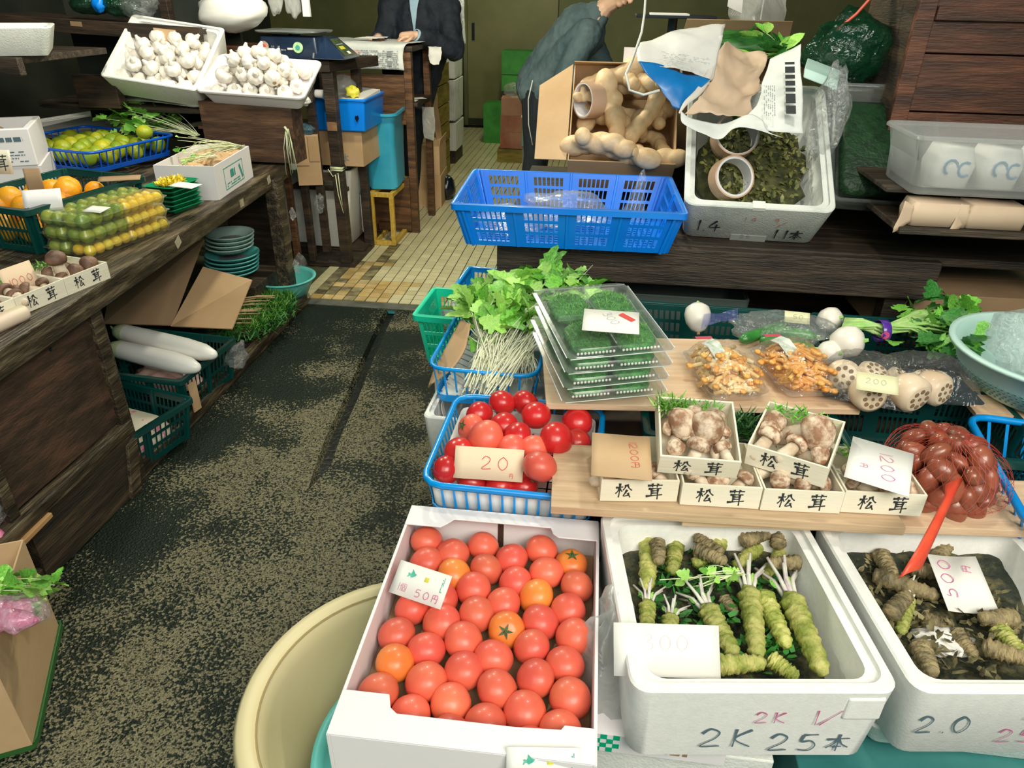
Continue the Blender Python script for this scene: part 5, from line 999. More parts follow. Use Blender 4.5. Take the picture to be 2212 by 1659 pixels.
u3, v3 = (PY(1525, 125, 2.7)-PY(1420, 110, 2.66)).normalized(), (PY(1440, 80, 2.75)-PY(1430, 125, 2.6)).normalized()
printed(sk, PY(1425, 128, 2.58)+Vector((0, -.01, .005)), u3, v3, .17, .05, 6, ink_print, 33, .45, th=.35)
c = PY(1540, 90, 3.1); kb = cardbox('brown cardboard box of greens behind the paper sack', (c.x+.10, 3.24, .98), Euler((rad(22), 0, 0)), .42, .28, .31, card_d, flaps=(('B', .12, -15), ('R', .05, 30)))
herb('bright green leafy vegetable in the cardboard box behind the sack', PY(1700, 125, 3.02), PY(1610, 84, 3.1), (.12, .06, .05), 16, 60, .075, ['og', 'ol', 'ld', 'od'], 24, name='leaf_vegetable', cat='vegetable', start=.1)
tag(crumple((0, 0, 0), .24, .12, .05, 9, .3, 3).build('greens_mass', leaf_d, loc=PY(1590, 98, 3.12), smooth=True), 'dark green leaf mass in the cardboard box behind the sack', 'vegetable')
upright('dark wooden back bench under the cardboard boxes on the right', 'back_bench', 'bench', -.05, 1.5, 3.24, 3.58, .75, .96, wood_dark)
t = thing('carrier_bag', 'limp white translucent carrier bag hanging at the top behind the sack', 'bag', PY(1640, 60, 3.4))
b0 = t.location.copy(); L3 = lambda *a: [p-b0 for p in Q(*a)]
patch([L3((1575, -20, 3.4), (1640, -20, 3.4), (1705, -20, 3.42)), L3((1572, 20, 3.36), (1640, 25, 3.3), (1695, 30, 3.4)), L3((1580, 42, 3.36), (1640, 90, 3.3), (1688, 90, 3.38)), L3((1620, 46, 3.36), (1660, 60, 3.3), (1680, 150, 3.38))], 16, 16, .02, 8, 2).build('bag_sheet', bagwhite, t, smooth=True)
patch([L3((1575, -10, 3.28), (1605, -5, 3.28)), L3((1572, 12, 3.28), (1602, 28, 3.27))], 6, 6, .006, 9).build('bag_corner', paper, t, smooth=True); M().tube([(0, 0, .03), (0, .02, 2.75-b0.z)], .003, 6).build('hanging_cord', paper, t)
t = thing('wire_tray', 'small dark tray with white papers near the top, behind the ginger', 'tray', PY(1455, 32, 3.5)); M().box(-.16, .17, -.1, .1, -.012, 0).build('tray_plate', black_pl, t, bevel=.003); M().box(-.10, .06, -.08, .06, .0, .006).build('paper_stack', paper, t); M().tube([(0, 0, -.012), (0, 0, .965-t.location.z)], .02, 8).build('support', black_pl, t)
t = thing('hanging_strap', 'pale plastic strap looping from the top over the ginger box', 'strap'); M().tube([Vector((PY(1396, -30, 2.9).x, 2.9, 2.74))]+Q((1396, -30, 2.9), (1392, 30, 2.88), (1386, 70, 2.8), (1366, 130, 2.7), (1352, 160, 2.6), (1360, 195, 2.55), (1390, 205, 2.55), (1425, 195, 2.55)), .0045, 6).build('strap_band', mat('strap_pale', (.62, .64, .58), None, .35), t, smooth=True)
# shaded corner: green bag, clear tubs of greens, cabinet
for k, (px, py, y, s, m_, l) in enumerate(((1830, 105, 2.95, (.15, .10, .13), gfilm, 'glossy green bag slumped on the clear tubs at the upper right'), (1905, 120, 3.05, (.12, .10, .11), gfilm, 'second green bag behind the clear tubs, next to the cabinet'))):
    tag(crumple((0, 0, 0), *s, 50+k, .35).build('green_bag', m_, loc=PY(px, py, y), smooth=True), l, 'bag')
for k, (px, py, y, w_) in enumerate(((1880, 330, 2.72, .36), (1895, 345, 2.62, .34))):
    p = PY(px, py, y); ec = Euler((rad(40), 0, rad(-6))); t = tubbox(('clear plastic tub of dark greens leaning back, upper of two', 'clear plastic tub of dark greens leaning back, lower of two')[k], tuple(p+Vector((.03, .10, -.05+.03*k))), ec, w_, .50, .10, clear, .006, .03, bw=w_*.86, bd=.44, lip=.014, ledge=False, name='clear_tub', cat='tub')
    mw = Matrix.LocRotScale(t.location, ec, None)
    tag(M().loft([(w_*.7, .36, .03, 0), (w_*.8, .40, .04, .05), (w_*.7, .34, .04, .065)], 4).build('dark_greens', mat('greens_packed', (.004, .022, .008), (.01, .05, .015), .5, 30, .6, 60), loc=mw @ Vector((0, 0, .012)), rot=ec, smooth=True), 'dark green vegetables packed in the '+('upper', 'lower')[k]+' clear tub', 'vegetable')
t = thing('pale_carton', 'pale mint polystyrene lid corner between the sack and clear tubs', 'lid'); q = M(); a = Q((1735, 168, 2.75), (1808, 196, 2.7), (1812, 172, 2.85), (1742, 145, 2.9)); q.hexa(a+[p+Vector((0, .01, .03)) for p in a]).build('lid_slab', mint_pl, t, bevel=.004)
tag(crumple((0, 0, 0), .06, .05, .16, 66, .4).build('clear_bag', bagfilm, loc=PY(1790, 250, 2.65), smooth=True), 'clear bag hanging beside the polystyrene box marked 1.4', 'bag')
tag(M().tube(Q((1806, 66, 2.9), (1850, 30, 2.9), (1895, -20, 2.9)), .005, 8).build('red_stick', mat('red_stick_paint', (.55, .06, .03), None, .4)), 'thin red stick slanting up in the shade at the upper right', 'stick')
cb = thing('stall_cabinet', 'reddish brown panelled wooden cabinet at the right edge', 'cabinet', (.98, 2.72, .98))
M().box(0, .055, 0, .03, 0, .75).build('stile', wood_red, cb, bevel=.002)
for k, (z0, z1) in enumerate(((0, .045), (.045, .18), (.185, .36), (.365, .75))): M().box(.056, .85, .006, .026, z0, z1).build('panel_board', wood_red, cb, bevel=.002)
M().box(.0, .85, .03, .5, 0, .75).build('cabinet_body', wood_dark, cb); M().box(.056, .85, -.012, .006, .46, .50).build('cross_rail', wood_red, cb, bevel=.002)
M().box(-.55, -.04, .25, .29, .52, .56).build('top_rail', wood_dark, cb)
cs = thing('cabinet_shelf', 'dark shelf board with torn kraft paper in front of the cabinet', 'shelf', (.93, 2.2, .885)); M().box(-.03, .7, .0, .55, 0, .02).build('shelf_board', wood_darkx, cs, bevel=.003); M().box(-.06, .7, .10, .62, .098, .112).build('upper_board', wood_darkx, cs, bevel=.003); M().box(.3, .7, .5, .55, .02, .098).build('spacer', wood_dark, cs)
M().box(.62, .68, .05, .11, -.885, 0).build('leg', wood_dark, cs)
for k, (px, l) in enumerate(((2040, 'left, its end folded out'), (2165, 'right, torn open'))):
    c = PY(px, 440, 2.22); t = thing('kraft_packet', 'brown kraft paper packet on the cabinet shelf, '+l, 'packet', (c.x, 2.27, .907)); M().loft([(.16, .10, .01, 0), (.17, .11, .015, .035), (.15, .10, .012, .068)], 3).build('packet_body', kraft, t, smooth=True)
    patch([[(-.08, -.05, .01), (-.08, -.05, .06)], [(-.125, -.06, -.02), (-.11, -.05, .07)]], 4, 5, .006, 20).build('folded_end', kraft, t, smooth=True, solid=.001)
t = tubbox('translucent plastic tub of white printed bags at the right edge', (1.14, 2.34, 1.0), rad(-1), .52, .30, .165, frost, .006, .03, bw=.46, bd=.26, lip=.016, ledge=False, name='frosted_tub', cat='tub')
for k, x in enumerate((1.03, 1.16, 1.29)):
    b_ = thing('white_packet', 'white bag with blue print in the translucent tub, '+('left', 'middle', 'right')[k], 'packet', (x, 2.32, 1.015), rad(k*3), 'printed bags in the tub'); M().loft([(.10, .13, .03, 0), (.118, .15, .04, .06), (.09, .12, .03, .11)], 4).build('bag_body', paper, b_, smooth=True)
    if k < 2: 
        for j, (a, z) in enumerate(((-.02, .05), (.02, .045))): M().at((a, -.0745, z+.01), (PI/2-.05, 0, 0)).tube([(.018*math.cos(i*PI/5+j), .02*math.sin(i*PI/5+j), 0) for i in range(8)], .0035, 5).build('blue_print', mat('print_blue', (.10, .28, .50), None, .6), b_)
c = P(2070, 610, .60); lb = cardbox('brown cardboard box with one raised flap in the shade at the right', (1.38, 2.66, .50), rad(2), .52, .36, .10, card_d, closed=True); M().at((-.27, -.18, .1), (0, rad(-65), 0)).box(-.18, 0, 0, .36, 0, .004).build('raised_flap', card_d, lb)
upright('dark wooden base under the shaded cardboard box', 'wooden_block', 'base', 1.12, 1.7, 2.48, 2.86, 0, .495, wood_dark)
# dark things under the stall table
upright('dark panel closing the space under the stall table', 'dark_partition', 'partition', -.30, 1.4, 3.30, 3.33, .0, .60, wood_dark)
tag(tubbox('grey crate in the dark under the stall table', (.35, 2.75, .28), 0, .5, .35, .22, mat('plastic_grey', (.10, .14, .13), None, .5), .01, .02, name='grey_crate', cat='crate'), 'grey crate in the dark under the stall table', 'crate')
upright('dark wooden block under the grey crate', 'wooden_block', 'base', .12, .58, 2.6, 2.9, 0, .275, wood_dark)
# ---------------- front display on the right
tom_m = mat('tomato_skin', (.74, .10, .07), (.84, .20, .095), .40, 5, 0, c3=None, coat=.12, lo=.4, hi=.75, var=.16)
tomr_m = mat('tomato_skin_deep', (.58, .018, .02), (.66, .05, .03), .3, 5, 0, coat=.25, lo=.5, hi=.8, var=.15)
tomo_m = mat('tomato_skin_orange', (.80, .17, .04), (.86, .34, .05), .38, 5, 0, coat=.12, lo=.4, hi=.7)
calyx_m = mat('calyx_dark', (.03, .07, .02), (.10, .16, .05), .7, 60)
def tomato(m):
    t = proto('tomato', 'tomato'); r = .0345
    def fn(v):
        a = math.atan2(v.y, v.x); s = math.sqrt(max(0, 1-v.z*v.z)); k = 1+.018*math.cos(5*a)*s*(1 if v.z > 0 else .4)
        if v.z > .8: k *= 1-.5*(v.z-.8)
        return k
    M().blob((0, 0, 0), r, r, r*.88, 24, 14, fn).build('flesh', m, t, smooth=True)
    q = M(); z = r*.80
    for i in range(5):
        a = i*2*PI/5; d = Vector((math.cos(a), math.sin(a), 0)); p = Vector((-d.y, d.x, 0)); q.add([Vector((0, 0, z)), d*.005+p*.003+Vector((0, 0, z+.001)), d*.015+Vector((0, 0, z+.0015)), d*.005-p*.003+Vector((0, 0, z+.001))], [(0, 1, 2, 3)])
    q.tube([(0, 0, z-.002), (.001, 0, z+.006)], [.0025, .002], 5); q.build('calyx', calyx_m, t, solid=.0006); return Proto(t)
tA, tR, tO = tomato(tom_m), tomato(tomr_m), tomato(tomo_m)
ink_faint = mat('ink_faint', (.82, .66, .60), None, .7)
# white carton of tomatoes
FL, FR, BL, BR = P(682, 1580, .52), P(1262, 1652, .52), P(902, 1096, .52), P(1316, 1130, .52)
cw, cd = .405, .545; cc = (FL+FR+BL+BR)/4; ca = math.atan2(FR.y-FL.y, FR.x-FL.x)*.5+math.atan2(BR.y-BL.y, BR.x-BL.x)*.5; TB = .395
wc = thing('tomato_carton', 'open white cardboard carton of tomatoes in the foreground', 'box', (cc.x, cc.y, TB), ca); H_ = .52-TB
for nm, b in (('side_panel', (-cw/2, -cw/2+.006, -cd/2, cd/2, 0, H_)), ('side_panel', (cw/2-.006, cw/2, -cd/2, cd/2, 0, H_)), ('front_panel', (-cw/2+.006, cw/2-.006, -cd/2, -cd/2+.005, 0, H_)), ('back_panel', (-cw/2+.006, cw/2-.006, cd/2-.005, cd/2, 0, H_)), ('bottom_panel', (-cw/2+.006, cw/2-.006, -cd/2+.005, cd/2-.005, 0, .004))): M().box(*b).build(nm, white_card, wc, bevel=.001)
def flap(s, n):
    y0 = s*cd/2; ins = .062; nt2 = .034; x0, x1, x2 = -cw/2+.001, -cw/2+.085, cw/2-.095; x3 = cw/2-.002
    pts = [(x0, y0), (x3, y0), (x3, y0-s*ins), (x2+.012, y0-s*ins), (x2, y0-s*(ins-.010)), (x2-.006, y0-s*nt2), (x1+.016, y0-s*nt2), (x1+.004, y0-s*(ins-.012)), (x1-.008, y0-s*ins), (x0, y0-s*ins)]
    if s < 0: pts = [(x0, y0), (x3, y0), (x3, y0+.058), (x2+.045, y0+.058), (x2+.04, y0+.05), (x2-.03, y0+.046), (x1+.012, y0+.046), (x1, y0+.055), (x1-.008, y0+.078), (x0, y0+.078)]
    M().at((0, 0, H_)).prism(pts if s > 0 else pts[::-1], .003).build(n, white_card, wc, bevel=.001)
flap(1, 'folded_flap'); flap(-1, 'folded_flap'); M().box(-.012, .0, cd/2-.0075, cd/2-.0055, .03, H_-.01).build('tape_strip', mat('tape_dark', (.06, .03, .02), None, .6), wc)
MC = Matrix.LocRotScale(wc.location, wc.rotation_euler, None); r0 = random.Random(77); k = 0
SPEC = {(0, 5): ('O', 1), (1, 1): ('O', 0), (2, 4): ('O', 0), (3, 3): ('O', 1), (7, 5): ('O', 1), (5, 0): ('O', 0), (2, 5): ('A', 0)}
rows = 8; pit = (cd-.045)/rows
for j in range(rows):
    for i in range(6):
        x = -cw/2+.010+.0345+i*.0615+(.012 if j % 2 else -.002)*(1)+r0.uniform(-.002, .002); y = cd/2-.05-j*.0635-(.030 if i % 2 else 0)+r0.uniform(-.002, .002)
        if y < -cd/2+.03: continue
        kd, cal = SPEC.get((j, i), ('A', 0)); pr = {'A': tA, 'R': tR, 'O': tO}[kd]
        rot = (r0.uniform(-.5, .2), r0.uniform(-.4, .4), r0.uniform(0, 6)) if cal and j != 0 else (PI+r0.uniform(-.6, .6), r0.uniform(-.6, .6), r0.uniform(0, 6.28))
        if (j, i) == (0, 5): rot = (.1, 0, .4)
        if (j, i) == (3, 3): rot = (.85, 0, 0)
        if (j, i) == (7, 5): rot = (.3, .5, 0)
        cn = {'A': 'salmon red', 'R': 'deeper red', 'O': 'orange'}[kd]
        pr.put(MC @ Vector((x, y, .075+r0.uniform(-.003, .004))), rot, f'{cn} tomato in the white carton, {ORD[j]} row from the back, {ORD[i]} from the left', 'tomatoes in the white carton', r0.uniform(.96, 1.05))
M().box(-cw/2+.007, cw/2-.007, -cd/2+.006, cd/2-.008, .028, .038).build('inner_pad', card_d, wc)
def hokkaido(t, x, y, s, z=.0016):
    pts = [(-.5, -.4), (-.38, -.1), (-.5, .05), (-.3, .12), (-.18, .02), (-.05, .25), (-.05, .6), (.1, .45), (.35, .2), (.62, .12), (.5, -.1), (.2, -.3), (.02, -.38), (-.12, -.2), (-.3, -.25), (-.38, -.38)]
    M().at((x, y, z)).prism([(a*s, b*s) for a, b in pts], .0003).build('printed_map', mat('print_green', (.04, .42, .30), (.2, .6, .45), .5, 60), t)
    M().at((x+s*2.0, y-s*.1, z)).prism([(s*.36*math.cos(i*PI/4)*(1 if i % 2 else .7), s*.36*math.sin(i*PI/4)*(1 if i % 2 else .7)) for i in range(8)], .0003).build('printed_emblem', mat('print_yellow', (.75, .70, .05), (.45, .42, .05), .5, 50), t)
def fifty(label, loc, rot):
    t = price_card(label, loc, rot, .108, .062, paper, cat='price card'); hokkaido(t, -.022, .012, .016)
    printed(t, (.045, -.004, .0016), (0, 1, 0), (-1, 0, 0), .03, .005, 2, ink_teal, 5, .9, name='small_print'); write('1個', t, (-.044, -.022, .0016), (1, 0, 0), (0, 1, 0), .014, ink_pink, wt=.045, brush=False, gap=1.1); write('50円', t, (-.004, -.024, .0016), (1, 0, 0), (0, 1, 0), .014, ink_pink, wt=.08, brush=False, gap=1.25); return t
def frm(x, y):
    x = Vector(x).normalized(); y = Vector(y); y = (y-x*y.dot(x)).normalized(); return Matrix((x, y, x.cross(y))).transposed().to_euler()
fifty('white price card marked 50 with a green map, leaning on the tomato carton wall', P(908, 1262, .535), frm(P(968, 1305, .52)-P(850, 1265, .52), (0.1, .6, .45)))
fifty('white price card marked 50 with a green map, standing at the carton front edge', MC @ Vector((.125, -cd/2-.004, .112)), frm((1, .12, 0), (0, .45, .9)))
# cream tub and turquoise basin under the carton
t = thing('large_tub', 'large round cream plastic tub on the ground, partly under the tomato carton', 'tub', (-.285, .86, 0))
M().lathe([(0, .0), (.22, .0), (.265, .30), (.285, .318), (.304, .322), (.308, .332), (.300, .342), (.278, .342), (.268, .332), (.255, .30), (.212, .012), (0, .012)], 72, cap=False).build('tub_wall', cream_pl, t, smooth=True)
M().lathe([(.267, .333), (.2695, .3375), (.272, .333)], 72, cap=False).build('rim_groove', mat('groove_brown', (.35, .27, .12), None, .7), t, smooth=True)
t = thing('round_basin', 'turquoise basin standing inside the cream tub', 'basin', (-.225, .80, .10)); M().lathe([(0, 0), (.13, 0), (.205, .17), (.216, .176), (.216, .183), (.203, .183), (.195, .17), (.122, .008), (0, .008)], 56, cap=False).build('basin_wall', teal_pl, t, smooth=True)
upright('polystyrene block standing in the basin and carrying the tomato carton', 'polystyrene_block', 'block', -.28, -.08, .70, .92, .11, .393, styro)
# support under the displays
bs = thing('display_bench', 'low wooden bench hidden under the polystyrene boxes and baskets', 'bench', (.3, 1.4, 0))
M().box(-.62, 1.0, -.10, .95, .30, .33).build('bench_top', wood_darkx, bs, bevel=.003); 
for x in (-.58, .95): M().box(x-.03, x+.03, -.05, .01, 0, .30).build('leg', wood_dark, bs); M().box(x-.03, x+.03, .85, .91, 0, .30).build('leg', wood_dark, bs)
# wasabi boxes
def sty(label, FL, FR, BL, z, h):
    w = (FR-FL).length; d = (BL-FL).length; c = (FR+BL)/2; a = math.atan2(FR.y-FL.y, FR.x-FL.x); return tubbox(label, (c.x, c.y, z-h), a, w, d, h, styro, .032, .03, bw=w*.95, bd=d*.96), w, d, h
sA, wA, dA, hA = sty('white polystyrene box of wasabi roots marked 2K 25, in the foreground', P(1320, 1490, .56), P(1905, 1492, .56), P(1328, 1105, .56), .56, .175)
FLb = P(1932, 1492, .56); uA = (P(1905, 1492, .56)-P(1320, 1490, .56)).normalized(); sB, wB, dB, hB = sty('white polystyrene box of darker wasabi roots marked 2.0, at the right edge', FLb, FLb+uA*.42, FLb+Vector((.01, .42, 0)), .56, .165)
def fw(t, w, d, h, txt, x, z, s, m, **k): write(txt, t, (x, -d/2*(.96+.04*z/h)-.0006, z), (1, 0, 0), (0, 0, 1), s, m, lift=.0035, **k)
fw(sA, wA, dA, hA, '2K', -.09, .035, .045, ink_blue, wt=.09); fw(sA, wA, dA, hA, '25本', .025, .025, .042, ink_blue, wt=.10); fw(sA, wA, dA, hA, '2K', -.01, .10, .026, ink_pink, wt=.08); fw(sA, wA, dA, hA, '1/', .075, .095, .035, ink_pink, wt=.06)
fw(sB, wB, dB, hB, '2.0', -.185, .065, .040, ink_blue, wt=.11, asp=.75, gap=.95); fw(sB, wB, dB, hB, '25', -.045, .04, .032, ink_pink, wt=.07); fw(sB, wB, dB, hB, '2', -.02, .10, .024, ink_pink, wt=.08)
M().box(.13, .19, -dA/2-.002, -dA/2+.02, .11, .16).build('rim_boss', styro, sA, bevel=.004); 
was_m = mat('wasabi_skin', (.22, .27, .04), (.52, .50, .16), .6, 30, .5, 90, lo=.35, hi=.6, c3=(.34, .37, .08), var=.15); was_d = mat('wasabi_brown', (.12, .10, .05), (.36, .28, .14), .6, 26, .5, 90, lo=.35, hi=.6, var=.2)
stalk_m = mat('stalk_white_mauve', (.72, .70, .62), (.52, .38, .46), .45, 40, lo=.45, hi=.75)
def wasabi(m, stalks=True, seed=1):
    r = random.Random(seed); t = proto('wasabi_root', 'wasabi root'); L_ = .155; prof = []; N = 46
    for i in range(N+1):
        u = i/N; rr = .0185*(1-.35*u)*(1-.0*u); rr *= .6+.4*min(1, u*9); 
        if u > .9: rr *= math.sqrt(max(0, (1-u)/.1))*.8+.15
        prof.append((rr*(1+.15*abs(math.sin(u*34+math.sin(u*19)))-.05), u*L_))
    prof[0] = (.0, 0); prof[-1] = (0, L_)
    M().lathe(prof, 22, lambda a, u: 1+.09*math.sin(3*a+u*40)+.07*math.sin(5*a+u*97)+.09*max(0, math.sin(4*a-u*63))**4).build('root', m, t, smooth=True)
    if stalks:
        q = M()
        for k in range(12):
            a = r.uniform(0, 6.28); d = Vector((math.cos(a)*.45, math.sin(a)*.45, -1)); l = r.uniform(.035, .075)
            q.tube([Vector((math.cos(a)*.008, math.sin(a)*.008, .006)), d*l*.5, d*l+Vector((math.cos(a), math.sin(a), 0))*.008], [.0038, .0034, .0024], 6)
        q.build('stalks', stalk_m, t, smooth=True); put_leaf(LM['ol'], t, Vector((.006, 0, -.01)), (.4, .2, -1), .03, r); put_leaf(LM['og'], t, Vector((-.006, 0, -.01)), (-.6, -.2, -.8), .028, r)
    return Proto(t)
wg, wd_, wn = wasabi(was_m, True, 3), wasabi(was_d, False, 4), wasabi(was_m, False, 5)
# start (stalk end) and tip pixels at z, so that every root lies where it lies in the box
for k, (pr, a, b, z, s, l) in enumerate(((wn, (1403, 1150), (1398, 1275), .500, 1.2, 'thick mossy root at the far left, pointing back'), (wn, (1462, 1165), (1450, 1240), .495, 1.05, 'second from the left along the back'), (wn, (1560, 1165), (1500, 1222), .50, 1.1, 'bright green, slanting at the back'), (wn, (1640, 1180), (1585, 1225), .495, .9, 'slanting under the leaves at the back'),
   (wg, (1450, 1330), (1440, 1400), .485, .9, 'at the left with two white stalks upwards'), (wg, (1400, 1300), (1395, 1390), .485, .9, 'at the left wall with pale stalks'),
   (wg, (1525, 1310), (1590, 1420), .498, 1.15, 'with long stalks in the middle left'), (wg, (1617, 1272), (1638, 1425), .505, 1.2, 'standing straightest, with mauve stalks'), (wn, (1645, 1280), (1702, 1400), .498, 1.15, 'beside the straight one, darker'), (wg, (1705, 1285), (1780, 1460), .505, 1.3, 'longest, along the right side with curled stalks'),
   (wn, (1545, 1437), (1655, 1430), .510, 1.0, 'lying crosswise at the front'), (wn, (1660, 1420), (1725, 1465), .490, .9, 'short one at the front right'), (wd_, (1560, 1290), (1592, 1330), .490, .7, 'brown stump in the middle'), (wg, (1690, 1190), (1650, 1250), .49, .8, 'with pale leaves at the back right'))):
    A, B = P(*a, z), P(*b, z-.004); d = B-A; L_ = d.length; pr.put(A, d.to_track_quat('Z', 'Y').to_euler(), 'wasabi in the box marked 2K, '+l, 'wasabi in the box marked 2K', (s*.9, s*.9, L_/.155))
for k, (pr, a, b, z, s, l) in enumerate(((wd_, (1885, 1240), (2030, 1290), .50, 1.1, 'lying across, tip under the price card'), (wd_, (1880, 1180), (1862, 1235), .485, .9, 'at the back left corner'), (wg, (1960, 1290), (1945, 1370), .49, .9, 'short with a white flower'), (wd_, (1940, 1180), (2010, 1210), .48, 1.0, 'dark, along the back wall'), (wd_, (2060, 1360), (2110, 1420), .485, .8, 'brown one at the front'), (wn, (2150, 1350), (2212, 1420), .49, 1.0, 'green one at the right photo edge'), (wd_, (1990, 1340), (2060, 1350), .48, .9, 'brown one in the middle'), (wd_, (2040, 1180), (2120, 1210), .48, .9, 'in the shade at the back'))):
    A, B = P(*a, z), P(*b, z-.004); d = B-A; pr.put(A, d.to_track_quat('Z', 'Y').to_euler(), 'wasabi root in the box marked 2.0, '+l, 'wasabi in the box marked 2.0', (s*.9, s*.9, d.length/.155))
for k, (x, y) in enumerate(((1420, 1170), (1500, 1185), (1600, 1170), (1680, 1180), (1560, 1200), (1730, 1215))):
    A = P(x, y, .52); wd_.put(A, (rad(85), 0, rad(k*57)), f'dark root stump at the back of the box marked 2K, {ORD[k]} of six', 'dark stumps behind the wasabi', (.8, .8, .45))
for k, (x, y) in enumerate(((1900, 1195), (1960, 1225), (2020, 1215), (2185, 1170), (2195, 1335), (1985, 1390), (2120, 1395), (1920, 1330), (2180, 1200))):
    wd_.put(P(x, y, .50), (rad(84), 0, rad(k*71)), f'knobbly dark root in the box marked 2.0, {ORD[k]} of nine small ones', 'small dark roots in the box marked 2.0', (.9, .9, .5))
fuzz('dead brown leaf scraps between the roots in the box marked 2.0', (sB.location.x-.03, sB.location.y+.03, sB.location.z+.085), wB*.38, dB*.36, .02, 420, mat('scrap_brown', (.05, .04, .02), (.30, .26, .12), .7, 40), 43, name='leaf_scraps', ln=.022, r_=.004)
drk = mat('box_debris', (.015, .022, .012), (.16, .14, .06), .7, 30, .8, 70, lo=.45, hi=.75)
for nm, t, w, d, c0 in (('leaf_litter', sA, wA, dA, 'dark leaf litter under the roots in the box marked 2K'), ('leaf_litter', sB, wB, dB, 'dark leaf litter under the roots in the box marked 2.0')):
    o = patch([[(-w*.42, -d*.42, .03), (0, -d*.42, .034), (w*.42, -d*.42, .03)], [(-w*.43, -.02, .06), (0, 0, .065), (w*.43, 0, .06)], [(-w*.43, d*.43, .098), (0, d*.43, .10), (w*.43, d*.43, .098)]], 22, 22, .012, 22, 5).build(nm, drk, smooth=True, solid=.004); o.matrix_world = Matrix.LocRotScale(t.location, t.rotation_euler, None); tag(o, c0, 'litter')
fz = fuzz('dark green leaf scraps between the roots in the box marked 2K', (0, 0, 0), wA*.36, dA*.36, .02, 500, leaf_d, 41, name='leaf_scraps', ln=.022, r_=.004); fz.location = sA.location+Vector((0, .03, .095))
herb('small bright green leaves at the back of the box marked 2K', P(1600, 1240, .515), P(1470, 1235, .52), (.05, .05, .015), 10, 22, .026, ['ol', 'll', 'og'], 47, name='leaf_sprig', cat='greens', start=.05)
tag(crumple((0, 0, 0), .05, .035, .014, 4, .5).build('white_residue', paper, loc=P(2040, 1385, .472), smooth=True), 'white paper patch showing through at the front of the box marked 2.0', 'paper')
card_on('white price card marked 300 in faded ink on the box marked 2K', P(1440, 1405, .565), (1, .1, .0), (-.12, .5, .55), .172, .082, paper, txt='300', inkm=ink_faint, size=.024, tx=-.04, ty=.0, wt=.035)
price_card('white price card marked 500 lying in the box marked 2.0', P(2075, 1262, .515), (rad(22), rad(4), rad(8)), .10, .115, paper, bend=.006); pc = bpy.data.objects['price_card.%03d' % (len([o for o in bpy.data.objects if o.name.startswith('price_card')])-1)]
write('500', pc, (-.018, -.032, .0035), (.12, 1, 0), (-1, .12, 0), .025, ink_pink, wt=.06, brush=False); write('円', pc, (.028, .022, .0035), (.12, 1, 0), (-1, .12, 0), .016, ink_pink, wt=.07, brush=False)
# planks
def plank(label, pFL, pFR, zt, d, th, m):
    a, b = P(*pFL, zt), P(*pFR, zt); u = (b-a).normalized(); n = Vector((-u.y, u.x, 0)); w = (b-a).length; t = tag(M().box(0, w, 0, d, -th, 0).build('display_plank', m, loc=a, rot=(0, 0, math.atan2(u.y, u.x)), bevel=.0015), label, 'plank'); return t
plank('lower pale plank across the polystyrene boxes', (1475, 1122), (2330, 1150), .583, .17, .018, plank_m); plank('upper tan plank carrying the small matsutake boxes', (1190, 1093), (1958, 1140), .605, .225, .02, plank_d)
plank('far plank under the herb tubs and mushroom packs', (1180, 872), (1860, 884), .64, .38, .016, plank_m)
# front row of veneer boxes
zp = .607; names = ['leftmost of the four on the plank, under a tan card', 'second of the four on the plank', 'third of the four on the plank, below the tilted box', 'rightmost of the four on the plank, white card on top']
sn = ['the leftmost plank box', 'the second plank box', 'the third plank box', 'the rightmost plank box']
for k, ((a, b), rr) in enumerate(((((1293, 1082), (1464, 1084)), 0), (((1468, 1090), (1638, 1100)), 0), (((1642, 1102), (1812, 1110)), 0), (((1814, 1106), (1988, 1116)), 0))):
    A, B = P(*a, zp), P(*b, zp); c = (A+B)/2; u = (B-A).normalized(); c = c+Vector((-u.y, u.x, 0))*MB['d']/2
    mbox('veneer box of matsutake, '+names[k], (c.x, c.y, zp), math.atan2(u.y, u.x), 60+k, (4, 5, 4, 6)[k], sprig=k != 0, desc=sn[k])
def tiltbox(a, b, z, ang_, label, seed, desc, n=8):
    A, B = P(*a, z), P(*b, z); u = (B-A).normalized(); e = Euler((rad(ang_), 0, math.atan2(u.y, u.x))); loc = (A+B)/2-e.to_matrix() @ Vector((0, -MB['d']/2, 0)); return mbox(label, tuple(loc), tuple(e), seed, n, desc=desc)
tiltbox((1417, 1020), (1592, 1034), .664, 17, 'veneer box of matsutake with green fern, upper left of the two on top', 71, 'the upper left veneer box', 9)
tiltbox((1610, 1002), (1776, 1054), .662, 8, 'veneer box of matsutake set askew, upper right of the two on top', 72, 'the askew upper right veneer box', 7)
for (px, py, s, l) in ((1468, 915, 1.7, 'cut matsutake showing its gills at the left of the upper left veneer box'), (1520, 925, 1.9, 'big matsutake in the middle of the upper left veneer box'), (1755, 935, 2.0, 'large round matsutake cap in the upper right veneer box')):
    msh.put(P(px, py, .735), (.9, .3, .5), l, None, s)
card_on('tan card marked 1200 covering the leftmost veneer box', P(1342, 985, .665), (.99, .03, -.02), (.0, .9, .3), .118, .10, card, txt='1200', inkm=ink_pale, size=.018, tx=-.0, ty=-.03) if False else None
tc_ = card_on('tan card marked 1200 covering the leftmost veneer box', P(1342, 985, .692), (1, .03, -.02), (.0, .9, .25), .118, .112, card); write('1200円', tc_, (.015, .042, .0014), (.08, -1, 0), (1, .08, 0), .016, ink_red, wt=.07, brush=False, gap=1.0)
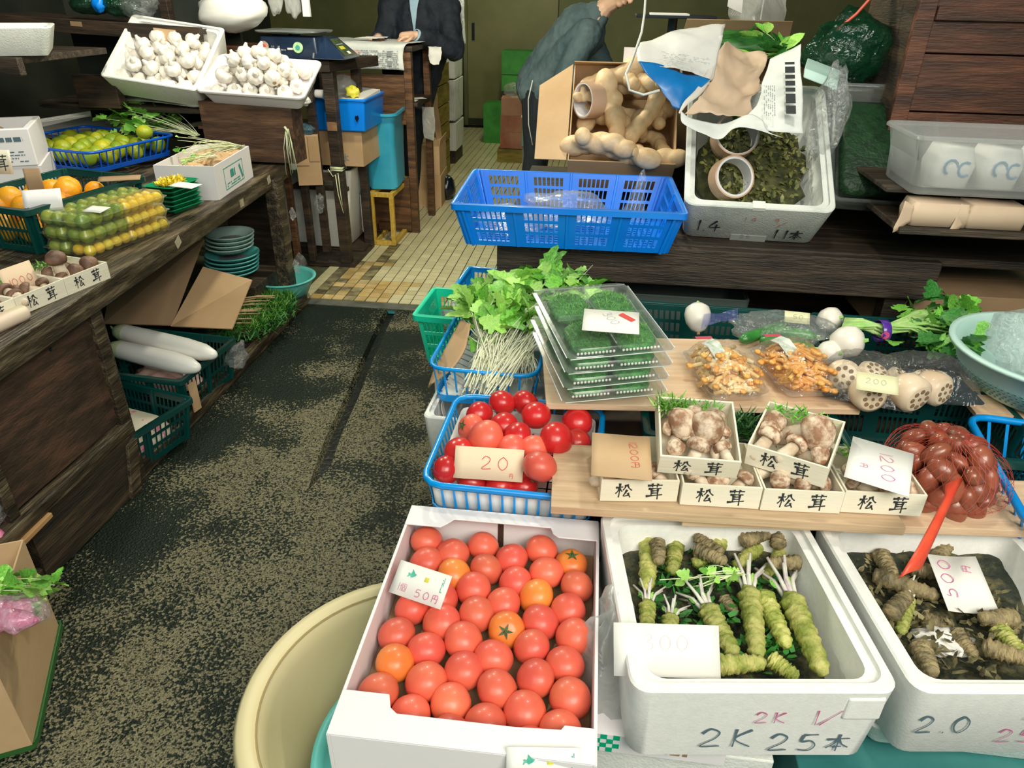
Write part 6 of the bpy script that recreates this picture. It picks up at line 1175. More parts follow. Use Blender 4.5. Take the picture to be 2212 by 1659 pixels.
wc_ = card_on('white card marked 1200 lying over the rightmost veneer box', P(1900, 1005, .695), (.92, -.35, -.05), (.35, .9, .12), .115, .135, paper); write('1200', wc_, (-.005, .045, .0014), (.15, -1, 0), (1, .15, 0), .024, ink_pink, wt=.05, brush=False); write('円', wc_, (-.035, -.012, .0014), (.15, -1, 0), (1, .15, 0), .014, ink_pink, wt=.07, brush=False)
fuzz('green fir sprig between the two upper veneer boxes', P(1608, 925, .66), .03, .05, .03, 260, leaf_d, 51, name='fir_sprig', ln=.03, r_=.0016); fuzz('bright fern sprig at the left corner of the upper left veneer box', P(1448, 880, .74), .035, .03, .02, 300, leaf_l, 52, name='fern_sprig', ln=.026, r_=.0013)
# tomato basket
FL, BL, BR = P(916, 1036, .575), P(990, 856, .575), P(1290, 915, .575)
tbk = wire_basket('azure lattice basket of red tomatoes left of the plank', (-.135, 1.385, .487), rad(-1), .375, .385, .09, .345, .355, cyan_pl, 12, 13, name='tomato_basket', r=.0075, bar=.005)
FRT = frame(tbk); M().loft([(.335, .345, .02, .004), (.345, .355, .02, .065), (.342, .352, .02, .067), (.33, .34, .02, .008)], 3, capt=False).build('paper_liner', paper, loc=tbk.location, rot=tbk.rotation_euler, smooth=True); tag(bpy.data.objects['paper_liner'], 'white paper lining inside the azure tomato basket', 'paper')
for k, (px, py, z, s, pr, l) in enumerate(((1085, 870, .60, 1.0, tR, 'at the back, third from the right'), (1135, 870, .60, 1.0, tR, 'at the back with its stem showing'), (1036, 897, .59, 1.0, tR, 'at the back left corner'), (1158, 897, .61, 1.05, tR, 'deep red, back centre'), (1018, 925, .59, 1.0, tA, 'left side, green shoulder'), (1088, 920, .60, 1.0, tR, 'centre back'), (1050, 945, .61, 1.2, tA, 'largest, left of the centre'), (1118, 945, .605, 1.05, tR, 'in the centre'), (1246, 912, .59, 1.1, tR, 'under the far plank at the right'), (1202, 948, .62, 1.15, tR, 'bright and round, right of the centre'), (1153, 970, .60, 1.0, tA, 'right of the centre, lower'), (1105, 968, .60, 1.0, tA, 'behind the price card, green top'), (990, 975, .59, 1.0, tR, 'at the left wall'), (964, 1015, .575, .95, tR, 'lowest at the left, beside the card'), (1166, 1008, .61, 1.1, tA, 'right of the price card'), (1245, 955, .58, 1.0, tR, 'half hidden beside the plank'), (1065, 1010, .57, 1.0, tR, 'hidden behind the price card'), (1020, 1040, .535, 1.0, tR, 'in front, seen through the bars at the left'), (1080, 1050, .535, 1.0, tR, 'in front, seen through the bars in the middle'), (1130, 1050, .535, 1.0, tR, 'in front, seen through the bars at the right'))):
    pr.put(P(px, py, z), (r0.uniform(1.6, 3.6), r0.uniform(-.5, .5), r0.uniform(0, 6)) if k not in (1, 4) else (.9, .5, 1+k), 'red tomato in the azure basket, '+l, 'tomatoes in the azure basket', s)
card_on('pale tan price card marked 20 standing at the front of the tomato basket', P(1056, 1002, .60), (1, .06, -.02), (0, .55, .75), .150, .070, mat('card_pale_tan', (.86, .68, .48), (.82, .64, .45), .7, 4), txt='20', inkm=ink_red, size=.028, tx=-.018, ty=-.012, wt=.06, gap=1.3); write('円', bpy.data.objects['price_card.%03d' % (sum(o.name.startswith('price_card') for o in bpy.data.objects)-1)], (.045, -.028, .0014), (1, 0, 0), (0, 1, 0), .010, ink_red, wt=.08, brush=False)
# basket of mitsuba, green crate
mb = wire_basket('blue lattice basket of mitsuba greens behind the tomatoes', (-.265, 1.93, .48), rad(-2), .30, .50, .115, .27, .46, cyan_pl, 8, 13, r=.006)
mbt = M().box(-.125, .125, -.22, .22, .005, .012).build('inner_liner', news, mb)
printed(mb, (-.10, -.236, .03), (1, 0, 0), (0, 0, 1), .2, .03, 2, paper, 12, .5)
sg = mat('stem_cream', (.78, .80, .56), (.86, .86, .70), .45, 20)
herb('big bunch of mitsuba with pale roots towards the viewer, filling the blue basket', P(1058, 775, .60), P(1110, 620, .70), (.11, .13, .05), 80, 170, .074, ['ll', 'll', 'lg'], 61, sm=sg, name='mitsuba_bunch', sr=.0019, tail=.42, root_r=.035, start=.45, droop=.04)
herb('second bunch of mitsuba leaning right under the herb tubs', P(1115, 765, .61), P(1235, 600, .69), (.12, .12, .05), 50, 100, .070, ['ll', 'lg', 'lg'], 62, sm=sg, name='mitsuba_bunch', sr=.0019, tail=.4, root_r=.03, start=.6, droop=.03)
herb('third bunch of mitsuba rising at the left of the blue basket', P(1045, 740, .62), P(1040, 610, .72), (.08, .12, .04), 36, 70, .066, ['ll', 'll', 'lg'], 63, sm=sg, name='mitsuba_bunch', sr=.0018, tail=.3, root_r=.02, start=.6)
for k, (px, py, l) in enumerate(((1062, 788, 'first'), (1118, 782, 'second'))):
    q = M(); r9 = random.Random(90+k); c = P(px, py, .595)
    for i in range(110):
        a = Vector((r9.uniform(-.045, .045), r9.uniform(.0, .05), r9.uniform(-.01, .025))); d = Vector((r9.uniform(-.03, .03), -r9.uniform(.03, .075), -r9.uniform(.0, .05))); q.tube([a, a+d*.5+Vector((0, 0, .008)), a+d], [.0013, .001, .0006], 3, cap=False)
    tag(q.build('pale_roots', sg, loc=c, smooth=True), 'tangle of cream roots at the near end of the '+l+' mitsuba bunch', 'roots')['kind'] = 'stuff'
slot_crate('emerald green slotted basket behind the blue one', (-.435, 2.25, .36), rad(-3), .25, .24, .19, .20, .18, green_pl, 2, 2, 7, 3, name='slotted_basket', cat='basket', ribs=False)
tag(crumple((0, 0, 0), .09, .09, .05, 8, .4).build('clear_bag', bagfilm, loc=(-.42, 2.26, .50), smooth=True), 'clear plastic bag lying in the emerald green basket', 'bag')
upright('polystyrene block carrying the emerald basket', 'polystyrene_block', 'block', -.52, -.35, 2.16, 2.34, 0, .355, styro_dirty)
slot_crate('small blue basket peeking out behind the mitsuba leaves', (-.36, 2.54, .42), rad(-4), .24, .2, .12, .22, .16, cyan_pl, 2, 2, 6, 2, name='slotted_basket', cat='basket', ribs=False)
upright('dark block under the small blue basket', 'wooden_block', 'base', -.50, -.32, 2.50, 2.66, 0, .415, wood_dark)
tag(patch([Q((996, 690, 1.86), (1016, 700, 1.84)), Q((968, 742, 1.82), (1004, 756, 1.78)), Q((942, 790, 1.80), (972, 800, 1.75)), Q((925, 838, 1.78), (932, 828, 1.74))], 6, 14, .003, 9).build('cardboard_tag', card, smooth=True, solid=.004), 'curved brown cardboard strip hanging off the left side of the blue basket', 'cardboard')
t = tubbox('white polystyrene box under the mitsuba basket', (-.25, 1.90, .335), rad(-2), .34, .56, .14, styro, .02, .02)
tubbox('white polystyrene box under the tomato basket', (-.14, 1.385, .335), rad(-1), .34, .36, .148, styro, .02, .02)
tag(patch([[(0, 0, 0), (.0, .03, -.01)], [(-.015, 0, -.05), (-.01, .03, -.06)], [(.005, 0, -.12), (.01, .03, -.13)]], 4, 10, .004, 9).build('sack_strip', paper, loc=P(962, 850, .50), smooth=True, solid=.001), 'whitish torn strip hanging beside the tomato basket', 'paper')
# herb tubs: stack of four clear tubs with green bundles
herbm = mat('herb_green', (.01, .14, .02), (.08, .38, .07), .5, 70, .7, 110)
zt = .81; FL, FR = P(1228, 758, zt), P(1463, 747, zt); u = (FR-FL).normalized(); az = math.atan2(u.y, u.x); wT = .245
for k in range(4):
    e = Euler((rad(7), 0, az+rad(4)+rad((k % 2)*1.5))); n = e.to_matrix() @ Vector((0, 0, 1)); top = (FL+FR)/2; R_ = e.to_matrix(); HT = .038
    loc = top-R_ @ Vector((0, -.155, HT))-n*(3-k)*.0375-Vector((0, (3-k)*.004, 0)); nm = ['lowest', 'second lowest', 'third', 'topmost'][k]
    t = thing('herb_tub', f'clear plastic tub of green herb bundles, {nm} of the stack', 'tub', loc, e, 'stack of herb tubs')
    M().loft([(wT*.86, .27, .03, .002), (wT*.95, .30, .03, .022), (wT+.012, .318, .02, .0225), (wT+.012, .318, .02, .024), (wT*.98, .305, .02, .026), (wT*.92, .285, .02, HT)], 5).build('tub_shell', clear, t, smooth=True, auto=35)
    q = M()
    for y in (-.1595, .1595): q.tube([(-wT/2, y, .023), (wT/2, y, .023)], .0012, 5)
    for x in (-wT/2-.006, wT/2+.006): q.tube([(x, -.15, .023), (x, .15, .023)], .0012, 5)
    q.build('rim_glint', mat('edge_glint', (.75, .85, .82), None, .2), t, smooth=True); M().box(-wT*.43, wT*.43, -.001, .001, .026, HT+.0008).box(-.001, .001, -.14, .14, .026, HT+.0006).build('lid_crease', clear, t)  # pale tubes paint a light glint along the tub rim
    ms = Matrix.Translation(loc) @ R_.to_4x4()
    for i in range(2):
        for j in range(2):
            cpos = ms @ Vector(((i-.5)*wT*.44, (j-.5)*.135, .006)); b_ = M(); b_.loft([(wT*.36, .115, .03, 0), (wT*.41, .128, .04, .010), (wT*.36, .115, .04, .020), (wT*.2, .06, .02, .0225)], 5)
            o = b_.build('herb_bundle', herbm, loc=cpos, rot=e, smooth=True); tag(o, f'green herb bundle in the {nm} clear tub, {("back", "front")[j == 0]} {("left", "right")[i]}', 'herbs', 'herb bundles in the tubs')
            fuzz('', (0, 0, .016), wT*.17, 0.058, .005, 800 if k == 3 else 150, leaf_g, 80+k*4+i*2+j, name='herb_tips', parent=o, ln=.017, r_=.0009)
            if j == 0 and k < 4:
                q = M()
                for c_ in range(11): q.blob(((c_-5)*.0085, -.0655, .012), .0036, .003, .0036, 6, 4)
                q.build('stem_ends', MATS['paper_white'], o, smooth=True)
cc_ = card_on('white card marked 300 with a red mark on the topmost herb tub', P(1320, 694, zt+.045), (1, -.02, .0), (-.12, 1, .12), .125, .095, paper); write('300', cc_, (-.022, .03, .0014), (.55, -1, 0), (1, .55, 0), .020, ink_print, wt=.05, brush=False, gap=.95); M().at((.035, .02, .0014), (0, 0, rad(-42))).box(-.02, .02, -.007, .007, 0, .0004).build('red_mark', ink_red, cc_)
# nameko packs
nam_m = mat('nameko_orange', (.86, .50, .15), (.92, .76, .46), .4, 30, .1, 60, coat=.3, lo=.35, hi=.65); nam2 = mat('nameko_deep', (.72, .28, .04), (.86, .5, .14), .4, 30, .1, 60, coat=.3, lo=.35, hi=.65)
def nameko(label, c, rz, seed, m, lab):
    r = random.Random(seed); t = thing('mushroom_pack', label, 'mushroom pack', c, rz); q = M(); q2 = M()
    for k in range(120):
        a = r.uniform(0, 6.28); s = math.sqrt(r.random()); x, y = math.cos(a)*s*.060, math.sin(a)*s*.093; h = .060*(1-s*s*.7); d = Vector((r.uniform(-1, 1), r.uniform(-1, .3), r.uniform(-.1, .5)))*.030
        p = Vector((x, y, h)); q.tube([p-d, p+Vector((0, 0, .008)), p+d], [.0055, .005, .0045], 6)
        if k % 2: q2.blob(p+d+Vector((0, 0, .002)), .0085, .0085, .005, 8, 5)
    q.blob((0, 0, .015), .055, .085, .03, 14, 8); q.build('mushroom_stems', m, t, smooth=True)['kind'] = 'stuff'; q2.build('mushroom_caps', nam2, t, smooth=True)['kind'] = 'stuff'
    M().loft([(.105, .165, .015, .0), (.135, .20, .02, .024), (.139, .204, .02, .025), (.10, .16, .015, .003)], 4).build('clear_tray', clear, t, smooth=True, auto=40)
    q = M(); q.grid(lambda u, v: (lambda x, y: (x*.075*(1+.04*math.sin(9*y+seed)), y*.112, max(.018, .075*(1-x**4)*(1-y**4)+.004*math.sin(14*x+5*y))))(2*u-1, 2*v-1), 22, 26); q.build('film_wrap', filmthin, t, smooth=True)
    q = M(); n = 12; q.add([(-.04+.01*i/n, .06-.10*i/n, .071-.002*abs(i-4)) for i in range(n+1)]+[(-.012+.01*i/n, .065-.10*i/n, .079-.002*abs(i-4)) for i in range(n+1)], [(i, i+1, n+2+i, n+1+i) for i in range(n)]); q.build('printed_label', mat('label_white', (.72, .76, .70), (.4, .55, .4), .4, 60, lo=.5, hi=.65), t, smooth=True)
    t.scale = (1.08, 1.18, 1.15)
    M().at((-.03, .07, .07)).box(-.02, .02, -.006, .006, 0, .001).build('red_label', mat('label_red', (.55, .08, .12), None, .4), t); return t
nameko('packet of orange nameko mushrooms beside the herb tubs, in crumpled film', P(1560, 822, .648), rad(12), 5, nam_m, '')
nameko('packet of orange nameko mushrooms, right of the other one, deeper coloured', P(1712, 815, .648), rad(14), 6, nam2, '')
# lotus roots
lot_m = mat('lotus_skin', (.62, .46, .32), (.78, .64, .48), .45, 9, .1, 40, lo=.35, hi=.65, coat=.2, var=.08); lot_c = mat('lotus_cut', (.72, .58, .40), (.80, .70, .52), .5, 12); hole = mat('lotus_hole', (.24, .15, .09), None, .9)
def lotus(label, c, rot, s=1, cut=True, L_=.07):
    t = thing('lotus_root', label, 'lotus root', c, rot, 'lotus roots'); R_ = .040*s
    prof = [(R_*.75, 0), (R_*.97, R_*.15), (R_, L_*.4), (R_*.95, L_*.7), (R_*.7, L_*.92), (R_*.3, L_*1.05), (0, L_*1.08)]; M().lathe(prof, 24, cap=False).build('skin', lot_m, t, smooth=True)
    q = M(); q.lathe([(0, -.002), (R_*.6, -.002), (R_*.75, 0)], 24, cap=False); q.build('cut_face', lot_c if cut else lot_m, t, smooth=True)
    for k in range(8):
        a = k*2*PI/8; rr = R_*(.48 if k < 8 else 0); M().at((rr*math.cos(a), rr*math.sin(a), -.0035)).lathe([(0, 0), (R_*.13, 0), (R_*.14, .004)], 10, cap=False).build('hole', hole, t)
    M().at((0, 0, -.0035)).lathe([(0, 0), (R_*.1, 0), (R_*.11, .004)], 10, cap=False).build('hole', hole, t); return t
def look(px, py, z, dx, dy, dz): return P(px, py, z), (-Vector((dx, dy, dz))).to_track_quat('Z', 'Y').to_euler()
for (px, py, z, d, s, l) in ((1822, 812, .69, (-.35, -1, .55), 1.05, 'cut end up, at the upper left of the first bag'), (1893, 800, .69, (.2, -.3, 1), 1.0, 'behind the yellow price label'), (1885, 862, .68, (.15, -1, .1), .95, 'its holes facing the viewer below the price label'), (1950, 810, .68, (.4, -.2, .8), .8, 'small piece between the two bags'), (1985, 862, .69, (.5, -1, -.1), 1.1, 'large, front left of the second bag'), (2040, 848, .69, (.65, -1, .1), 1.0, 'front right of the second bag with holes showing'), (2010, 806, .70, (-.1, .2, 1), 1.1, 'rounded, at the back of the second bag')):
    c, e = look(px, py, z, *d); lotus('piece of lotus root, '+l, c, e, s)
for (px, py, rz, w, d, l) in ((1868, 868, -14, .19, .19, 'left'), (2000, 868, 2, .22, .17, 'right')):
    c = P(px, py, .640); t = thing('lotus_bag', f'film wrapped black tray holding lotus pieces, {l} one', 'tray', (c.x+.01, c.y+.06, .643), rad(rz)); M().loft([(w*.85, d*.85, .01, 0), (w, d, .015, .012), (w+.006, d+.006, .015, .012), (w*.83, d*.83, .01, .002)], 3).build('black_tray', black_pl, t, smooth=True, auto=40)
    M().grid(lambda u, v: (lambda x, y: (x*w*.54, y*d*.56, max(.012, .088*(1-x**4)*(1-y**4)+.003*math.sin(17*x+11*y))))(2*u-1, 2*v-1), 20, 20).build('film_wrap', filmthin, t, smooth=True)
cy = mat('card_yellow', (.80, .78, .50), (.76, .74, .46), .6, 5); card_on('pale yellow price label marked 200 on the left lotus bag', P(1895, 828, .735), (.98, -.18, 0), (.15, .7, .45), .088, .048, cy, txt='200', inkm=ink_print, size=.014, tx=-.025, ty=-.004, wt=.05)
# cucumbers in a bag
cuc_m = mat('cucumber_green', (.01, .13, .02), (.06, .30, .05), .35, 14, .3, 60, coat=.3)
for k, (a, b, l) in enumerate((((1640, 735), (1760, 752), 'front'), ((1650, 712), (1765, 726), 'middle'), ((1600, 735), (1700, 700), 'back left'))):
    A, B = P(*a, .665), P(*b, .67); d = B-A; L_ = d.length; t = thing('cucumber', 'dark green cucumber in the clear bag marked 50, '+l+' one', 'cucumber', A, d.to_track_quat('Z', 'Y').to_euler(), 'cucumbers'); M().lathe([(0, 0), (.010, .003), (.016, .02), (.017, L_*.5), (.015, L_*.85), (.007, L_*.98), (0, L_)], 14, lambda a, u: 1+.05*math.sin(8*a)).build('skin', cuc_m, t, smooth=True); M().tube([(0, 0, L_-.003), (.001, 0, L_+.008)], .003, 5).build('stem_end', stem_g, t)
t = thing('cucumber_bag', 'crumpled clear bag around the cucumbers with a blue printed end', 'bag', P(1690, 722, .655)); crumple((0, 0, .02), .155, .075, .038, 14, .35).build('bag_film', bagfilm, t, smooth=True); patch([[(-.22, .03, .03), (-.12, .05, .05)], [(-.23, -.01, .01), (-.13, .0, .04)]], 8, 6, .01, 25).build('printed_end', film('film_blue_print', (.15, .2, .65), .4, .2, 40, .6, .4), t, smooth=True)
card_on('pale yellow label marked 50 on the cucumber bag', P(1722, 686, .705), (.98, -.1, 0), (.1, .6, .5), .068, .036, cy, txt='50', inkm=ink_print, size=.014, tx=-.012, ty=-.006, wt=.06)
# turnips, leafy vegetable bunch
tur_m = mat('turnip_white', (.85, .80, .72), (.78, .72, .62), .35, 6, .04, 30, coat=.2, lo=.5, hi=.8)
def turnip(label, px, py, z, s, rot, el=1):
    t = thing('turnip', label, 'turnip', P(px, py, z), rot, 'turnips'); M().lathe([(.0, -.04*el), (.006, -.039*el), (.020, -.034*el), (.034, -.016*el), (.038, .004), (.034, .022), (.02, .034), (.006, .037), (0, .037)], 24).build('root', tur_m, t, smooth=True)
    M().lathe([(.0045, -.046*el), (.005, -.038*el)], 8).build('tap_root', card_d, t); M().tube([(0, 0, .036), (.003, 0, .046)], [.006, .004], 6).build('leaf_stub', stem_g, t); t.scale = (s,)*3
turnip('elongated white turnip standing apart in the dark basket behind the herb tubs', 1507, 682, .645, 1.05, (rad(-48), 0, rad(4)), 1.3)
turnip('white turnip tied to the green stems, back one', 1792, 690, .665, .95, (rad(60), 0, rad(40))); turnip('white turnip tied to the green stems, front and biggest one', 1830, 738, .685, 1.15, (rad(70), 0, rad(60))); turnip('white turnip half hidden under the front one', 1792, 762, .655, .9, (rad(70), 0, rad(30)))
q = M(); r1 = random.Random(5); t = thing('turnip_greens', 'green stems and leaves tied with purple tape behind the lotus bags', 'greens', P(1905, 715, .69)); b0 = t.location.copy()
for k in range(44):
    y = r1.uniform(-1, 1); z = r1.uniform(-1, 1); a = P(1820, 705+y*18, .68)-b0; m_ = Vector((r1.uniform(-.01, .01), y*.012, z*.016)); e = P(2060+r1.uniform(-60, 40), 700+y*38, .66)-b0
    q.tube([a+Vector((0, y*.02, z*.01)), (a+m_)/2+Vector((0, 0, .012)), m_, (m_+e)/2+Vector((0, 0, .02)), e], [.0042, .004, .0038, .0035, .002], 6)
q.build('stems', stem_g, t, smooth=True)['kind'] = 'stuff'
for k in range(80): put_leaf(LM[r1.choice(['lg', 'lg', 'og', 'ld'])], t, P(1925+r1.random()**.7*170, 700+r1.uniform(-45, 62), .655+r1.uniform(0, .045))-b0, (r1.uniform(-.2, 1), r1.uniform(-1, 1), r1.uniform(-.1, .6)), r1.uniform(.04, .08), r1)
M().at((0, 0, 0), (0, PI/2, rad(8))).lathe([(.030, -.012), (.031, -.011), (.031, .011), (.030, .012)], 20, cap=False).build('purple_tape', mat('tape_purple', (.05, .02, .22), (.10, .03, .35), .3, 5, coat=.4), t, smooth=True, solid=.001); M().at((.0, -.03, .0), (PI/2, 0, 0)).lathe([(0, .0015), (.010, .0015), (.011, 0)], 14, cap=False).build('pink_emblem', mat('tape_pink', (.65, .06, .22), None, .4), t)
for (x0, y0, l) in ((.36, 1.98, 'dark green slotted basket behind the herb tubs, nearly empty'), (.93, 1.97, 'dark green slotted basket under the turnip greens')):
    slot_crate(l, (x0+.04, y0+.03, .47), rad(-1), .52, .36, .15, .48, .32, dkgreen_pl, 3, 2, 7, 3, name='slotted_basket', cat='basket', ribs=False)
for (x0, l) in ((.33, 'left'), (.78, 'right')): slot_crate(f'dark green slotted crate between the planks, {l} of two', (x0+.05, 1.57, .47), rad(1), .44, .30, .145, .40, .26, dkgreen_pl, 3, 2, 8, 2, ribs=False)
upright('low dark box carrying the dark green baskets', 'wooden_block', 'base', .02, 1.22, 1.42, 2.18, .335, .465, wood_dark)
# colander with bag, azure basket, chestnut net
c = (1.17, 1.74); t = thing('vegetable_colander', 'large pale mint colander with a clear bag of ice-like film at the right edge', 'colander', (c[0], c[1], .618))
pts = [(.10, 0), (.16, .01), (.215, .07), (.232, .115), (.246, .118), (.246, .126), (.228, .126), (.21, .075), (.155, .015), (.0, .006)]
M().lathe(pts, 48, cap=False).build('colander_wall', mint_pl, t, smooth=True); q = M()
for rr, z, n in ((.205, .058, 90), (.196, .048, 88), (.212, .068, 92), (.187, .038, 84), (.178, .028, 80)):
    for k in range(n): a = 2*PI*k/n; q.bar((rr*math.cos(a), rr*math.sin(a), z-.003), ((rr+.004)*math.cos(a), (rr+.004)*math.sin(a), z+.0015), .0045, .002)
q.build('drain_holes', mat('hole_teal', (.10, .28, .26), None, .7), t)['kind'] = 'stuff'
tag(crumple((0, 0, 0), .17, .15, .11, 21, .35).build('clear_bag', bagfilm, loc=(c[0]+.0, c[1], .745), smooth=True), 'full clear plastic bag resting in the pale mint colander', 'bag'); tag(crumple((0, 0, 0), .10, .10, .05, 22, .2).build('mauve_produce', mat('produce_mauve', (.30, .20, .22), (.5, .42, .4), .7, 12), loc=(c[0]+.03, c[1]-.05, .68), smooth=True), 'mauve brown produce under the bag in the mint colander', 'produce')
ab = wire_basket('azure lattice basket at the right edge holding dark red roots', (1.11, 1.36, .50), rad(-8), .42, .44, .115, .36, .38, cyan_pl, 9, 10, r=.009, bar=.007)
beet = mat('beet_red', (.22, .02, .04), (.32, .05, .08), .4, 8, .1); t = proto('red_potato', 'root vegetable'); M().blob((0, 0, 0), .045, .036, .034, 16, 10, nf(2, .12)).build('skin', beet, t, smooth=True); M().at((.044, 0, 0), (0, PI/2, 0)).lathe([(.004, 0), (.002, .004), (0, .005)], 6).build('stem_end', card_d, t); bt_ = Proto(t)
for k, (x, y, z) in enumerate(((1.04, 1.36, .56), (1.13, 1.42, .57), (1.12, 1.33, .55), (1.20, 1.38, .58), (1.06, 1.45, .56))): bt_.put((x, y, z), (k, k*.7, k*1.3), 'dark red root in the azure basket at the right edge, '+['nearest the net bag', 'at the back', 'in the middle', 'at the photo edge', 'back left'][k], 'dark red roots', 1)
ches = mat('chestnut_brown', (.20, .045, .024), (.34, .10, .05), .35, 9, .06, 40, coat=.4, lo=.35, hi=.65, var=.2)
def chest():
    t = proto('chestnut', 'chestnut'); M().blob((0, 0, 0), .024, .022, .018, 16, 10, lambda v: 1+(.18*max(0, v.x-.6))+.04*noise.noise(v*2)).build('shell', ches, t, smooth=True)
    M().at((-.0215, 0, 0), (0, -PI/2, 0)).lathe([(.008, -.0005), (.005, .001), (0, .0015)], 12, cap=False).build('pale_base', mat('chestnut_base', (.48, .28, .15), None, .7), t, smooth=True); return Proto(t)
ch = chest(); r2 = random.Random(12); nb0 = P(2040, 1082, .585)
NX, NY, NH = .105, .115, .11; cen = Vector((nb0.x, nb0.y+.045, .583)); k = 0
for lv in range(5):
    z = .018+lv*.023; f = math.sqrt(max(.05, 1-((z-.03)/(NH))**2)); n = (15, 16, 15, 10, 5)[lv]
    for i in range(n):
        rr_ = (1 if i < n*.72 else .42)*f*.80; a = i*2*PI/(n*.72)+lv*.5 if i < n*.72 else i*2.2
        ch.put(cen+Vector((math.cos(a)*NX*.95*rr_, math.sin(a)*NY*rr_, z+r2.uniform(-.004, .004))), rrot(r2), f'glossy brown chestnut in the red net bag, {["bottom", "second", "third", "fourth", "top"][lv]} layer, {ORD[i]} around', 'chestnuts in the red net', (r2.uniform(1.15, 1.35), r2.uniform(.95, 1.1), 1.05)); k += 1
redn = mat('tail_red', (.70, .06, .03), (.78, .10, .04), .4, 20); netm = mat('net_red', (.38, .04, .03), (.50, .06, .04), .5, 20); t = thing('net_bag', 'red mesh net bag of chestnuts with a long twisted red tail', 'net bag', cen); q = M()
for j in range(40):
    ph = 2*PI*j/40
    for s in (-1, 1):
        pts = []
        for i in range(15): u = i/14; th = .15+u*2.3; a = ph+s*u*1.1; b = 1+.03*math.sin(5*a+3*th); pts.append((math.sin(th)*math.cos(a)*(NX+.017)*b, math.sin(th)*math.sin(a)*(NY+.017)*b, .045+math.cos(th)*(NH-.01)*b*.9 if math.cos(th) > 0 else .045+math.cos(th)*.05))
        q.tube(pts, .00038, 3, cap=False)
q.build('net_mesh', netm, t)['kind'] = 'stuff'
tail = Q((2062, 1040, 1.22), (2052, 1070, 1.17), (2030, 1115, 1.11), (2000, 1175, 1.04), (1965, 1240, .98)); tl = [p-cen for p in tail]
q = M(); ws = [.026, .015, .017, .021, .027]; vs = []
for i, p in enumerate(tl):
    for s in (-1, -.3, .3, 1): vs.append(p+Vector((.8, .5, 0)).normalized()*ws[i]*s+Vector((0, 0, .004*(abs(s) < .5))))
q.add(vs, [(i*4+j, i*4+j+1, i*4+j+5, i*4+j+4) for i in range(4) for j in range(3)]); q.build('red_tail', redn, t, smooth=True, solid=.002)
tag(M().box(-.16, .2, 0, .2, 0, .01).build('pale_board', plank_m, loc=(1.12, 1.62, .605)), 'pale board behind the azure basket at the right edge', 'board')
# under the foreground boxes
ck = thing('printed_carton', 'carton with green checks and brown emblem print under the box marked 2K', 'box', (.16, .90, .335)); M().box(-.15, .13, -.10, .25, 0, .045).build('carton_body', white_card, ck); q = M()
for i in range(9):
    for j in range(4):
        if (i+j) % 2: q.box(-.15+i*.011, -.139+i*.011, -.1012, -.1, .001+j*.011, .012+j*.011)
q.build('green_checks', mat('check_green', (.0, .42, .22), None, .5), ck); M().at((-.01, -.101, .025), (PI/2, 0, 0)).lathe([(.012, 0), (.016, 0), (.016, .001), (.012, .001)], 20, cap=False).build('brown_emblem', card_d, ck); printed(ck, (.02, -.1005, .012), (1, 0, 0), (0, 0, 1), .08, .02, 1, card_d, 4, .8, th=.9)
ck2 = tubbox('lower white polystyrene box under the box marked 2K', (.30, 1.03, .335), 0, .38, .26, .048, styro, .02, .02); tubbox('lower polystyrene box under the box marked 2.0', (.73, 1.02, .335), 0, .38, .30, .055, styro_dirty, .02, .02)
tag(crumple((0, 0, 0), .07, .10, .22, 31, .3).build('film_sheet', bagwhite, loc=(.085, .93, .33), smooth=True), 'translucent film hanging between the tomato carton and the box marked 2K', 'plastic film')
upright('dark teal plastic crate on the ground under the right foreground box', 'teal_crate', 'crate', .42, .95, .80, 1.28, 0, .33, mat('plastic_deep_teal', (.03, .16, .16), (.05, .22, .21), .4, 6))
upright('white polystyrene block on the ground under the box marked 2K', 'polystyrene_block', 'block', .02, .38, .82, 1.28, 0, .333, styro_dirty)
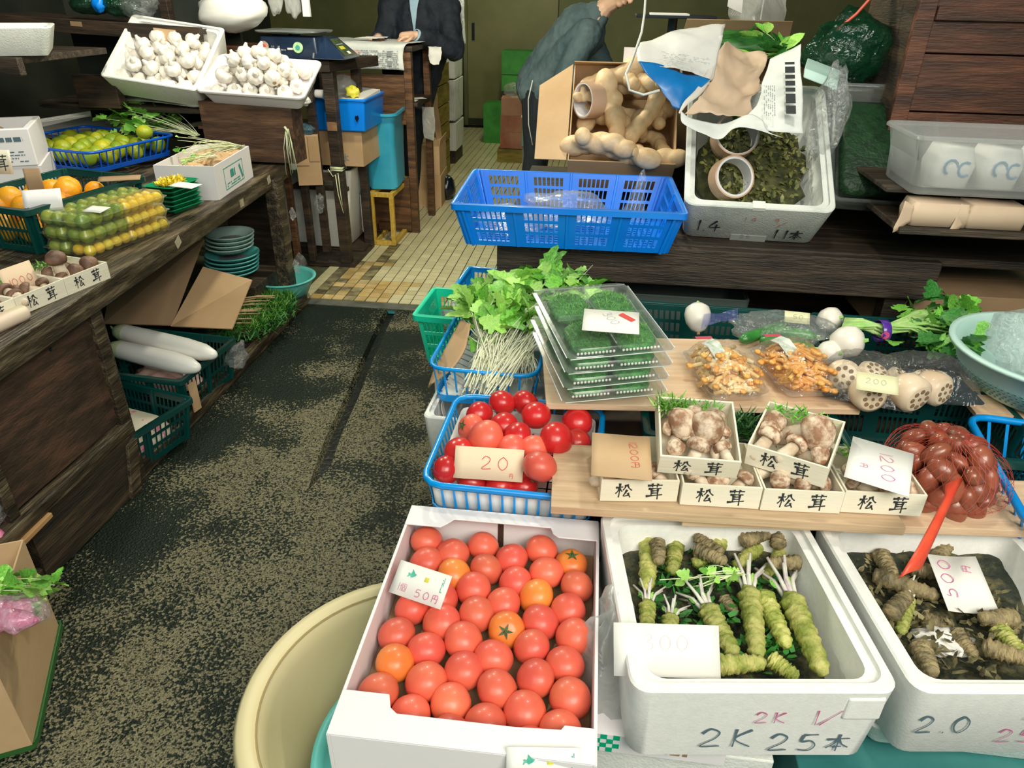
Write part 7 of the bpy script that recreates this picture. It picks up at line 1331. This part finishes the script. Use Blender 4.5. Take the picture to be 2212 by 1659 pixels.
# ---------------- people
skin_m = mat('skin', (.70, .42, .28), (.76, .48, .34), .5, 6, .05, 60); hair_m = mat('hair_dark', (.02, .018, .016), (.06, .055, .05), .6, 60, .4, 90, (1, 1, 6))
def remesh(o, vox, sm=6):
    q = o.modifiers.new('r', 'REMESH'); q.mode = 'VOXEL'; q.voxel_size = vox; q.use_smooth_shade = True
    if sm: q = o.modifiers.new('s', 'SMOOTH'); q.iterations = sm; q.factor = .5
def limb(q, pts, rs, n=12):
    pts = [Vector(p) for p in pts]
    for a, b, ra, rb in zip(pts, pts[1:], rs, rs[1:]): q.tube([a, a.lerp(b, .5), b], [ra, (ra+rb)/2, rb], n)
    for p, r in zip(pts, rs): q.blob(p, r, r, r, 12, 8)
def hand(q, wr, d, palm_n, curl=.5, side=1):
    """wrist point, direction to the fingers, palm normal (the side the fingers close to); side: thumb side sign"""
    wr, d, n = Vector(wr), Vector(d).normalized(), Vector(palm_n); n = (n-d*n.dot(d)).normalized(); s = d.cross(n)*side
    for k in range(5): p = wr+d*(.015+.018*k); q.blob(p, .030 if k else .026, .030 if k else .026, .030 if k else .026, 10, 7); 
    for k, (o, L_) in enumerate(((.030, .068), (.010, .076), (-.011, .070), (-.031, .055))):
        b = wr+d*.088+s*o; dd = d+s*o*2.2; dd.normalize(); pts = [wr+d*.05+s*o*.8, b]; dr = dd
        for j, f in enumerate((.45, .32, .23)):
            dr = (dr*math.cos(curl*.8)+n*math.sin(curl*.8)).normalized(); pts.append(pts[-1]+dr*L_*f)
        limb(q, pts, [.012, .0095, .0088, .008, .007], 8)
    t0 = wr+d*.03+s*.026; t1 = t0+(d*.5+s*.8+n*.25).normalized()*.035; t2 = t1+(d*.85+s*.3+n*.35).normalized()*.028; limb(q, [wr+d*.02, t0, t1, t2, t2+d*.018+n*.006], [.016, .014, .011, .010, .008], 8)
def head_mesh(q, c, f, up):
    f, up = Vector(f).normalized(), Vector(up).normalized(); up = (up-f*up.dot(f)).normalized(); s = f.cross(up)
    T0 = Matrix((s, f, up)).transposed().to_4x4(); T0.translation = Vector(c); q.T = T0
    q.blob((0, -.01, .03), .075, .095, .085, 18, 12); q.blob((0, .02, -.03), .058, .066, .080, 16, 10); q.blob((0, .055, -.085), .03, .028, .024, 10, 7)
    q.tube([(0, .085, .015), (0, .103, -.02), (0, .095, -.035)], [.009, .014, .013], 8); q.blob((0, .080, -.058), .026, .012, .010, 10, 6)
    for x in (-1, 1): q.blob((x*.076, -.005, -.01), .010, .018, .030, 8, 6); q.blob((x*.032, .078, .022), .020, .012, .008, 8, 6); q.blob((x*.045, .06, -.02), .022, .02, .02, 8, 6)
    q.T = Matrix.Identity(4); return T0
def person(label, loc, J, jacket, trousers, folds=.012, shirt=None, hands=()):
    t = thing('person', label, 'person', loc); b = Vector(loc); R = lambda p: Vector(p)-b; q = M()
    limb(q, [R(J['hip']), R(J['waist']), R(J['chest']), R(J['neck'])], [.125, .12, .13, .055]); T0 = head_mesh(q, R(J['head']), J['face'], J['up']); limb(q, [R(J['neck']), R(J['head'])+Vector((0, 0, -.04))], [.052, .055])
    for s in ('l', 'r'):
        limb(q, [R(J['chest']), R(J['sh'+s]), R(J['el'+s]), R(J['wr'+s])], [.08, .058, .040, .026]); hp = R(J['hip'])+Vector(J['ho'+s]); limb(q, [R(J['hip']), hp, R(J['kn'+s]), R(J['an'+s])], [.12, .085, .055, .036])
        a = R(J['an'+s]); limb(q, [a, a+Vector(J['foot'])*.5-Vector((0, 0, .03)), a+Vector(J['foot'])-Vector((0, 0, .045))], [.036, .035, .026])
        d, n, c, sd = J['hand'+s]; hand(q, R(J['wr'+s]), d, n, c, sd)
    o = q.build('body', skin_m, t, smooth=True); remesh(o, .0055, 3)
    hm = M(); hm.T = T0; hm.blob((0, -.022, .045), .082, .098, .088, 18, 12, lambda v: 1+.03*noise.noise(v*6)); hm.build('hair', hair_m, t, smooth=True)
    for x in (-1, 1):
        e = M(); e.T = T0; e.blob((x*.032, .086, .008), .013, .007, .006, 10, 6); e.build('eye', ink, t, smooth=True)
    e = M(); e.T = T0; e.blob((0, .094, -.058), .022, .004, .003, 8, 5); e.build('mouth', mat('lips', (.5, .2, .16), None, .5), t, smooth=True)
    q = M(); limb(q, [R(J['hip'])+(R(J['waist'])-R(J['hip']))*.15, R(J['waist']), R(J['chest']), R(J['neck'])+(R(J['chest'])-R(J['neck']))*.35], [.165, .16, .17, .085], 16)
    sl, sr = R(J['shl']), R(J['shr']); limb(q, [sl, sr], [.09, .09]); hl, hr = R(J['hip'])+Vector(J['hol'])*.7, R(J['hip'])+Vector(J['hor'])*.7; limb(q, [hl, hr], [.135, .135]); limb(q, [hl, sl], [.13, .10]); limb(q, [hr, sr], [.13, .10])
    for s in ('l', 'r'): w_ = R(J['wr'+s]); e_ = R(J['el'+s]); limb(q, [R(J['sh'+s]), e_, w_+(e_-w_)*.12], [.088, .070, .050])
    fo = [noise.noise_vector(Vector(v)*11)*folds+noise.noise_vector(Vector(v)*26)*folds*.4 for v in q.v]
    o = q.build('jacket', jacket, t, smooth=True); remesh(o, .011, 3)
    tx = bpy.data.textures.new('folds', 'CLOUDS'); tx.noise_scale = .075; dm = o.modifiers.new('d', 'DISPLACE'); dm.texture = tx; dm.strength = folds*2.2; dm.mid_level = .5; dm.texture_coords = 'LOCAL'
    q = M(); limb(q, [hl, hr], [.13, .13])
    for s in ('l', 'r'): hp = R(J['hip'])+Vector(J['ho'+s]); limb(q, [R(J['hip']), hp, R(J['kn'+s]), R(J['an'+s])], [.13, .105, .080, .065])
    o = q.build('trousers', trousers, t, smooth=True); remesh(o, .012, 3)
    for s in ('l', 'r'):
        a = R(J['an'+s]); f = Vector(J['foot']); q = M(); limb(q, [a-Vector((0, 0, .03)), a+f*.5-Vector((0, 0, .04)), a+f-Vector((0, 0, .05))], [.045, .042, .034]); o = q.build('shoe', black_pl, t, smooth=True); remesh(o, .010, 2)
    return t
navyj = mat('jacket_near_black', (.006, .010, .018), (.014, .020, .034), .8, 10, .3, 60); greyj = mat('jacket_slate', (.055, .10, .115), (.11, .165, .18), .8, 5, .3, 40); trou = mat('trousers_charcoal', (.010, .016, .022), (.022, .030, .038), .85, 8, .2, 40)
z_ = 1.205
p1 = person('standing person in a dark jacket, one hand on the newspaper', (-1.29, 5.42, 0), dict(hip=(-1.40, 5.46, .90), waist=(-1.36, 5.42, 1.08), chest=(-1.29, 5.36, 1.30), neck=(-1.29, 5.32, 1.46), head=(-1.30, 5.27, 1.60), face=(-.2, -1, -.35), up=(0, -.2, 1),
  shl=(-1.10, 5.36, 1.38), ell=(-1.03, 5.24, 1.135), wrl=(-1.235, 5.02, 1.235), shr=(-1.48, 5.36, 1.38), elr=(-1.55, 5.28, 1.13), wrr=(-1.50, 5.05, 1.215), hol=(.10, 0, 0), hor=(-.10, 0, 0), knl=(-1.41, 5.42, .48), knr=(-1.58, 5.42, .48), anl=(-1.43, 5.48, .09), anr=(-1.60, 5.48, .09), foot=(0, -.17, 0),
  handl=((-1, -.35, -.12), (-.25, 0, -1), .55, 1), handr=((.3, -1, -.05), (0, 0, -1), .25, -1)), navyj, trou)
q = M(); q.T = Matrix.Translation(Vector((-1.235, 5.02, 1.235))-Vector((-1.29, 5.42, 0))) @ (Vector((-1.235, 5.02, 1.235))-Vector((-1.03, 5.24, 1.135))).to_track_quat('Z', 'Y').to_matrix().to_4x4(); q.lathe([(.036, -.05), (.038, -.02), (.037, .008), (.032, .010), (.030, -.03)], 18, cap=False).build('shirt_cuff', mat('shirt_blue', (.28, .42, .55), (.36, .52, .62), .7, 8), p1, smooth=True)
patch([[(-.004, -.235, 1.24), (.004, -.235, 1.24)], [(-.018, -.238, 1.36), (.022, -.238, 1.36)], [(-.035, -.20, 1.47), (.045, -.20, 1.47)]], 6, 10, .004, 9).build('shirt_front', MATS['shirt_blue'], p1, smooth=True, solid=.003)
tag(patch([[(0, 0, 0), (.055, .01, 0)], [(0, -.005, -.14), (.06, 0, -.14)], [(.01, 0, -.33), (.065, .01, -.34)]], 5, 12, .006, 12).build('hanging_towel', bagwhite, loc=(-1.075, 5.55, 1.50), smooth=True, solid=.002), 'narrow pale towel hanging just right of the standing person', 'towel')
M().tube([(.02, 0, 0), (.02, 0, 1.25)], .003, 6).build('hanging_cord', paper, bpy.data.objects['hanging_towel'])
p2 = person('bending person in a slate grey jacket and charcoal trousers with a white cord', (-.47, 5.35, 0), dict(hip=(-.47, 5.35, .90), waist=(-.38, 5.33, 1.05), chest=(-.19, 5.28, 1.27), neck=(-.03, 5.22, 1.42), head=(.085, 5.16, 1.535), face=(.55, -.6, -.75), up=(.6, -.1, .8),
  shl=(-.16, 5.42, 1.28), ell=(.0, 5.38, 1.02), wrl=(.16, 5.18, .92), shr=(-.14, 5.08, 1.26), elr=(-.26, 4.98, 1.03), wrr=(-.02, 4.90, .93), hol=(0, .10, 0), hor=(0, -.10, 0), knl=(-.44, 5.44, .47), knr=(-.46, 5.24, .47), anl=(-.50, 5.45, .09), anr=(-.52, 5.22, .09), foot=(.17, -.03, 0),
  handl=((1, -.4, -.4), (0, 0, -1), .5, -1), handr=((1, -.2, -.5), (0, 0, -1), .5, 1)), greyj, trou)
q = M(); q.tube([(-.01, -.245, .98), (-.035, -.25, .86), (-.03, -.235, .70), (.0, -.22, .56)], .004, 5).build('white_cord', paper, p2, smooth=True)
